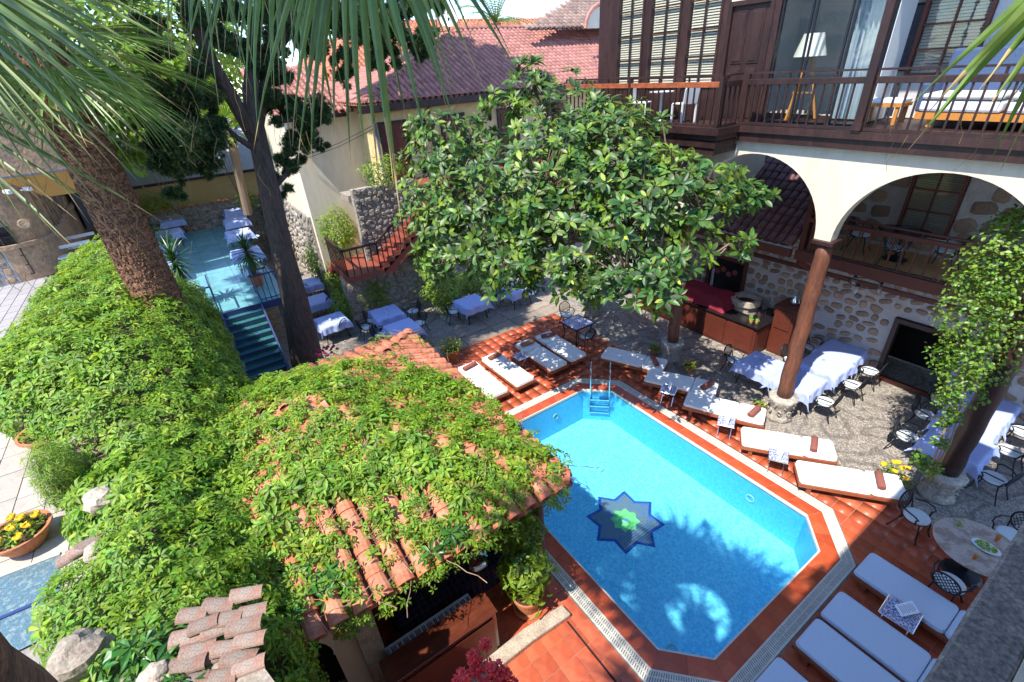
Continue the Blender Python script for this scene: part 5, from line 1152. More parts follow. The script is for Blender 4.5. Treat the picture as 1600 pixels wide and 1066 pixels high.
pl = []; Pi = pmat_world(ft).inverted(); heads = []
for px, py, D, r in lobes:
    c = PD(px, py, D); n = max(8, int(84*r*r))
    for k in range(n):
        d = rv(); d.z = d.z*0.9+0.1; rr = r*(0.62+0.45*RN.random()**0.6)*(1+0.6*noise.noise(d*2.2+c)); p = c+Vector((d.x*rr, d.y*rr, d.z*rr*0.9))
        if (p-PD(px, py, D)).length < r*0.45: continue
        heads.append((p, (d+Vector((0,0,0.6))+(CAM-p).normalized()*0.35+rv(0.35)).normalized()))
for p, ax in heads:
    m_ = RN.randint(6, 10); s0 = RN.uniform(0.75, 1.15); x = ax.orthogonal().normalized(); y = ax.cross(x)
    for k in range(m_):
        a = 2.4*k+RN.uniform(-.3,.3); e = R(RN.uniform(-15, 25)+38*k/m_); d = (x*math.cos(a)+y*math.sin(a))*math.cos(e)+ax*math.sin(e); nz = ax*math.cos(e)-(x*math.cos(a)+y*math.sin(a))*math.sin(e)
        kk = 2 if RN.random() < 0.13 else RN.choice((0, 1)); pl.append((kk, Pi@MT(p, z=nz+rv(0.2), y=d, s=s0*RN.uniform(0.8, 1.1)*(1-0.25*k/m_))))
pieces('leaf', LF, pl, [M['ficus'], M['ficusy']], ft, cap=300, rest='foliage', size=0.2)
tr = G(); base = Vector((-12.6, 12.0, -0.03)); fork = Vector((-11.9, 11.0, 3.2)); tr.tube([base, base+Vector((0.1,-0.1,1.2)), base+Vector((0.3,-0.5,2.3)), fork], [0.30,0.24,0.21,0.18], 10)
tr.build('trunk', M['branch'], ft, smooth=True)
for px, py, D, r in lobes[:17]:
    c = PD(px, py, D); mid = fork.lerp(c, 0.5)+Vector((0,0,0.3)); G().tube([fork, mid, c], [0.09, 0.055, 0.02], 6).build('branch', M['branch'], ft, smooth=True)
g = G()
for p, ax in heads[::2]:
    c = min((PD(*l_[:3]) for l_ in lobes), key=lambda q: (q-p).length); g.tube([c.lerp(p, 0.15)+rv(0.1), c.lerp(p, 0.6)+rv(0.08), p+ax*0.05], [0.022, 0.015, 0.008], 4, cap=False)
g.build('twigs', M['branch'], ft, kind='stuff')
# ---------------- cypress
ct = thing('cypress_tree', (-14.3, 1.55, 0), 'old leaning cypress trunk with ragged dark foliage beside the stage steps', 'tree')
def trunk(g, pxs, rr, n=12): g.tube([PD(*p) for p in pxs], rr, n)
b0 = Vector((-14.2, 1.55, -0.03)); P_ = [b0, Vector((-14.25, 1.5, 1.0)), PD(460, 470, 15.2), PD(440, 390, 14.9), PD(422, 300, 14.8), PD(402, 215, 14.8), PD(392, 150, 14.8), PD(395, 80, 14.9), PD(410, -20, 15)]
g = G(); g.tube(P_, [0.58, 0.46, 0.37, 0.30, 0.26, 0.22, 0.18, 0.14, 0.1], 16)
for i, v in enumerate(g.v): d = noise.noise(Vector((v[0]*4, v[1]*4, v[2]*0.8)))*0.09; c = min(P_, key=lambda q: abs(q.z-v[2])); g.v[i] = (v[0]+(v[0]-c.x)*d*2, v[1]+(v[1]-c.y)*d*2, v[2])
g.build('trunk', M['bark'], ct, smooth=True)
for pth, rr in (([(408,235,14.8),(372,170,14.6),(330,95,14.4),(300,20,14.2),(270,-40,14)], [.17,.17,.14,.12,.1]), ([(400,205,14.8),(410,150,15),(430,80,15.2),(470,20,15.4),(500,-60,15.5)], [.17,.15,.13,.12,.1]), ([(410,240,14.8),(370,215,14.5),(345,190,14.4)], [.1,.07,.03]), ([(420,300,14.8),(450,270,15),(470,240,15.1)], [.1,.06,.03]), ([(440,50,15.3),(520,40,15.6),(600,40,15.8)], [.12,.08,.04]), ([(330,85,14.4),(290,120,14.2),(270,160,14.1)], [.1,.06,.03])):
    g = G(); trunk(g, pth, rr, 8); g.build('branch', M['bark'], ct, smooth=True)
cl = [(265,170,14,.65),(290,220,14,.7),(255,240,14.2,.35),(312,255,14.3,.3),(315,180,14.4,.5),(300,110,14.4,.4),(350,50,14.6,.45),(420,80,15,.55),(480,50,15.4,.7),(560,40,15.6,.75),(620,20,15.8,.6),(650,45,16,.5),(655,85,16,.28),(600,90,15.8,.35),(540,110,15.6,.35),(470,180,15.2,.6),(455,240,15.3,.45),(440,285,15.3,.3),(500,230,15.5,.2),(425,150,15,.45),(250,60,14.3,.4),(300,0,14.4,.5),(400,-10,15,.6),(500,-10,15.4,.8),(680,10,16.2,.35),(275,295,14.2,.25),(420,330,15,.15)]
tuft = G()
for k in range(7):
    a = k*0.9; d = Vector((math.cos(a)*0.6, math.sin(a)*0.6, 0.7+0.3*math.sin(k*2))).normalized(); s = d.cross(Vector((0.3,0.5,1))).normalized()*0.018; tuft.add([s, -s, d*0.12], [(0,1,2)])
TFm = tuft.mesh('tuft', M['cypress']); pl = []; Pi = pmat_world(ct).inverted()
for px, py, D, r in cl:
    c = PD(px, py, D); kk = max(3, int(12*r/0.5))
    for s_ in range(kk):
        cc = c+rv(r*RN.random()**0.4)*1.15; rs = r*RN.uniform(0.16, 0.45)
        for q in range(int(120*rs/0.12)):
            d = rv(rs*RN.random()**0.7*1.3); d.z *= 0.8; pl.append((0, Pi@MT(cc+d, z=d*0.5+Vector((0,0,0.05))+rv(0.35), y=rv(), s=RN.uniform(0.5, 1.2))))
merged('foliage', [TFm], pl, [M['cypress']], ct)
# unseen crown lobes, added to shade the far tables and the house roof
hi = [(-14.6,-2.6,13.2,1.4),(-17.0,-4.3,13.2,1.4),(-19.6,-4.5,13.4,1.4),(-13.4,0.6,13.4,1.5),(-18.9,5.2,14.0,1.8),(-19.4,7.6,14.4,1.8),(-20.6,9.8,14.6,1.8),(-18.2,9.8,14.6,1.4),(-22.4,8.2,14.6,1.3)]
pl = []
for x, y, z, r in hi:
    c = Vector((x, y, z))
    for s_ in range(44):
        cc_ = c+rv(r*RN.random()**0.4)
        for q in range(26): pl.append((0, Pi@MT(cc_+rv(0.42*RN.random()), z=rv(), y=rv(), s=RN.uniform(3.0, 5.0))))
merged('added_shade_foliage', [TFm], pl, [M['cypress']], ct)
for x, y, z, r in hi: G().tube([PD(410, -20, 15), (PD(410, -20, 15)+Vector((x, y, z)))/2+Vector((0,0,.5)), (x, y, z)], [.14,.1,.04], 6).build('branch', M['bark'], ct)
# ---------------- palms
def fan(g, hub, axis, nrm, L_, n=40, spread=200, droop=0.5, wd=1.0, seed=0, sag=1.0, tip=0.16, rag=0.25):
    r = random.Random(seed); axis = Vector(axis).normalized(); nrm = Vector(nrm); nrm = (nrm-axis*nrm.dot(axis)).normalized(); side = axis.cross(nrm)
    dth = R(spread)/n
    for k in range(n):
        th = (k-(n-1)/2)*dth; d = axis*math.cos(th)+side*math.sin(th); l_ = L_*(1-0.18*abs(th)/R(spread/2))*r.uniform(1-rag, 1.05); st_ = 11; p = Vector(hub); v = []; f = []; ms = []
        vel = (d+nrm*0.10*(-1)**k*0.4).normalized(); dr = droop*r.uniform(0.7, 1.4)
        for i in range(st_+1):
            t = i/st_; s_ = l_*t; w0 = min(s_*math.tan(dth/2)*1.05, 0.40*l_*math.tan(dth/2)*1.2)*wd; w_ = w0*(1 if t < 0.35 else max(0.03, 1-(t-0.35)/0.65)**1.15)
            ww = nrm.cross(vel); ww = ww.normalized() if ww.length > 1e-3 else side
            up_ = vel.cross(ww).normalized(); v += [p-ww*w_+up_*w_*0.35, p-up_*w_*0.1, p+ww*w_+up_*w_*0.35]
            p = p+vel*(l_/st_); 
            if t > 0.3: vel = (vel+Vector((0,0,-1))*dr*0.32*(t-0.2)*sag+Vector((r.uniform(-1,1), r.uniform(-1,1), 0))*0.05*t).normalized()
        for i in range(st_):
            a = 3*i; f += [(a,a+1,a+4,a+3),(a+1,a+2,a+5,a+4)]; ms += [1 if i/st_ > 1-tip*r.uniform(0.4,1.6) else 0]*2
        b = len(g.v); g.v += [tuple(q) for q in v]; g.f += [tuple(b+q for q in ff) for ff in f]; g.m += ms
        if r.random() < 0.35:
            q = p; pts_ = [q]
            for i in range(4): q = q+Vector((r.uniform(-1,1)*0.018, r.uniform(-1,1)*0.018, -0.025))*L_; pts_.append(q)
            g.tube(pts_, 0.0007, 3, 1, cap=False)
FM = [M['frond'], M['frondy']]
np_ = thing('near_fan_palm', (-1.25, -1.25, 0), 'near fan palm whose drooping leaf tips hang across the top of the view', 'palm')
cc = Vector((-0.9, -2.9, 13.0)); cc2 = Vector((-0.95, -1.8, 11.1))
def trunkpalm(parent, base, top, r0, r1, mat, n=40, seg=18, shards=0):
    g = G(); pts_ = [Vector(base).lerp(Vector(top), k/n) for k in range(n+1)]; rr = [(r0+(r1-r0)*k/n)*(1+0.018*((k % 2)*2-1)) for k in range(n+1)]; g.tube(pts_, rr, seg); g.build('trunk', mat, parent)
    if shards:
        q = G(); q.add([(-0.06,0,0),(0.06,0,0),(0.03,0.0,0.16),(-0.03,0.0,0.16),(0,0.035,0.02)], [(0,1,4),(1,2,4),(2,3,4),(3,0,4),(0,3,2,1)]); qm = q.mesh('boot', mat); pl = []; Pi = pmat_world(parent).inverted()
        for k in range(shards):
            t = RN.random(); a = RN.uniform(0, 2*math.pi); c = Vector(base).lerp(Vector(top), t); r = r0+(r1-r0)*t; o = Vector((math.cos(a), math.sin(a), 0)); pl.append((0, Pi@MT(c+o*r*0.98, z=Vector((0,0,1))+o*0.35+rv(0.1), y=o, s=RN.uniform(0.25, 0.6))))
        merged('leaf_bases', [qm], pl, [mat], parent)
trunkpalm(np_, (-0.985, -0.905, -0.03), (-0.985, -0.905, 8.4), 0.33, 0.31, M['palmbark'], 60, 22, 0)
G().tube([(-0.985, -0.905, 8.3), (-0.97, -1.2, 9.6), (-0.95, -1.7, 11.0), (-0.9, -2.9, 12.9)], [0.31, 0.29, 0.27, 0.24], 18).build('trunk', M['palmbark'], np_)
def leaf_on(parent, crown, hub, axis, L_, seed, n=40, spread=190, droop=0.6, nrm=(0,0,1), rag=0.25, wd=1.0, tip=.16):
    g = G(); fan(g, hub, axis, nrm, L_, n, spread, droop, wd, seed, rag=rag, tip=tip); o = g.build('fan_leaf', FM, parent)
    if crown is not None:
        mid = (Vector(crown)+Vector(hub))/2+Vector((0,0,0.12)); pw = pmat_world(o); q = G().tube([crown, mid, hub], [0.028,0.02,0.014], 6); q.build('petiole', M['frond'], o)
for hx_, hy_, D_, tx_, ty_, L2, sd_, n_, spr, dr_, wd_ in ((545,-260,2.4,615,400,1.25,1,40,66,0.55,2.6),(440,-280,2.9,450,400,1.22,2,40,70,0.55,2.4),(310,-280,3.4,310,400,1.2,3,40,80,0.55,1.9),
        (-250,-150,2.3,190,190,1.02,4,44,62,0.3,2.3),(-170,-230,2.9,190,250,1.2,5,44,62,0.4,2.3),(650,-250,3.2,700,400,0.85,7,26,50,0.5,1.9),(1790,-170,2.5,1530,190,0.98,6,12,26,0.12,3.2),(-290,60,2.5,120,260,1.0,8,30,55,0.35,1.9)):
    leaf_on(np_, cc2, PD(hx_,hy_,D_), ray(tx_,ty_)-ray(hx_,hy_), L2, sd_, n_, spr, dr_, nrm=fw+RT*0.15, rag=0.3, wd=wd_, tip=.13)
for k in range(19):      # the rest of the crown, above and beside the frame; it shades the near end of the pool
    a = k*2.4+0.3; e = R((8, 35, -12)[k % 3]); d = Vector((math.cos(a)*math.cos(e), math.sin(a)*math.cos(e), math.sin(e))); hub = cc+d*(0.6+0.45*(k % 3))+Vector((0,0,0.2))
    px_, py_, c_ = proj(hub+d*0.9)
    if (c_ > 0 and -350 < px_ < 1850 and py_ > -420): continue
    leaf_on(np_, cc, hub, d, 1.7, 20+k, 26, 210, 0.35, wd=1.25)
pm2 = thing('tall_fan_palm', (-12.9, -1.25, 4), 'fan palm with a thick brown fibrous trunk rising from the creeper', 'palm')
trunkpalm(pm2, (-12.9, -1.25, 2.5), (-12.9, -1.27, 9.5), 0.47, 0.40, M['palmbark'], 70, 20, 7000)
c2 = Vector((-12.9, -1.27, 9.75))
for k in range(26):
    a = k*2.39996; e = R(62-(k/26)*118); d = Vector((math.cos(a)*math.cos(e), math.sin(a)*math.cos(e), math.sin(e))); hub = c2+d*(1.1+0.3*RN.random())
    leaf_on(pm2, c2+d*0.25, hub, d, 1.75+0.35*RN.random(), 100+k, 40, 165, 0.6 if e < 0.3 else 0.4, tip=.08, wd=1.35)
# date palm behind the ridge
dp = thing('date_palm', (-33, 21, 8), 'date palm with arching feathery fronds above the roof ridge', 'palm')
c3 = PD(775, 36, 40); G().tube([(c3.x, c3.y, 0), c3], 0.35, 10).build('trunk', M['palmbark'], dp)
for k in range(20):
    g = G(); a = k*2.4; e = R(15+55*((k*0.37) % 1)); d = Vector((math.cos(a)*math.cos(e), math.sin(a)*math.cos(e), math.sin(e))); p = c3.copy(); v_ = d.copy(); rach = [p.copy()]
    for i in range(12): p = p+v_*0.34; v_ = (v_+Vector((0,0,-0.11-0.012*i))).normalized(); rach.append(p.copy())
    g.tube(rach, [0.035-0.0025*i for i in range(13)], 4)
    for i in range(1, 12):
        t = (rach[i+1]-rach[i-1]).normalized(); s = t.cross(Vector((0,0,1))).normalized()
        for sg in (-1, 1):
            for q in (0, .5):
                b = rach[i].lerp(rach[i+1], q); tip = b+s*sg*0.55*(1-abs(i-5)/12)+t*0.32-Vector((0,0,0.14)); g.add([b-t*0.035, b+t*0.035, tip], [(0,1,2)])
    g.build('frond', M['frond'], dp)
# small bright fan palm behind the stage
sp_ = thing('small_fan_palm', at(385, 330, 1.5), 'small bright green fan palm behind the cypress trunk', 'palm')
c4 = PD(358, 205, 27); G().tube([PD(388, 335, 27.5), PD(375, 280, 27.2), c4], [0.2, 0.18, 0.2], 10).build('trunk', M['branch'], sp_)
for k in range(16):
    a = k*2.4; e = R(60-(k/16)*90); d = Vector((math.cos(a)*math.cos(e), math.sin(a)*math.cos(e), math.sin(e))); g = G(); fan(g, c4+d*0.7, d, (0,0,1), 1.25, 18, 180, 0.5, 1, 200+k, tip=.03); g.build('fan_leaf', [M['shrub'], M['frondy']], sp_)
# yuccas on the stage
YB = blade('leaf', M['yucca'], 0.62, 0.045, 0.28)
def yucca(base, h, label, heads_=1, r=1.0):
    t = thing('yucca', base, label, 'yucca', 'potted yuccas on the glass stage'); G().tube([Vector(base)+Vector((0,0,0.3)), Vector(base)+Vector((0.03,0.02,h*0.5)), Vector(base)+Vector((0,0,h))], [0.06,0.05,0.045], 8).build('stem', M['palmbark'], t)
    pl = []; Pi = pmat_world(t).inverted()
    for k in range(150):
        a = k*2.4; e = R(80-150*k/150); d = Vector((math.cos(a)*math.cos(e), math.sin(a)*math.cos(e), math.sin(e))); pl.append((0, Pi@MT(Vector(base)+Vector((0,0,h-0.5*k/150+0.1)), z=Vector((0,0,1))-d*d.z+d*0.01+rv(.05), y=d, s=r*RN.uniform(0.8, 1.15))))
    pieces('leaf', [YB], pl, [M['yucca']], t, cap=40, rest='foliage', size=0.5)
def pot(base, r, h, label, cat='pot', group=None, mat=None, soil=True, saucer=False):
    t = thing('terracotta_pot', base, label, cat, group); g = G(); x, y, z = base; g.lathe([(r*0.68,0),(r*0.72,0.02),(r*0.93,h*0.82),(r*1.02,h*0.84),(r*1.04,h),(r*0.93,h),(r*0.88,h*0.9)], (x,y,z), 22); g.build('body', mat or M['pot'], t, smooth=False)
    G().lathe([(r*0.88,0),(r*0.86,0.02)], (x,y,z+h*0.88), 18).build('soil', M['soil'], t)
    if saucer: G().lathe([(r*0.9,0),(r*1.05,0.03),(r*1.02,0.045),(r*0.8,0.03)], (x,y,z-0.0), 20).build('saucer', M['pot'], t)
    return t
yb1 = at(302, 478, SZ); yb2 = at(404, 446, SZ); yb3 = Vector((-24.5, 1.8, SZ))
yucca(yb1, 1.75, 'potted yucca at the left corner of the glass stage', r=1.25); yucca(yb2, 1.45, 'potted yucca at the right corner of the stage by the cypress', r=1.2)
pot(yb1, 0.24, 0.4, 'terracotta pot under the yucca at the left stage corner', group='pots on the stage'); pot(yb2, 0.26, 0.42, 'terracotta pot under the yucca beside the cypress trunk', group='pots on the stage')
# shrubs
SL = [ell_leaf('leaf', M['shrub'], 0.09, 0.035, 0.2), ell_leaf('leaf', M['shrubd'], 0.10, 0.045, 0.2)]
SLB = blade('leaf', M['shrub'], 0.18, 0.012, 0.2)
def shrub(center, rad, label, n=900, kinds=(0,), name='shrub', cat='shrub', group=None, s=(0.8,1.3), meshes=None, mats=None, base=None, cap=0):
    c = Vector(center); z0 = base if base is not None else c.z-rad[2]
    t = thing(name, (c.x, c.y, z0), label, cat, group); pl = []; Pi = pmat_world(t).inverted()
    ms = meshes or SL
    for k in range(n):
        d = rv(); q = 0.55+0.5*RN.random()**0.6; q *= 1+0.45*noise.noise(d*1.8+c); p = c+Vector((d.x*rad[0], d.y*rad[1], d.z*rad[2]))*q; pl.append((RN.choice(kinds), Pi@MT(p, z=d+Vector((0,0,.5))+rv(.6), y=rv()+Vector((0,0,.3)), s=RN.uniform(*s))))
    pieces('leaf', ms, pl, mats or [M['shrub'], M['shrubd']], t, cap=cap, rest='foliage', size=0.1) if cap else merged('foliage', ms, pl, mats or [M['shrub'], M['shrubd']], t)
    g = G()
    for k in range(9): d = rv(); d.z = abs(d.z)+0.4; g.tube([(c.x+d.x*.05, c.y+d.y*.05, z0), (c.x+d.x*rad[0]*.3, c.y+d.y*rad[1]*.3, (z0+c.z)/2), c+Vector((d.x*rad[0], d.y*rad[1], d.z*rad[2]*.7))*.75], [0.02,0.015,0.006], 4, cap=False)
    g.build('stems', M['branch'], t, kind='stuff'); return t
def sh(px, py, z, rad, label, **k): shrub(at(px, py, z), rad, label, **k)
sh(497, 405, 1.5, (0.8, 0.6, 0.9), 'bright yellow green hedge bush below the white house corner', n=2600, base=0)
sh(530, 440, 1.1, (0.8, 0.6, 0.9), 'bright hedge bush beside the stair landing', n=2600, base=0)
sh(537, 480, 0.7, (0.6, 0.5, 0.65), 'leafy bush behind the white table nearest the cypress', n=1500, base=0, kinds=(0,1))
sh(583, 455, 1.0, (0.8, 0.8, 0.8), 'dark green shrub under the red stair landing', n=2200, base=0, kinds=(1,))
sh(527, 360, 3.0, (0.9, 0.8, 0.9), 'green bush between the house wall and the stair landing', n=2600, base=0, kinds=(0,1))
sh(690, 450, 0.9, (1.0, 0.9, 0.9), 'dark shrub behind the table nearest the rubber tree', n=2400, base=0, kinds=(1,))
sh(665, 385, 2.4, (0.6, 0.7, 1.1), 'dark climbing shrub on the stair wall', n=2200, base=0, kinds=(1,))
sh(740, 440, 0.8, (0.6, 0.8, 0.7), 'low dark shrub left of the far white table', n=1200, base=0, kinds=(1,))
sh(245, 320, 3.4, (0.9, 1.3, 0.6), 'bright shrub behind the left end of the glass stage', n=2200, base=2.6)
sh(385, 312, 3.2, (0.6, 0.6, 0.5), 'small bright shrub on the far stage wall', n=800, base=2.6)
sh(250, 375, 2.6, (0.4, 0.6, 0.7), 'leafy shrub at the left edge of the stage tables', n=700, base=1.9)
sh(94, 745, 3.7, (0.28, 0.32, 0.62), 'yellow green feathery bush against the garden wall', n=2600, base=3.0, meshes=[SLB], kinds=(0,), mats=[M['shrub']], s=(0.6, 1.0))
sh(600, 268, 5.7, (0.5, 0.9, 0.5), 'dark leafy pot plants beside the terrace door', n=900, base=4.8, kinds=(1,))
# far green backdrop
for px, py, D, r, n_, lb in ((215,170,30,3.2,2600,'broad dark tree behind the palm crown'),(150,60,34,4,2600,'tall dark tree behind the stone tower'),(300,90,32,3.5,2400,'dark tree seen between cypress and palm'),(60,90,36,4,1800,'dark tree at the upper left edge')):
    shrub(PD(px, py, D), (r, r, r*.8), lb, n=n_, base=3.0, kinds=(1,), name='background_tree', cat='tree', s=(3.0, 5.5))
# potted shrub by the kerb, climbing plant on the right column
pot((-4.35, 2.72, 0), 0.27, 0.42, 'large terracotta pot on the red tiles beside the piano', saucer=True)
shrub((-4.4, 2.75, 1.0), (0.42, 0.42, 0.62), 'leafy bamboo-like plant in the large pot beside the piano', n=1500, base=0.4, kinds=(0,1), cap=60, s=(1.0,1.7))
shrub((-4.75, 2.85, 1.75), (0.4, 0.45, 0.55), 'creeper hanging from the pavilion eave above the potted plant', n=700, base=1.2, meshes=CR, mats=CRM, kinds=(0,1,2), name='hanging_creeper', cat='creeper', cap=40, s=(.7,1.1))
BL = ell_leaf('leaf', M['vine'], 0.07, 0.042, 0.1)
bv = thing('climbing_vine', (-1.25, 11.05, 0.6), 'leafy climbing vine growing up the dark right column', 'climbing plant'); pl = []; Pi = pmat_world(bv).inverted()
for px, py, D, r in ((1560,440,12.2,.75),(1520,500,12.2,.6),(1585,500,12.1,.6),(1590,400,12.3,.7),(1500,560,12.3,.5),(1540,560,12.2,.5),(1475,560,12.5,.22),(1505,610,12.3,.35),(1480,625,12.5,.2),(1600,340,12.4,.3),(1490,650,12.6,.16),(1470,690,12.7,.12),(1440,720,12.7,.16),(1455,735,12.7,.16),(1520,440,12.5,.3),(1475,660,12.7,.12),(1570,350,12.5,.25)):
    c = PD(px, py, D)
    for k in range(int(2000*r*r)+60):
        d = rv(r*(0.35+0.7*RN.random()**.5)); d *= 1+0.4*noise.noise(d*3+c); pl.append((0, Pi@MT(c+d, z=Vector((0,0,.7))+d+rv(.7), y=rv(), s=RN.uniform(.7, 1.4))))
pieces('leaf', [BL], pl, [M['vine']], bv, cap=60, rest='foliage', size=.08)
for k in range(3): G().tube([(-1.25+.04*k, 11.0, 0.5), PD(1470+8*k, 690, 12.75), PD(1500+6*k, 600, 12.6), PD(1545, 520, 12.5)], [.02,.018,.015,.01], 5).build('stem', M['twig'], bv)
# flowering pots
def flowers(base, r, h, n, label, mat, cat='flowers', fr=0.022, leafn=220, kind=(0,1), zz=0.0):
    t = thing('flowering_plant', (base[0], base[1], base[2]), label, cat); Pi = pmat_world(t).inverted(); c = Vector(base); pl = []
    for k in range(leafn):
        a = RN.uniform(0, 6.28); q = r*math.sqrt(RN.random()); p = c+Vector((q*math.cos(a), q*math.sin(a), h*RN.random()*(1-.4*q/r))); pl.append((RN.choice(kind), Pi@MT(p, z=Vector((0,0,1))+rv(.7), y=rv(), s=RN.uniform(.5,.9))))
    merged('foliage', SL, pl, [M['shrub'], M['shrubd']], t)
    fm = G().lathe([(fr*.3,0),(fr,fr*.5),(fr*.95,fr*.9),(fr*.5,fr*1.15),(0.001,fr*1.1)], (0,0,0), 8)
    for i, v in enumerate(fm.v): fm.v[i] = tuple(Vector(v)*(1+.18*math.sin(i*2.3)))
    me = fm.mesh('flower', mat)
    for k in range(n):
        a = k*2.4; q = r*math.sqrt((k+.5)/n); o = bpy.data.objects.new('flower', me); COL.objects.link(o); o.parent = t; o.matrix_basis = Matrix.Translation((q*math.cos(a), q*math.sin(a), h*(1-.35*q/r)+.01))@Matrix.Rotation(RN.uniform(-.5,.5), 4, 'X')
    return t
def bowl(px, py, z, r, h, label, n, fm, lab2, fr=.05):
    p = at(px, py, z); t = thing('planter_bowl', p, label, 'planter', 'terracotta bowls on the street side'); G().lathe([(r*.5,0),(r*.62,.01),(r*.98,h*.85),(r*1.05,h*.88),(r*1.05,h),(r*.95,h),(r*.9,h*.85)], p, 26).build('body', M['pot'], t); G().lathe([(r*.9,0),(r*.8,.03)], (p.x,p.y,p.z+h*.8), 18).build('soil', M['soil'], t)
    flowers((p.x, p.y, p.z+h*.8), r*.85, .17, n, lab2, fm, leafn=420, fr=fr)
bowl(44, 850, SB+0.02, 0.37, 0.28, 'terracotta bowl of yellow marigolds on the pale paving', 9, M['yellow'], 'yellow marigolds in the bowl on the pale paving', .06)
bowl(88, 690, SB+0.55, 0.40, 0.28, 'terracotta bowl with trailing green plant beside the garden wall', 2, M['yellow'], 'trailing green plant in the bowl by the garden wall', .03)
pot((-12.85, 5.75, 0), 0.26, 0.42, 'reddish pot with yellow flowers behind the loungers', saucer=True); flowers((-12.85,5.75,.4), .38, .45, 14, 'yellow flowering bush in the reddish pot behind the loungers', M['yellow'], leafn=600)
pot((-13.35, 4.9, 0), 0.22, 0.36, 'smaller pot half hidden behind the pavilion corner'); flowers((-13.35,4.9,.34), .4, .5, 12, 'small shrub with yellow flowers behind the pavilion corner', M['yellow'], leafn=600)
pot((-7.35, 11.2, 0), 0.17, 0.2, 'small pot beside the column near the bar'); flowers((-7.35,11.2,.18), .22, .16, 8, 'small yellow flowering plant beside the column near the bar', M['yellow'], leafn=160)
pot((-8.75, 11.2, 0), 0.15, 0.2, 'small pot on the shaded side of the column near the bar'); flowers((-8.75,11.2,.18), .2, .2, 1, 'small green plant on the shaded side of the column near the bar', M['yellow'], leafn=160)
pot((-4.95, 11.0, 0), 0.15, 0.18, 'small pot at the sunlit column base'); flowers((-4.95,11.0,.16), .2, .18, 1, 'broad green leaves at the sunlit column base', M['yellow'], leafn=120)
flowers((-1.75, 10.95, 0.0), .3, .5, 7, 'yellow lilies growing in front of the right column', M['yellow'], leafn=260, fr=.06)
flowers(at(515, 562, 1.9), .3, .35, 16, 'magenta flowers behind the pavilion roof edge', M['pink'], leafn=120, fr=.05)
# red waratah-like blooms in the foreground
rf = thing('red_bloom_bush', at(760, 1066, 5.2), 'large red globe flowers rising at the bottom edge', 'flowers')
for px, py, s in ((741,1029,.028),(758,1008,.022),(770,1045,.034),(745,1050,.026),(786,1058,.03),(722,1062,.032),(798,1075,.03),(760,1075,.03),(715,1085,.03)):
    p = PD(px, py, 3.3); g = G()
    for k in range(46):
        d = rv(); d.z = abs(d.z) if k % 3 else d.z; q = p+d*s*1.3; x = d.orthogonal().normalized(); y = d.cross(x); g.add([q-x*s*.4, q-y*s*.4+d*s*.15, q+x*s*.4, q+y*s*.4+d*s*.15, q+d*s*.7], [(0,1,4),(1,2,4),(2,3,4),(3,0,4)])
    g.lathe([(s*.4,-s*.9),(s*1.0,-s*.4),(s*1.15,0.2*s),(s*.7,s*.9),(0.001,s*1.1)], p, 8); g.build('flower_head', M['redflower'], rf)
    G().tube([p, p+Vector((0.05,-0.04,-1.2))], 0.006, 5).build('stem', M['twig'], rf)

# ================================================================ FURNITURE AND SMALL THINGS
random.seed(33); RN = random.Random(33)
# ---- sun loungers
def rrect(w_, l_, r, n=4):
    o = []
    for cx, cy, a0 in ((w_/2-r, l_/2-r, 0), (-w_/2+r, l_/2-r, 90), (-w_/2+r, -l_/2+r, 180), (w_/2-r, -l_/2+r, 270)):
        for k in range(n+1): a = R(a0+90*k/n); o.append((cx+r*math.cos(a), cy+r*math.sin(a)))
    return o
def cushion(w_, y0, y1, z0, z1, mat, parent, name='cushion', r=0.07, tilt=0.0):
    g = G(); l_ = y1-y0; cy = (y0+y1)/2; b = rrect(w_, l_, r); k = len(b)
    lv = [(0.965, z0), (1.0, z0+(z1-z0)*.3), (1.0, z0+(z1-z0)*.7), (0.97, z1-0.006), (0.93, z1)]
    v = []
    for s, z in lv:
        for x, y in b: xx = x*(1-(1-s)*1.0); yy = y-math.copysign((1-s)*w_/2, y); v.append((xx, cy+yy, z+tilt*(yy+l_/2)))
    f = [(i*k+j, i*k+(j+1) % k, (i+1)*k+(j+1) % k, (i+1)*k+j) for i in range(len(lv)-1) for j in range(k)]+[tuple((len(lv)-1)*k+j for j in range(k))]
    g.add(v, f); o = g.build(name, mat, parent, world=False, smooth=False)
    for s_, z in ((1.002, z0+(z1-z0)*.3), (0.985, z1-0.004)):
        G().tube([(x*s_, cy+y*s_, z+tilt*(y+l_/2)) for x, y in b]+[(b[0][0]*s_, cy+b[0][1]*s_, z+tilt*(b[0][1]+l_/2))], 0.0055, 4, cap=False).build('piping', mat, o, world=False)
    return o
def make_lounger(cm):
    t = thing('sun_lounger', (0,0,0), '', 'sun lounger'); W, L_ = 0.70, 2.02
    for s in (-1, 1): G().box((s*(W/2-0.02), 0, 0.245), (0.04, L_, 0.09)).build('side_rail', M['lounger'], t, world=False, bevel=0.006)
    for s in (-1, 1): G().box((0, s*(L_/2-0.021), 0.243), (W-0.085, 0.036, 0.085)).build('end_rail', M['lounger'], t, world=False)
    for x in (-1, 1):
        for y in (-0.78, 0.80): G().box((x*(W/2-0.065), y, 0.12), (0.05, 0.09, 0.24)).build('leg', M['lounger'], t, world=False, bevel=0.004)
    for k in range(14): G().box((0, -0.93+0.143*k, 0.272), (W-0.09, 0.09, 0.018)).build('slat', M['lounger'], t, world=False)
    c = cushion(W-0.03, -L_/2+0.02, 0.34, 0.285, 0.375, cm, t); cushion(W-0.03, 0.35, L_/2-0.02, 0.288, 0.385, cm, t, 'head_cushion', tilt=0.02)
    return t
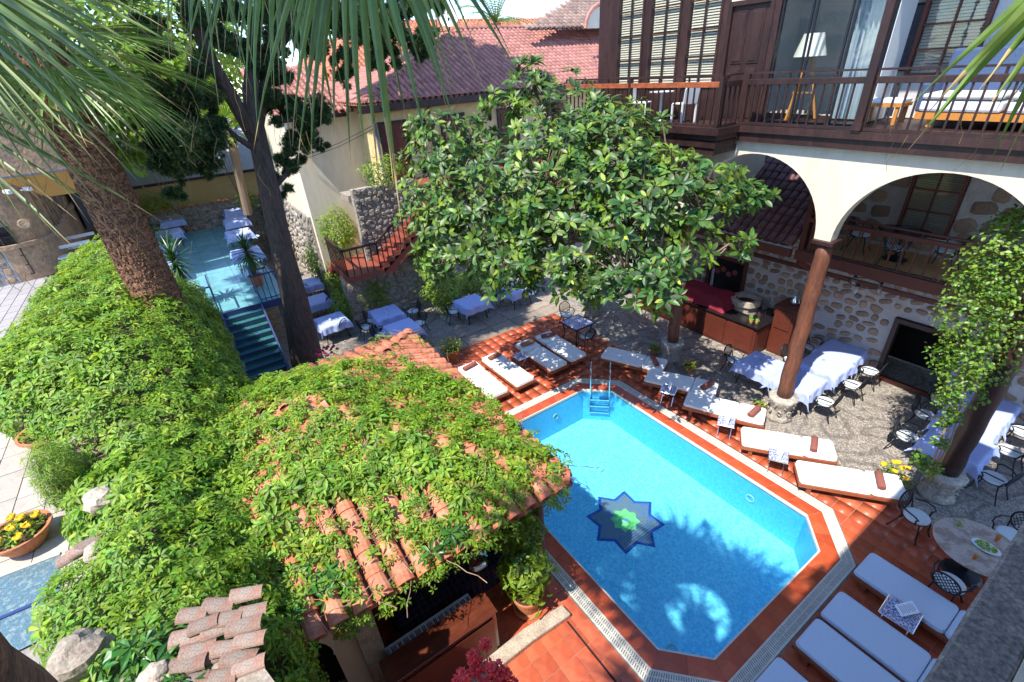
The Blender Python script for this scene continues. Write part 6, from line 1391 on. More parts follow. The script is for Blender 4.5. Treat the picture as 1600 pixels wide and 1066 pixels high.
LW = make_lounger(M['white']); LB = make_lounger(M['shadecush']); uw, ub = [], []
def lounger(x, y, ang, label, blue=False): return place(LB if blue else LW, ub if blue else uw, x, y, 0, ang, label, 'sun loungers around the pool')
TLs = [('white sun lounger nearest the creeper covered pavilion roof', 5.67, 0), ('second white sun lounger from the pavilion, beside the small side table', 6.6, 1), ('white sun lounger with tan towel at the far end of the pool', 7.92, 2), ('half shaded white sun lounger next to the tile-topped table', 8.76, 3)]
ts = G().tube([(-0.22,0,0),(0.22,0,0)], 0.062, 14).mesh('towel', M['towel'])
def towel(x, y, z, rz, label, mat=None):
    t = thing('rolled_towel', (x, y, z), label, 'towel', 'rolled towels on the loungers'); m_ = mat or M['towel']
    g = G(); n = 40; v = []
    for k in range(n):                     # a spiral roll seen at both ends
        a = k*0.42; r = 0.012+0.0012*k*0.9+0.004*math.sin(a*.5); v.append((r*1.05*math.cos(a), r*math.sin(a)))
    for s in (-1, 1): g.tube([(s*0.214, p[0], p[1]) for p in v], 0.005, 4, cap=False)
    g.tube([(-0.21,0,0),(-0.2,0,0),(-0.07,0,0.002),(0.08,0,0),(0.2,0,0.002),(0.21,0,0)], [0.05,0.06,0.058,0.062,0.058,0.05], 16); g.v = [(a, b, c+0.058) for a, b, c in g.v]
    g.build('roll', m_, t, world=False, smooth=True); G().add([(-0.208, 0.052, 0.07), (0.208, 0.052, 0.07), (0.208, 0.068, 0.012), (-0.208, 0.068, 0.012)], [(0,1,2,3)]).build('fold_edge', m_, t, world=False)
    t.rotation_euler = (0, 0, rz); t.scale = (1.12, 1.25, 1.15)
for lb, y, k in TLs: lounger(-10.72, y, R(90)+R((-1, 1.5, 0.5, -1)[k]), lb)
towel(-11.45, 5.67, 0.40, R(90+8), 'brown rolled towel on the lounger nearest the pavilion'); towel(-11.45, 6.62, 0.40, R(96), 'brown rolled towel on the second lounger from the pavilion'); towel(-11.42, 7.93, 0.40, R(84), 'tan rolled towel on the lounger behind the side table', M['towel2']); towel(-11.38, 8.78, 0.40, R(70), 'dark brown rolled towel on the shaded far lounger')
def seg(a, b, label, tl=None, off=0.66, trz=0, blue=False):
    a = Vector(a); b = Vector(b); c = (a+b)/2; d = (b-a).normalized(); ang = math.atan2(d.y, d.x)-math.pi/2; lounger(c.x, c.y, ang, label, blue)
    if tl: p = c+d*off; towel(p.x, p.y, 0.40, ang+trz, tl)
seg((-9.5,9.6), (-7.65,10.42), 'shaded white sun lounger in front of the column near the bar', 'dark brown towel on the shaded lounger by the column', 0.66, R(35)); seg((-7.75,9.66), (-5.95,10.55), 'white sun lounger with dappled shade right of the column near the bar', 'brown towel lying lengthwise on the dappled lounger', 0.72, R(-25))
seg((-6.3,9.6), (-4.48,10.47), 'bright white sun lounger left of the sunlit column', 'brown towel on the lounger left of the sunlit column', 0.72, R(-20)); seg((-4.48,9.38), (-2.82,10.56), 'bright white sun lounger right of the sunlit column', 'brown towel on the lounger right of the sunlit column', 0.55, R(-12)); seg((-3.08,9.26), (-1.4,10.55), 'bright white sun lounger in front of the yellow lilies', 'brown towel on the lounger before the yellow lilies', 0.55, R(-8))
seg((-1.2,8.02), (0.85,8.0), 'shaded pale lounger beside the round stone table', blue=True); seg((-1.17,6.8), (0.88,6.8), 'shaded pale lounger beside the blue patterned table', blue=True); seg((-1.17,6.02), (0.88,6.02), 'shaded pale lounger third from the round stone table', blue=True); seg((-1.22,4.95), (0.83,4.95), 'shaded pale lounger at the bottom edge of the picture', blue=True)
# ---- small side tables with painted tile tops and menu cards
def side_table(x, y, rz, label, sz=0.4):
    t = thing('side_table', (x, y, 0), label, 'side table', 'small painted side tables by the loungers', rz); G().box((0,0,0.437), (sz, sz, 0.022)).build('tile_top', M['iznik'], t, world=False)
    g = G(); h = sz/2
    for a, b in (((-h,-h),(h,-h)), ((h,-h),(h,h)), ((h,h),(-h,h)), ((-h,h),(-h,-h))): g.tube([(*a,.437),(*b,.437)], 0.013, 6)
    g.build('rim', M['steel'], t, world=False)
    for s in (-1, 1):
        G().tube([(s*(h-.05),-h+.03,.425),(s*(h-.05),h-.03,0.01),(s*(h-.05)*.98,h+.03,.01)], 0.01, 6).build('leg', M['steel'], t, world=False); G().tube([(s*(h-.05),h-.03,.425),(s*(h-.05),-h+.03,0.01)], 0.01, 6).build('leg', M['steel'], t, world=False)
    return t
def menu(x, y, z, rz, label, w_=0.16, h=0.24, lean=0.0):
    t = thing('menu_card', (x, y, z), label, 'menu card', 'menu cards on the side tables', rz); g = G(); g.add([(-w_/2,-.05,0),(w_/2,-.05,0),(w_/2,0,h),(-w_/2,0,h),(-w_/2,.05,0),(w_/2,.05,0)], [(0,1,2,3),(3,2,5,4)]); g.build('card', M['paper'], t, world=False)
    if lean: t.rotation_euler = (lean, 0, rz)
sts_ = [((-10.92,7.27), 0.0, 'side table between two far loungers'), ((-6.75,9.45), 0.45, 'side table before the dappled lounger'), ((-4.95,9.47), 0.5, 'side table before the sunlit column lounger'), ((-3.5,9.32), 0.5, 'side table before the yellow lily lounger')]
for (x, y), rz, lb in sts_: side_table(x, y, rz, 'small blue painted '+lb); menu(x+.02, y+.04, 0.45, rz-0.9, 'white menu card on the '+lb)
side_table(-0.36, 7.42, 0.05, 'larger blue and white painted side table between shaded loungers', 0.46)
mo = thing('menu_board', (-0.33, 7.48, 0.452), 'printed white card leaning on the blue and white table', 'menu card'); g = G().box((0,0,0.10), (0.20, 0.008, 0.27), rot=Matrix.Rotation(R(-58), 3, 'X')); g.build('card', M['paper'], mo, world=False)
g = G()
for k in range(9): g.box((0.0, 0.005+0.0+ (k-4)*0.020, 0.1085+(k-4)*0.0125), (0.15-0.02*(k % 3), 0.006, 0.001), rot=Matrix.Rotation(R(32), 3, 'X'))
g.build('print_lines', M['iron'], mo, world=False, kind='stuff'); mo.rotation_euler = (0,0,-.7)
# ---- tables with cloths, chairs
def make_table(s=1.0):
    t = thing('dining_table', (0,0,0), '', 'table'); G().box((0,0,0.725), (s-.04, s-.04, 0.03)).build('tabletop', M['wood'], t, world=False)
    for x in (-1,1):
        for y in (-1,1): G().tube([(x*(s/2-.07), y*(s/2-.07), 0), (x*(s/2-.12), y*(s/2-.12), .35), (x*(s/2-.09), y*(s/2-.09), .71)], 0.02, 6).build('leg', M['iron'], t, world=False)
    return t
def cloth_mesh(s, ov, seed):
    g = G(); n = 40; r = random.Random(seed); h = s/2; T = h+ov; ph = r.uniform(0, 6)
    for i in range(n+1):
        for j in range(n+1):
            u = -T+2*T*i/n; v = -T+2*T*j/n; du = max(0, abs(u)-h); dv = max(0, abs(v)-h); su = 1 if u > 0 else -1; sv = 1 if v > 0 else -1
            dd = math.hypot(du, dv) if (du > 0 and dv > 0) else du+dv
            wv = (0.022*math.sin(13*(u if dv > du else v)+ph)+0.012*math.sin(29*(u if dv > du else v)+ph*2))*min(1, dd/0.12)
            x = su*(min(abs(u), h)+0.02*min(1, du/.05)+wv*(du > 0)+0.10*du+0.30*min(du, dv)); y = sv*(min(abs(v), h)+0.02*min(1, dv/.05)+wv*(dv > 0)+0.10*dv+0.30*min(du, dv))
            if dv > 0 and du == 0: x = u
            if du > 0 and dv == 0: y = v
            g.v.append((x, y, 0.748-dd*0.97+0.002*noise.noise(Vector((u*4, v*4, seed)))))
    for i in range(n):
        for j in range(n): a = i*(n+1)+j; g.f.append((a, a+n+1, a+n+2, a+1)); g.m.append(0)
    return g.mesh('tablecloth', M['cloth'], smooth=True)
TB = make_table(1.0); utb = []; CM = [cloth_mesh(1.02, 0.30, k) for k in range(4)]
def table(x, y, z, rz, where, grp='tables laid with white cloths', num=[0]):
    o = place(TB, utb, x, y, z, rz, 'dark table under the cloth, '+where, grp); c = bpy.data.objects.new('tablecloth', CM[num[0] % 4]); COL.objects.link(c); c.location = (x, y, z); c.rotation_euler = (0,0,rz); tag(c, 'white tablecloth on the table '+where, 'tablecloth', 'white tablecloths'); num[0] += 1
    if num[0] % 2 == 0 or z > 1:
        q = thing('table_number_holder', (x+.1, y-.05, z+.752), 'white card holder, table '+where, 'card holder', 'small white holders on the tables'); G().box((x+.1,y-.05,z+.79), (.09,.05,.075), rz=.5).build('card', M['paper'], q); G().lathe([(.045,0),(.045,.012),(0,.014)], (x-.12,y+.1,z+.752), 12).build('dish', M['cup'], q)
    return (x, y)
def make_chair():
    t = thing('garden_chair', (0,0,0), '', 'chair'); ir = M['iron']; r = 0.014
    G().tube([(0.21*math.cos(a), 0.21*math.sin(a)*1.0+0.02, 0.43) for a in [k*math.pi/8 for k in range(17)]], 0.014, 5).build('seat_ring', ir, t, world=False)
    g = G(); g.lathe([(0.19,0.435),(0.215,0.445),(0.215,0.47),(0.19,0.487),(0.0,0.49)], (0,0.02,0), 20); g.build('cushion', M['cushionw'], t, world=False)
    for s in (-1, 1):
        G().tube([(s*.16,.17,.43),(s*.19,.21,.3),(s*.17,.22,.15),(s*.22,.27,0)], r, 5).build('leg', ir, t, world=False)
        G().tube([(s*.15,-.15,.43),(s*.17,-.19,.25),(s*.21,-.28,0)], r, 5).build('leg', ir, t, world=False)
        G().tube([(s*.20,-.20,.64),(s*.27,-.06,.67),(s*.28,.10,.66),(s*.26,.16,.61),(s*.24,.12,.56),(s*.22,.12,.44)], 0.015, 5).build('arm', ir, t, world=False)
    ring = [(0.205*math.sin(a), -0.19-0.07*(0.5-0.5*math.cos(a))-0.03, 0.66-0.20*math.cos(a)) for a in [k*math.pi/10 for k in range(21)]]
    bf = G().tube(ring, 0.017, 6).build('back_frame', ir, t, world=False)
    for s in (-1, 1): G().tube([(s*.15,-.16,.43),(s*.17,-.20,.55),(s*.19,-.235,.62)], 0.014, 5).build('back_post', ir, t, world=False)
    g = G()
    def bp(x, z): return (x, -0.22-0.07*((z-0.46)/0.4), z)
    for k in range(-3, 4):
        for s in (-1, 1):
            pts_ = []
            for q in range(9):
                z = 0.46+0.4*q/8; x = k*0.065+s*(z-0.66)*0.75; e = (x/0.2)**2+((z-0.66)/0.195)**2
                if e < 1: pts_.append(bp(x, z))
            if len(pts_) > 1: g.tube(pts_, 0.007, 4, cap=False)
    g.build('lattice', ir, t, world=False, kind='stuff'); return t
M['cushionw'] = pmat('pale seat cushion', (0.62, 0.66, 0.66), 0.85, 0.04, 4, 0.1, 120, bd=0.003)
CH = make_chair(); uch = []
def chair(x, y, z, tgt, label, grp='iron garden chairs at the tables'):
    ang = math.atan2(tgt[1]-y, tgt[0]-x)-math.pi/2; place(CH, uch, x, y, z, ang+RN.uniform(-.12,.12), label, grp)
LTs = [((705,405), 'highest behind the rubber tree leaves'), ((806,448), 'beside the small stone path, rightmost of the far group'), ((736,470), 'standing alone before the dark shrub'), ((603,487), 'rear one of the joined pair'), ((628,510), 'front one of the joined pair'), ((517,499), 'nearest the cypress trunk'), ((492,468), 'second one along the bright hedge'), ((480,441), 'furthest one along the bright hedge')]
lt = []
for (px, py), lb in LTs: p = at(px, py, 0.75); lt.append(table(p.x, p.y, 0, RN.uniform(-.04,.04), lb))
lt[3:5]
def chpx(px, py, k, label, z=0.45):
    p = at(px, py, z); chair(p.x, p.y, z-0.45, lt[k] if isinstance(k, int) else k, label)
for px, py, k, lb in ((530,512,5,'iron chair on the near side of the table by the cypress'),(505,478,6,'iron chair between the two tables nearest the cypress'),(481,453,7,'iron chair between the two furthest hedge tables'),(582,500,3,'iron chair left of the joined pair of tables'),(594,524,4,'iron chair at the near left of the joined pair'),(646,486,3,'iron chair behind the joined pair of tables'),(655,505,4,'iron chair right of the joined pair of tables'),(708,487,2,'iron chair left of the lone white table'),(765,468,2,'iron chair right of the lone white table'),(792,458,1,'iron chair left of the rightmost far table'),(826,447,1,'iron chair right of the rightmost far table'),(572,512,3,'iron chair by the gravel behind the joined pair'),(670,404,0,'iron chair behind the leaves at the highest table')): chpx(px, py, k, lb)
rtA = table(-4.62, 14.48, 0, 0.01, 'against the stone wall left of the doorway'); rtB = table(-4.55, 13.45, 0, -.02, 'half in sun between wall and sunlit column'); rtC = table(-4.62, 12.15, 0, .02, 'right behind the sunlit column'); rtD = table(-5.66, 12.15, 0, 0, 'left behind the sunlit column')
for x, y, t_, lb in ((-3.82,12.1,rtC,'iron chair with sunlit cushion right of the sunlit column'),(-3.75,13.4,rtB,'iron chair with sunlit cushion before the doorway'),(-3.75,14.45,rtA,'iron chair close to the stone wall by the doorway'),(-5.42,14.55,rtA,'iron chair against the stone wall left of the corner table'),(-6.5,12.15,rtD,'iron chair left of the tables behind the sunlit column'),(-5.45,13.4,rtB,'iron chair on the left of the half sunny table')): chair(x, y, 0, t_, lb)
r2a = table(-1.32, 14.45, 0, 0, 'furthest behind the dark right column'); r2b = table(-1.32, 13.42, 0, .02, 'middle one behind the dark right column'); r2c = table(-1.22, 12.38, 0, -.02, 'nearest behind the dark right column')
for x, y, t_, lb in ((-2.1,13.4,r2b,'iron chair left of the middle table in the right arch'),(-2.05,12.2,r2c,'iron chair with sunlit cushion nearest the climbing vine'),(-2.12,14.35,r2a,'iron chair left of the furthest table in the right arch'),(-0.5,14.35,r2a,'iron chair right of the furthest table, in deep shade'),(-0.48,13.35,r2b,'iron chair right of the middle table, in deep shade'),(-0.42,12.1,r2c,'iron chair right of the nearest cloth table, in shade')): chair(x, y, 0, t_, lb)
# round stone table with drinks
rt = thing('round_stone_table', (-0.06, 9.52, 0), 'round veined stone table with drinks and salad in the shade', 'table'); G().lathe([(0.0,.71),(0.61,.71),(0.63,.72),(0.635,.735),(0.62,.75),(0,.752)], (-0.06,9.52,0), 40).build('tabletop', M['marble'], rt); G().lathe([(.3,0),(.26,.04),(.07,.1),(.06,.6),(.2,.7)], (-0.06,9.52,0), 16).build('pedestal', M['iron'], rt)
for x, y, lb in ((-1.0,9.78,'iron chair left of the round stone table'),(-0.1,8.62,'iron chair on the near side of the round stone table'),(0.2,10.62,'iron chair behind the round stone table')): chair(x, y, 0, (-0.06,9.52), lb)
def drink(px, py, label, m, h=.14, r=.035):
    p = at(px, py, .755); t = thing('drink_glass', (p.x,p.y,.753), label, 'drink', 'glasses on the stone table'); G().lathe([(r*.6,0),(r*.65,.01),(r*.8,h*.3),(r,h)], (p.x,p.y,.753), 12).build('glass', M['cup'], t); G().lathe([(r*.5,.012),(r*.72,h*.3),(r*.88,h*.75)], (p.x,p.y,.753), 12).build('juice', m, t)
    G().lathe([(0,0),(.02,.003),(.022,.012),(0,.02)], (p.x+r*.8,p.y,.753+h), 8).build('fruit_slice', M['food'], t)
drink(1496, 822, 'small green and orange cocktail at the left of the stone table', M['food'], .12); drink(1521, 874, 'red and orange drink at the front of the stone table', M['orange'], .13); drink(1556, 846, 'tall orange drink with dark straw behind the salad', M['orange'], .17, .04)
p = at(1540, 856, .76); sd_ = thing('salad_plate', (p.x,p.y,.755), 'white oval plate heaped with green salad', 'plate'); G().lathe([(.08,0),(.15,.012),(.17,.03),(.15,.022),(.07,.01)], (p.x,p.y,.755), 24, sq=(1.2,.8)).build('plate', M['paper'], sd_)
g = G()
for k in range(60): d = rv(); q = p+Vector((d.x*.14,d.y*.08,.03+abs(d.z)*.04)); x = rv(.03); y = rv(.03); g.add([q-x,q+y,q+x,q-y], [(0,1,2,3)])
g.build('leaves', M['food'], sd_, kind='stuff')
# tile topped table in the shade
p = at(902, 504, .73); tt = thing('tile_topped_table', (p.x, p.y, 0), 'square iron table with blue and white tile top under the rubber tree', 'table'); G().box((p.x,p.y,.72), (.84,.84,.03)).build('tile_top', M['iznik'], tt)
g = G(); h = .42
for a, b in (((-h,-h),(h,-h)), ((h,-h),(h,h)), ((h,h),(-h,h)), ((-h,h),(-h,-h))): g.beam((p.x+a[0],p.y+a[1],.72),(p.x+b[0],p.y+b[1],.72), .03, .045)
g.build('rim', M['iron'], tt)
for x in (-.36,.36):
    for y in (-.36,.36): G().tube([(p.x+x,p.y+y,0),(p.x+x*.85,p.y+y*.85,.4),(p.x+x,p.y+y,.7)], .018, 6).build('leg', M['iron'], tt)
q = at(913, 524, .45); chair(q.x+.1, q.y-.0, 0, (p.x, p.y), 'iron chair on the near side of the tile-topped table'); q = at(885, 492, .45); chair(q.x, q.y, 0, (p.x, p.y), 'iron chair behind the tile-topped table')
# round tables beneath the steps
for px, py, lb, cl_ in ((365, 540, 'round white table half hidden under the glass stage steps', [((352,508),'iron chair behind the round table under the stage'),((350,562),'iron chair in front of the round table under the stage')]),):
    p = at(px, py, .75); t = thing('round_garden_table', (p.x,p.y,0), lb, 'table'); G().lathe([(.5,.7),(.52,.73),(.5,.745),(0,.75)], (p.x,p.y,0), 24).build('tabletop', M['cushionw'], t); G().lathe([(.25,0),(.05,.08),(.05,.7)], (p.x,p.y,0), 12).build('pedestal', M['iron'], t)
    for (cx, cy), l2 in cl_: q = at(cx, cy, .45); chair(q.x, q.y, 0, (p.x, p.y), l2)
# stage tables
stl = []
for px, py, lb in ((268,343,'on the left of the stage, furthest from the steps'),(262,362,'on the left of the stage, second from the far wall'),(248,388,'on the left of the stage, third from the far wall'),(252,412,'on the left of the stage, close to the palm trunk'),(262,437,'on the left of the stage, behind the corner yucca'),(366,328,'on the right of the stage, furthest from the steps'),(368,343,'on the right of the stage, second from the far wall'),(372,362,'on the right of the stage, third from the far wall'),(384,392,'on the right of the stage, behind the right yucca')):
    p = at(px, py, SZ+.75); stl.append(table(p.x, p.y, SZ, 0, lb, 'white clothed tables on the glass stage'))
for k, (x, y) in enumerate(stl[:4]): chair(x-.0, y+0.0-.75, SZ, (x, y), 'iron chair beside the table '+LTs[0][1][:0]+('furthest' if k == 0 else ('second','third','fourth')[k-1])+' from the wall at left of the stage')
for px, py, lb in ((405,418,'iron chair with pale seat at the front right of the stage'),(398,370,'iron chair behind the right yucca on the stage')):
    q = at(px, py, SZ+.45); chair(q.x, q.y, SZ, stl[-1], lb)
# white garden seats in the street
for px, py, lb in ((118,397,'white bench beyond the creeper, nearer the tower'),(126,383,'white bench beyond the creeper, further up the street')):
    p = at(px, py, SB+.45); t = thing('white_bench', (p.x,p.y,SB), lb, 'bench', 'white benches by the tower'); G().box((p.x,p.y,SB+.45), (.5,1.1,.05), rz=.2).build('seat', M['plastic'], t); G().box((p.x-.25,p.y,SB+.75), (.05,1.1,.12), rz=.2).build('backrest', M['plastic'], t)
    for s in (-1,1): G().box((p.x,p.y+s*.45,SB+.22), (.45,.05,.42), rz=.2).build('leg', M['plastic'], t)
# ---- bar under the lean-to
bar_ = thing('bar_counter', (-8.9, 13.4, 0), 'long red brown panelled bar counter with dark top in the shade', 'bar counter')
g = G(); g.bb((-11.6,13.4,0),(-6.72,13.48,1.0)); g.bb((-6.72,13.4,0),(-6.64,14.9,1.0)); g.build('body', M['woodr'], bar_)
for k in range(5): x = -11.6+0.98*k; G().bb((x+.04,13.372,.08),(x+.94,13.399,.93)).build('panel', M['woodr'], bar_, bevel=.01)
for k in range(2): y = 13.42+.74*k; G().bb((-6.639,y+.03,.08),(-6.61,y+.70,.93)).build('panel', M['woodr'], bar_, bevel=.01)
G().bb((-11.7,13.32,1.0),(-6.58,13.98,1.05)).build('countertop', M['black'], bar_, bevel=.008); G().bb((-7.2,13.981,1.0),(-6.58,14.95,1.05)).build('countertop', M['black'], bar_)
rs = thing('red_sheet', (-9.1,13.9,1.05), 'dark red sheet thrown over a bulky appliance on the bar', 'sheet'); g = G(); n = 18
for i in range(n+1):
    for j in range(n+1):
        u, v = i/n, j/n; e = min(u, 1-u, v, 1-v); z = 1.06+0.42*min(1, e*7)**.6+.05*noise.noise(Vector((u*5,v*5,2))); g.v.append((-10.4+2.5*u, 13.45+1.0*v+.04*math.sin(u*17), z))
for i in range(n):
    for j in range(n): a = i*(n+1)+j; g.f.append((a,a+n+1,a+n+2,a+1)); g.m.append(0)
g.build('fabric', M['red'], rs, smooth=True); 
wl = thing('stone_brazier', (-7.75,14.4,0), 'octagonal stone brazier with dark bowl behind the bar', 'brazier'); G().lathe([(.42,0),(.42,1.15),(.5,1.2),(.5,1.38),(.36,1.38),(.33,1.2)], (-7.75,14.45,0), 8).build('body', M['stone'], wl); G().lathe([(.32,1.22),(.0,1.2)], (-7.75,14.45,.02), 12).build('coals', M['black'], wl)
cab = thing('wood_cabinet', (-6.3,14.5,0), 'red brown wooden cabinet in the corner beside the sunlit column', 'cabinet'); G().bb((-6.58,14.1,0),(-5.95,14.9,1.6)).build('body', M['woodr'], cab, bevel=.01); G().bb((-6.62,14.06,1.6),(-5.91,14.9,1.64)).build('top', M['woodr'], cab); G().bb((-6.5,14.075,.9),(-6.03,14.1,1.52)).build('door', M['woodr'], cab, bevel=.01)
for x, y, z, lb, m_, r, h in ((-6.95,14.3,1.05,'tall glass jug on the corner of the bar',M['cup'],.07,.34),(-7.1,14.1,1.05,'round glass jar on the corner of the bar',M['cup'],.09,.22),(-6.8,14.6,1.05,'copper coffee pot near the cabinet on the bar',M['copper'],.07,.26),(-6.25,14.45,1.64,'old grey lantern on top of the wooden cabinet',M['steel'],.09,.32),(-6.95,13.9,1.05,'small brown bottle on the bar top',M['copper'],.035,.26)):
    t = thing('vessel', (x,y,z), lb, 'vessel', 'vessels on the bar'); G().lathe([(r*.8,0),(r,h*.15),(r,h*.45),(r*.4,h*.72),(r*.35,h*.9),(r*.5,h)], (x,y,z), 14).build('body', m_, t, smooth=True); G().tube([(x+r,y,z+h*.2),(x+r*1.8,y,z+h*.4),(x+r*1.5,y,z+h*.7),(x+r*.4,y,z+h*.8)], .008, 5).build('handle', m_, t)
for k, (x, y) in enumerate(((-6.95,13.52),(-6.82,13.62),(-7.05,13.66))):
    t = thing('succulent_pot', (x,y,1.05), ('left front','right','rear')[k]+' one of the tiny potted succulents on the bar', 'potted plant', 'tiny succulents on the bar'); G().lathe([(.04,0),(.055,.07),(.05,.07)], (x,y,1.05), 10).build('pot', M['pot'], t); g = G()
    for q in range(16): d = rv(.07); d.z = abs(d.z)+.05; g.tube([(x,y,1.11),(x+d.x,y+d.y,1.11+d.z)], [.014,.006], 5)
    g.build('leaves', M['cactus'], t, kind='stuff')
dv = thing('back_bar_door', (-8.95,14.95,0), 'dark doorway behind the bar hung with copper pans', 'doorway'); g = G(); g.bb((-9.7,14.9,0),(-9.6,15.1,2.35)); g.bb((-8.3,14.9,0),(-8.2,15.1,2.35)); g.bb((-9.6,14.9,2.26),(-8.3,15.1,2.35)); g.build('frame', M['woodr'], dv)
for k in range(5): G().lathe([(.0,0),(.09,.01),(.1,.05),(.09,.05)], (0,0,0), 12).build('pan', (M['copper'],M['steel'])[k % 2], dv, world=False).matrix_basis = Matrix.Translation((-.45+.22*k,-.12,1.95-.12*(k%2)))@Matrix.Rotation(R(90),4,'X')
hc = thing('hanging_chandelier', (0,0,0), 'iron ring chandelier with three glass lamps under the gallery', 'chandelier'); p = atY(1351, 442, 13.9); hc.location = p
G().tube([p+Vector((.36*math.cos(a),.36*math.sin(a),0)) for a in [k*math.pi/12 for k in range(25)]], .014, 6).build('ring', M['iron'], hc)
for k in range(3):
    a = k*2.094+.5; q = p+Vector((.36*math.cos(a),.36*math.sin(a),0)); G().tube([q, p+Vector((0,0,.45))], .006, 4).build('chain', M['iron'], hc); G().lathe([(.02,.0),(.06,-.05),(.075,-.15),(.05,-.24),(.02,-.26)][::-1], q, 12).build('lamp_glass', M['cup'], hc); G().lathe([(.03,0),(.05,.04),(.01,.08)], q, 10).build('lamp_cap', M['iron'], hc)
G().tube([p+Vector((0,0,.45)), (p.x,p.y,3.6)], .006, 4).build('chain', M['iron'], hc)
# gallery table and chairs
gtp = (-4.1, 14.35); t = thing('gallery_table', (gtp[0],gtp[1],3.76), 'dark oval table on the gallery seen through the right arch', 'table'); G().lathe([(.5,.71),(.52,.73),(.5,.75),(0,.75)], (gtp[0],gtp[1],3.76), 24, sq=(1.1,.8)).build('tabletop', M['black'], t); G().lathe([(.28,0),(.04,.1),(.04,.7)], (gtp[0],gtp[1],3.76), 10).build('pedestal', M['iron'], t)
for x, y, lb in ((-5.0,14.3,'iron chair at the left end of the gallery table'),(-3.15,14.35,'iron chair at the right end of the gallery table'),(-4.0,13.75,'iron chair on the near side of the gallery table'),(-2.2,14.3,'iron chair furthest right on the gallery')): chair(x, y, 3.76, gtp, lb, 'iron chairs on the gallery')
# ---- upper floor furniture
ZB = 7.1
tl = thing('tripod_floor_lamp', (-6.45,12.6,ZB), 'wooden tripod floor lamp with white tapered shade behind the glass', 'floor lamp'); c = Vector((-6.45,12.6,ZB))
for k in range(3): a = k*2.094+.4; G().beam(c+Vector((.38*math.cos(a),.38*math.sin(a),0)), c+Vector((.04*math.cos(a),.04*math.sin(a),1.32)), .045, .045).build('leg', M['orangewood'], tl)
G().lathe([(.33,1.28),(.2,1.72),(.19,1.72),(.32,1.28)], c, 24).build('lamp_shade', M['shade'], tl); G().beam(c+Vector((-.25,.05,.55)), c+Vector((.25,.05,.55)), .03, .03).build('brace', M['orangewood'], tl)
for i, (x, z, w_, h) in enumerate(((-6.2,9.0,.55,1.1),(-5.35,8.6,.5,1.3))):
    t = thing('wall_picture', (x,14.58,z), ('left','right')[i]+' dark framed picture on the sitting room wall', 'picture', 'dark pictures in the sitting room'); G().box((x,14.57,z), (w_,.05,h)).build('frame', M['iron'], t); G().box((x,14.54,z), (w_-.1,.01,h-.1)).build('canvas', M['bluegrey'], t)
cu = thing('white_curtain', (-5.2,12.9,ZB), 'long white curtain inside the glazed sitting room', 'curtain'); g = G(); n = 30
for k in range(n+1):
    x = -5.75+.62*k/n; y = 12.75+.05*math.sin(k*1.3); g.v += [(x,y,ZB+.02),(x,y+.02,ZB+3.1)]
for k in range(n): g.f.append((2*k,2*k+2,2*k+3,2*k+1)); g.m.append(0)
g.build('fabric', M['curtain'], cu, smooth=True)
bn = thing('low_bench', (-4.55,12.4,ZB), 'low orange wood bench with white cushion behind the railing', 'bench'); G().box((-4.6,12.4,ZB+.36), (.75,.5,.06)).build('seat', M['orangewood'], bn); G().box((-4.6,12.4,ZB+.43), (.72,.48,.08)).build('cushion', M['paper'], bn, bevel=.02)
for x in (-.3,.3):
    for y in (-.2,.2): G().box((-4.6+x,12.4+y,ZB+.17), (.06,.06,.33)).build('leg', M['orangewood'], bn)
sf = thing('blue_sofa', (-3.1,12.7,ZB), 'blue grey buttoned sofa with pale cushions on the upper floor', 'sofa'); G().box((-2.7,12.55,ZB+.2), (2.5,.9,.12)).build('base', M['orangewood'], sf)
G().box((-2.7,12.98,ZB+.85), (2.5,.2,.85), rot=Matrix.Rotation(R(-8),3,'X')).build('backrest', M['sofa'], sf, bevel=.05)
for k in range(2): G().box((-3.32+1.24*k,12.5,ZB+.37), (1.2,.85,.2)).build('seat_cushion', M['paper'], sf, bevel=.05); G().box((-3.32+1.24*k,12.45,ZB+.53), (1.18,.8,.1)).build('cushion', M['plaster'], sf, bevel=.04)
bm_ = G().lathe([(0,0),(.018,.004),(.012,.012)], (0,0,0), 6).mesh('button', M['sofa'])
for r_ in range(3):
    for k in range(9): o = bpy.data.objects.new('button', bm_); COL.objects.link(o); o.parent = sf; o.location = (-.75+.28*k+(.14 if r_ % 2 else 0), .165+.03*r_, .72+.2*r_); o.rotation_euler = (R(90),0,0)
for s in (-1.25,): G().box((-2.7+s,12.6,ZB+.5), (.12,.85,.5)).build('armrest', M['sofa'], sf, bevel=.04)
for x in (-3.7,-1.6): G().box((x,12.2,ZB+.07), (.08,.08,.14)).build('leg', M['orangewood'], sf)
def plchair(x, y, rz, label):
    t = thing('plastic_chair', (x,y,ZB+.0), label, 'chair', 'white plastic chairs on the balcony', rz); G().box((0,0,.43), (.42,.42,.03)).build('seat', M['plastic'], t, world=False, bevel=.01)
    g = G(); pr = [(-.2,.43),(.2,.43),(.21,.75),(.14,.86),(0,.89),(-.14,.86),(-.21,.75)]; n = len(pr); g.add([(a,-.2-(b-.43)*.15,b) for a, b in pr]+[(a,-.225-(b-.43)*.15,b) for a, b in pr], [tuple(range(n-1,-1,-1)), tuple(range(n,2*n))]+[(i,(i+1)%n,n+(i+1)%n,n+i) for i in range(n)]); g.build('backrest', M['plastic'], t, world=False)
    for sx in (-1,1):
        for sy in (-1,1): G().box((sx*.2,sy*.2,.21), (.035,.035,.42)).build('leg', M['plastic'], t, world=False)
plchair(-9.9, 11.05, R(-70), 'white plastic balcony chair, left of the small table'); plchair(-8.5, 11.05, R(75), 'white plastic balcony chair, right of the small table')
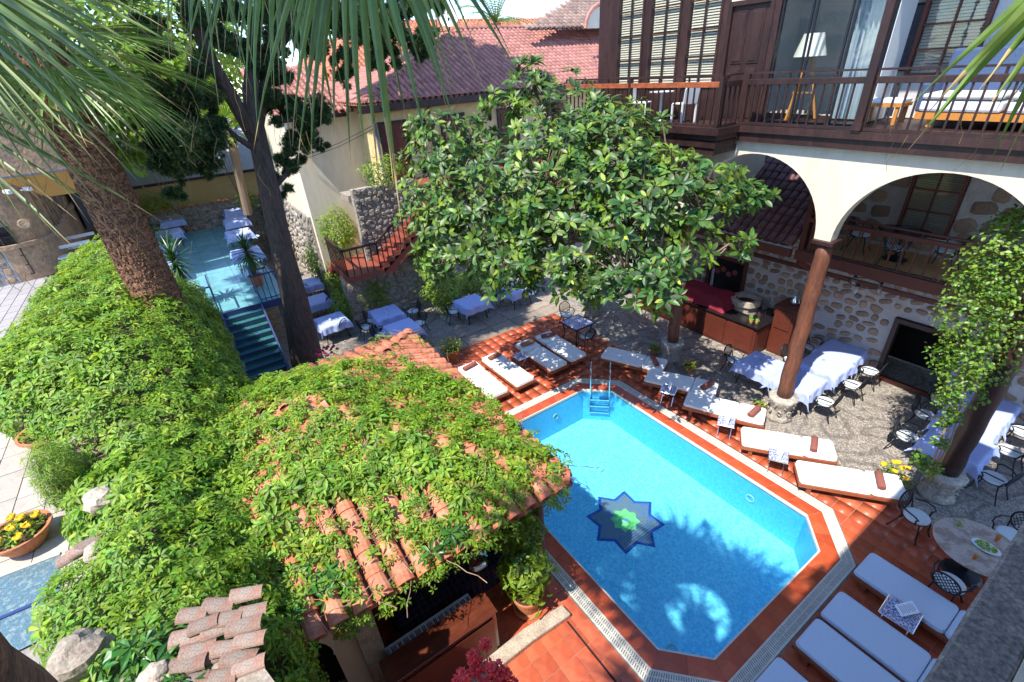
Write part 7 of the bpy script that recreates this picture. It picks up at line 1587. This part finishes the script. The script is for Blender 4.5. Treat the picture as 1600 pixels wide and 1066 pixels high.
t = thing('plastic_table', (-9.2,11.0,ZB), 'small white plastic table between the balcony chairs', 'table'); G().lathe([(.3,.68),(.31,.7),(0,.71)], (-9.2,11.0,ZB), 18).build('tabletop', M['plastic'], t); G().lathe([(.18,0),(.03,.05),(.03,.68)], (-9.2,11.0,ZB), 10).build('pedestal', M['plastic'], t)
# ---- piano, disc lamp
pi_ = thing('upright_piano', (-4.3,1.0,0), 'dark mahogany upright piano seen from above with open keyboard', 'piano'); Y0, Y1 = 0.18, 1.84
G().bb((-4.36,Y0-.06,0),(-4.02,Y1+.06,1.14)).build('case', M['piano'], pi_, bevel=.008); G().bb((-4.4,Y0-.08,1.142),(-3.98,Y1+.08,1.165)).build('lid', M['piano'], pi_, bevel=.006)
G().bb((-4.01,Y0,.1),(-3.995,Y1,1.0)).build('back_panel', M['woodr'], pi_)
G().bb((-4.86,Y0-.06,.58),(-4.361,Y1+.06,.68)).build('key_bed', M['black'], pi_, bevel=.006)
for y in (Y0-.03, Y1+.03): G().bb((-4.82,y-.03,0),(-4.72,y+.03,.579)).build('leg', M['piano'], pi_)
wk = G().box((0,0,0), (.155,.0215,.02)).mesh('white_key', M['keys']); bk = G().box((0,0,0), (.095,.012,.02)).mesh('black_key', M['black'])
for k in range(52):
    y = Y0+.05+(Y1-Y0-.1)*(k+.5)/52; o = bpy.data.objects.new('white_key', wk); COL.objects.link(o); o.parent = pi_; o.location = (-4.73+4.3, y-1.0, .69+.003)
    o.scale = (1, (Y1-Y0-.1)/52/.0235*1.05, 1)
    if k % 7 in (0, 1, 3, 4, 5): o = bpy.data.objects.new('black_key', bk); COL.objects.link(o); o.parent = pi_; o.location = (-4.70+4.3, y+(Y1-Y0-.1)/104-1.0, .712)
p = at(745, 877, 1.5); dl = thing('disc_lamp', (p.x,p.y,0), 'garden lamp with a polished round reflector cap at the pavilion edge', 'lamp'); G().lathe([(.19,0),(.2,.012),(.12,.05),(.03,.075),(0,.08)], (p.x,p.y,1.5), 24).build('reflector', M['steel'], dl, smooth=True); G().tube([(p.x,p.y,0),(p.x,p.y,1.5)], .022, 8).build('pole', M['iron'], dl); G().lathe([(.03,0),(.03,.04),(.01,.07)], (p.x,p.y,1.578), 10).build('finial', M['iron'], dl)
# ---- roof top dish and aerial
p = PD(700, 24, 31); sdh = thing('satellite_dish', (p.x,p.y,p.z-1), 'grey satellite dish standing on the far roof ridge', 'satellite dish')
dm = G().lathe([(0.0,-.12),(.3,-.08),(.55,.0),(.57,.01),(.3,-.06),(.0,-.10)], (0,0,0), 20).build('dish', M['plaster'], sdh, world=False); dm.matrix_basis = pmat_world(sdh).inverted()@MT(p, z=(0.8,-.5,.35), y=(0,0,1))
G().tube([(p.x,p.y,p.z-1.6),(p.x,p.y,p.z-.1)], .04, 6).build('mast', M['iron'], sdh); G().tube([p, p+Vector((.5,-.3,.1))], .02, 5).build('feed_arm', M['iron'], sdh)
p = PD(682, 36, 31); an = thing('roof_aerial', (p.x,p.y,p.z-.6), 'thin metal aerial left of the satellite dish', 'aerial'); G().tube([p-Vector((0,0,1.2)), p+Vector((0,0,.5))], .025, 5).build('mast', M['iron'], an); G().tube([p+Vector((-.4,-.4,-.4)), p+Vector((.4,.4,-.4))], .02, 5).build('crossbar', M['iron'], an)
# cable across to the house
cb = thing('overhead_cable', (-19, 6, 6.5), 'two thin dark cables strung to the cream house wall', 'cable')
for dz in (0, .12): G().tube([(-21.1,4.3,5.9+dz), (-20.2,5.6,6.3+dz), (-19.38,7.0,6.9+dz)], .012, 4).build('wire', M['iron'], cb)
for k in list(bpy.data.objects):
    if k.type == 'EMPTY' and not k.get('label') and not k.get('kind') and k.parent is None: print('UNTAGGED', k.name)
    if k.type == 'EMPTY' and k.parent is not None and 'category' in k: del k['category']
